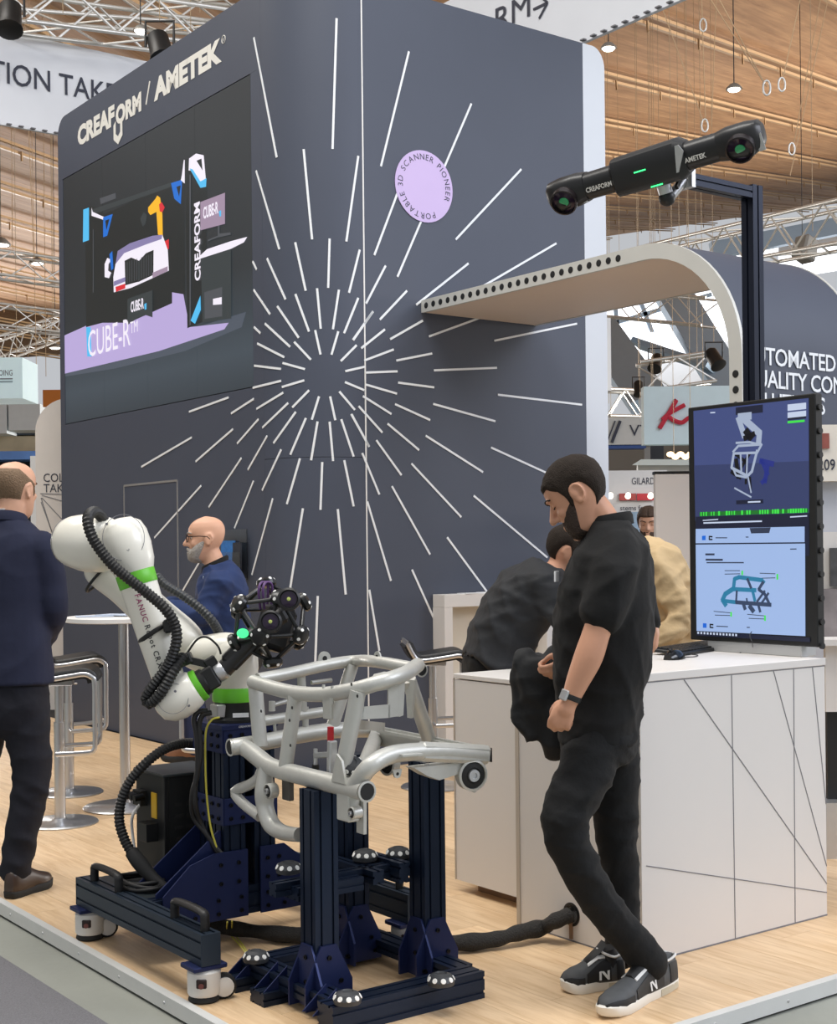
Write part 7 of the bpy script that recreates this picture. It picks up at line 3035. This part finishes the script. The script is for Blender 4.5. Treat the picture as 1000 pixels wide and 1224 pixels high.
for x in (0, 6):
    m_.bar(D(725 + x, 529, 23.97), D(735 + x, 503, 23.97), .05 if x else .02, .02, (0, 1, 0))
m_.build('stripes', M_ink, bn, 0, kind='stuff')
text_px('VT', 752, 521, 776, 14, 24, M_ink, bn, name='letters', lift=.02)

gb = thing('exhibition_stand', D(755, 640, 13.5), 'white exhibition stand wall with grey name lettering and red posters, beyond the partition', 'stand wall')
slab_px('wall_panel', 690, 563, 800, 838, 13.5, .1, M_lam, gb)
text_px('GILARD', 755, 579, 782, 8.5, 13.5, M_ink, gb, name='name_lettering')
slab_px('poster', 740, 590, 760, 598, 13.47, .02, mat('poster_photo_red', '#A8453F', .6, var=.6, vscale=9), gb)
slab_px('poster', 761, 590, 781, 598, 13.47, .02, mat('poster_red', '#C5333B', .6, var=.1), gb)
text_px('stems for R', 741, 610, 780, 6, 13.5, M_ink, gb, name='poster_lettering')
slab_px('poster', 742, 612, 782, 640, 13.47, .02, mat('poster_blue', '#9DB3C7', .6, var=.7, vscale=7), gb)
for x in (729, 750, 777):
    c = D(x, 594, 13.3)
    m_ = MB()
    m_.lathe([(.012, .0), (.028, .02), (.025, .07)], c, A3(.2, .9, .3), 12)
    m_.build('arm_light', glow('arm_light_glow', '#FFF2DC', 3.0), gb, 50)
pt = thing('white_partition', D(805, 700, 9.0), 'plain white partition wall with a dark top edge, beside the portrait monitor', 'partition')
slab_px('panel', 783, 566, 850, 790, 9.0, .08, M_lam, pt)
slab_px('top_edge', 782, 563.5, 850, 566.2, 9.0, .09, M_black, pt)
# ceiling dark block and canopy behind
du = thing('hanging_duct', D(785, 549, 22), 'dark hanging duct box under the banner with the red script', 'duct')
slab_px('duct_body', 777, 533, 793, 549, 22, .6, mat('duct_dark', '#3a3d44', .7), du)
for x in (779, 791):
    c = D(x, 534, 22.3)
    m_ = MB()
    m_.tube([c, A3(c[0], c[1], 13)], .004, 5)
    m_.build('hanger', M_wire, du, 50)
cn = thing('tent_canopy', D(790, 552, 19), 'pale pointed canopy roof behind the white partition', 'canopy')
m_ = MB()
m_.loft([[D(755, 556, 19), D(840, 556, 19), D(840, 556, 21), D(755, 556, 21)], [D(766, 549, 19.4), D(840, 549, 19.4), D(840, 549, 20.6), D(766, 549, 20.6)]])
m_.build('roof', mat('canopy_aqua', '#DCEAE8', .7), cn, 0)
slab_px('wall_panel', 762, 556, 840, 785, 19.2, .1, M_lam, cn)
slab_px('white_pillar', 721, 380, 730.5, 467, 16, .3, M_white, None, label='white suspended column end behind the tower edge', category='column')
wl = thing('warm_light_cluster', D(812, 541, 18), 'cluster of warm lamps under a ceiling behind the banner', 'lamp cluster')
for i in range(5):
    m_ = MB()
    m_.ell(D(801 + i * 6, 543 + (i % 2) * 3, 18), (.05, .05, .035))
    m_.build('bulb', glow('warm_bulb', '#FFD9A0', 4.0), wl, 60)

def hang_from_roof(parent, xs, py, y):
    for x in xs:
        c = D(x, py, y)
        m_ = MB()
        m_.tube([c, A3(c[0], c[1], 13.5)], .004, 5)
        m_.build('hanger', M_wire, parent, 50)


for o in list(COL.objects):
    if o.parent is None and o.name.startswith(('red_script_banner', 'striped_banner', 'warm_light_cluster')):
        px, y, py = {'r': ((780, 840), 20.1, 462), 's': ((730, 765), 24.1, 500), 'w': ((805, 825), 18, 541)}[o.name[0]]
        hang_from_roof(o, px, py, y)
# ---- right edge: numbered stand with photos and a display shelf
YN = 7.1
ns = thing('numbered_stand', D(1000, 700, YN), 'pale stand wall with number lettering and photos, past the monitor', 'stand wall')
slab_px('wall_panel', 955, 512, 1100, 1005, YN + .06, .06, mat('stand_greyblue', '#C3C6CE', .6), ns)
slab_px('number_panel', 955, 508, 1100, 574, YN, .06, mat('stand_cream', '#DFD8CC', .6), ns)
text_px('1209', 973, 562, 998, 13.5, YN, M_ink, ns, bold=.012, name='number_lettering')
slab_px('photo', 977, 518, 991, 536, YN - .01, .012, mat('photo_brownred', '#8a4a40', .5, var=.7, vscale=14), ns)
m_ = MB()
c = D(1003, 573, YN + .05)
m_.lathe([(.11, 0), (.11, .01)], c, (0, -1, 0), 32)
m_.build('blue_disc', mat('stand_blue', '#1F5FC0', .5), ns, 40)
sh_ = thing('display_shelf', D(995, 760, 6.7), 'white display shelf with boxes beside the reception counter', 'shelf')
slab_px('back_panel', 976, 636, 1080, 770, 6.85, .03, M_lam, sh_)
slab_px('shelf_board', 976, 765, 1080, 771, 6.6, .28, M_lam, sh_)
slab_px('photo_panel', 992, 655, 1080, 700, 6.82, .02, mat('photo_dark', '#4a4a4c', .5, var=.8, vscale=18), sh_)
slab_px('photo_panel', 977, 704, 1080, 768, 6.82, .02, mat('photo_greybrown', '#7d7676', .5, var=.7, vscale=9), sh_)
slab_px('lower_panel', 986, 771, 1080, 850, 6.65, .03, M_lam, sh_)
slab_px('dark_base', 988, 850, 1080, 960, 6.7, .03, M_black, sh_)
slab_px('foot', 986, 960, 1080, 1026, 6.6, .2, M_alu, sh_)

# ---- left edge: light box sign, arched white wall, far booths
lb = thing('light_box_sign', D(10, 460, 22), 'pale blue light box sign hanging below the slanting truss', 'sign')
slab_px('box', -60, 428, 27, 476, 22, .9, mat('lightbox_pale', '#CFE3E6', .5, emit=.25), lb)
text_px('GOING', -6, 449, 15, 7, 22, M_groove, lb, bold=.01, name='sign_lettering')
slab_px('sign_rule', -30, 452.5, 15, 453.3, 21.99, .02, M_groove, lb)
slab_px('sign_rule', -30, 455.5, 15, 457, 21.99, .02, mat('sign_subline', '#9fb4bb', .6), lb)
for x in (-20, 20):
    c = D(x, 430, 22.4)
    m_ = MB()
    m_.tube([c, A3(c[0], c[1], 13)], .004, 5)
    m_.build('hanger', M_wire, lb, 50)
arw = thing('white_arch_wall', D(60, 740, 13.2), 'white arched wall panel with thin grey lines behind the tower', 'wall panel')
ya = 13.2
x0, x1 = D(44, 700, ya)[0], D(120, 700, ya)[0]
zt = D(70, 476, ya)[2]
m_ = MB()
rr_ = .32
out = [(x0, 0)] + [(x0 + rr_ - rr_ * math.cos(t), zt - rr_ + rr_ * math.sin(t)) for t in np.linspace(0, math.pi / 2, 10)] + [(x1, zt), (x1, 0)]
m_.prism(out, A3(0, ya, 0), (1, 0, 0), (0, 0, 1), A3(0, .15, 0))
m_.build('panel', mat('arch_wall_white', '#D6CFC8', .6), arw, 30)
text_px('COL', 52, 576, 76, 10.5, ya, M_ink, arw, name='wall_lettering')
text_px('TAK', 52, 588.5, 76, 10.5, ya, M_ink, arw, name='wall_lettering')
for (p, q) in (((50, 592), (78, 600)), ((50, 595), (78, 625)), ((49, 595), (68, 655)), ((49, 600), (78, 680)), ((51, 700), (72, 745)), ((48, 590), (80, 591))):
    m_ = MB()
    m_.bar(D(*p, ya - .003), D(*q, ya - .003), .006, .004, (0, 1, 0))
    m_.build('thin_line', M_groove, arw, 0)
for i in range(4):
    m_ = MB()
    m_.lathe([(.02, 0), (.02, .005)], D(47, 560 + i * 8.5, ya - .002), (0, -1, 0), 10)
    m_.build('edge_hole', M_black, arw, 40)
fb = thing('far_booth', D(20, 600, 16), 'dark far booth with pale roof boxes behind the suited man', 'booth')
slab_px('back_wall', -60, 548, 46, 760, 16.4, .1, mat('booth_dark', '#15171b', .7), fb)
slab_px('blue_fascia', -60, 540, 46, 549, 16.0, .4, mat('booth_blue', '#4a6fa8', .5, var=.6, vscale=5), fb)
slab_px('side_post', 36, 545, 46, 760, 15.9, .2, M_white, fb)
slab_px('white_counter', 24, 640, 46, 760, 15.8, .5, M_white, fb)
wb = thing('roof_unit_row', D(20, 520, 40), 'row of white box units along the far hall wall', 'box units')
slab_px('unit', -70, 483, 8, 518, 40, 2, mat('unit_white', '#DDE6EA', .6), wb)
slab_px('unit', 10, 483, 48, 514, 40, 2, MATS['unit_white'], wb)
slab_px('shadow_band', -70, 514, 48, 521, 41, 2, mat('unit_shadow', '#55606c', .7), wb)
slab_px('pipe_band', -70, 521, 48, 546, 41, 1, mat('pipe_cream', '#C9BBA0', .7, var=.6, vscale=1.2), wb)
og = thing('orange_sign', D(62, 475, 30), 'orange sign board beside the tower, above the white arched wall', 'sign')
slab_px('post', 62, 486, 64, 744.5, 30.02, .06, M_alu, og)
slab_px('board', 51, 466, 80, 486, 30, .1, mat('sign_orange', '#D07A2C', .6), og)

# ---- rigging wires with hooks under the roof
for i, (x0, y0, x1, y1, y) in enumerate(((806, -68, 916, 104, 13.0), (823, -68, 916, 104, 13.02), (838, -10, 843, 146, 15), (784, -10, 840, 144, 15.2), (957, -5, 934, 100, 14), (990, -5, 944, 210, 16), (981, -5, 947, 180, 16.2), (26, -60, 40, 300, 20),
                                         (12, -60, 15, 300, 22), (34, -40, 44, 470, 24), (50, -40, 55, 450, 24.5), (856, -10, 850, 150, 16.4))):
    m_ = MB()
    m_.tube([D(x0, y0, y), D(x1, y1, y)], .0055, 5)
    m_.build('rigging_wire', M_rail, None, 60, label='thin pale rigging wire hanging below the timber roof', category='wire', group='rigging wires under the roof')
for (x, y, d) in ((840, 30, 15), (916, 105, 13.0), (934, 101, 14), (946, 178, 16), (842, 150, 15)):
    m_ = MB()
    c = D(x, y, d)
    m_.tube([c + A3(.035 * math.cos(t), 0, .07 * math.sin(t)) for t in np.linspace(0, 2 * math.pi, 13)[:-1]], .010, 6, closed=True)
    m_.build('rigging_hook', M_truss, None, 60, label='small pale rigging shackle at a wire end under the roof', category='shackle', group='rigging shackles under the roof')
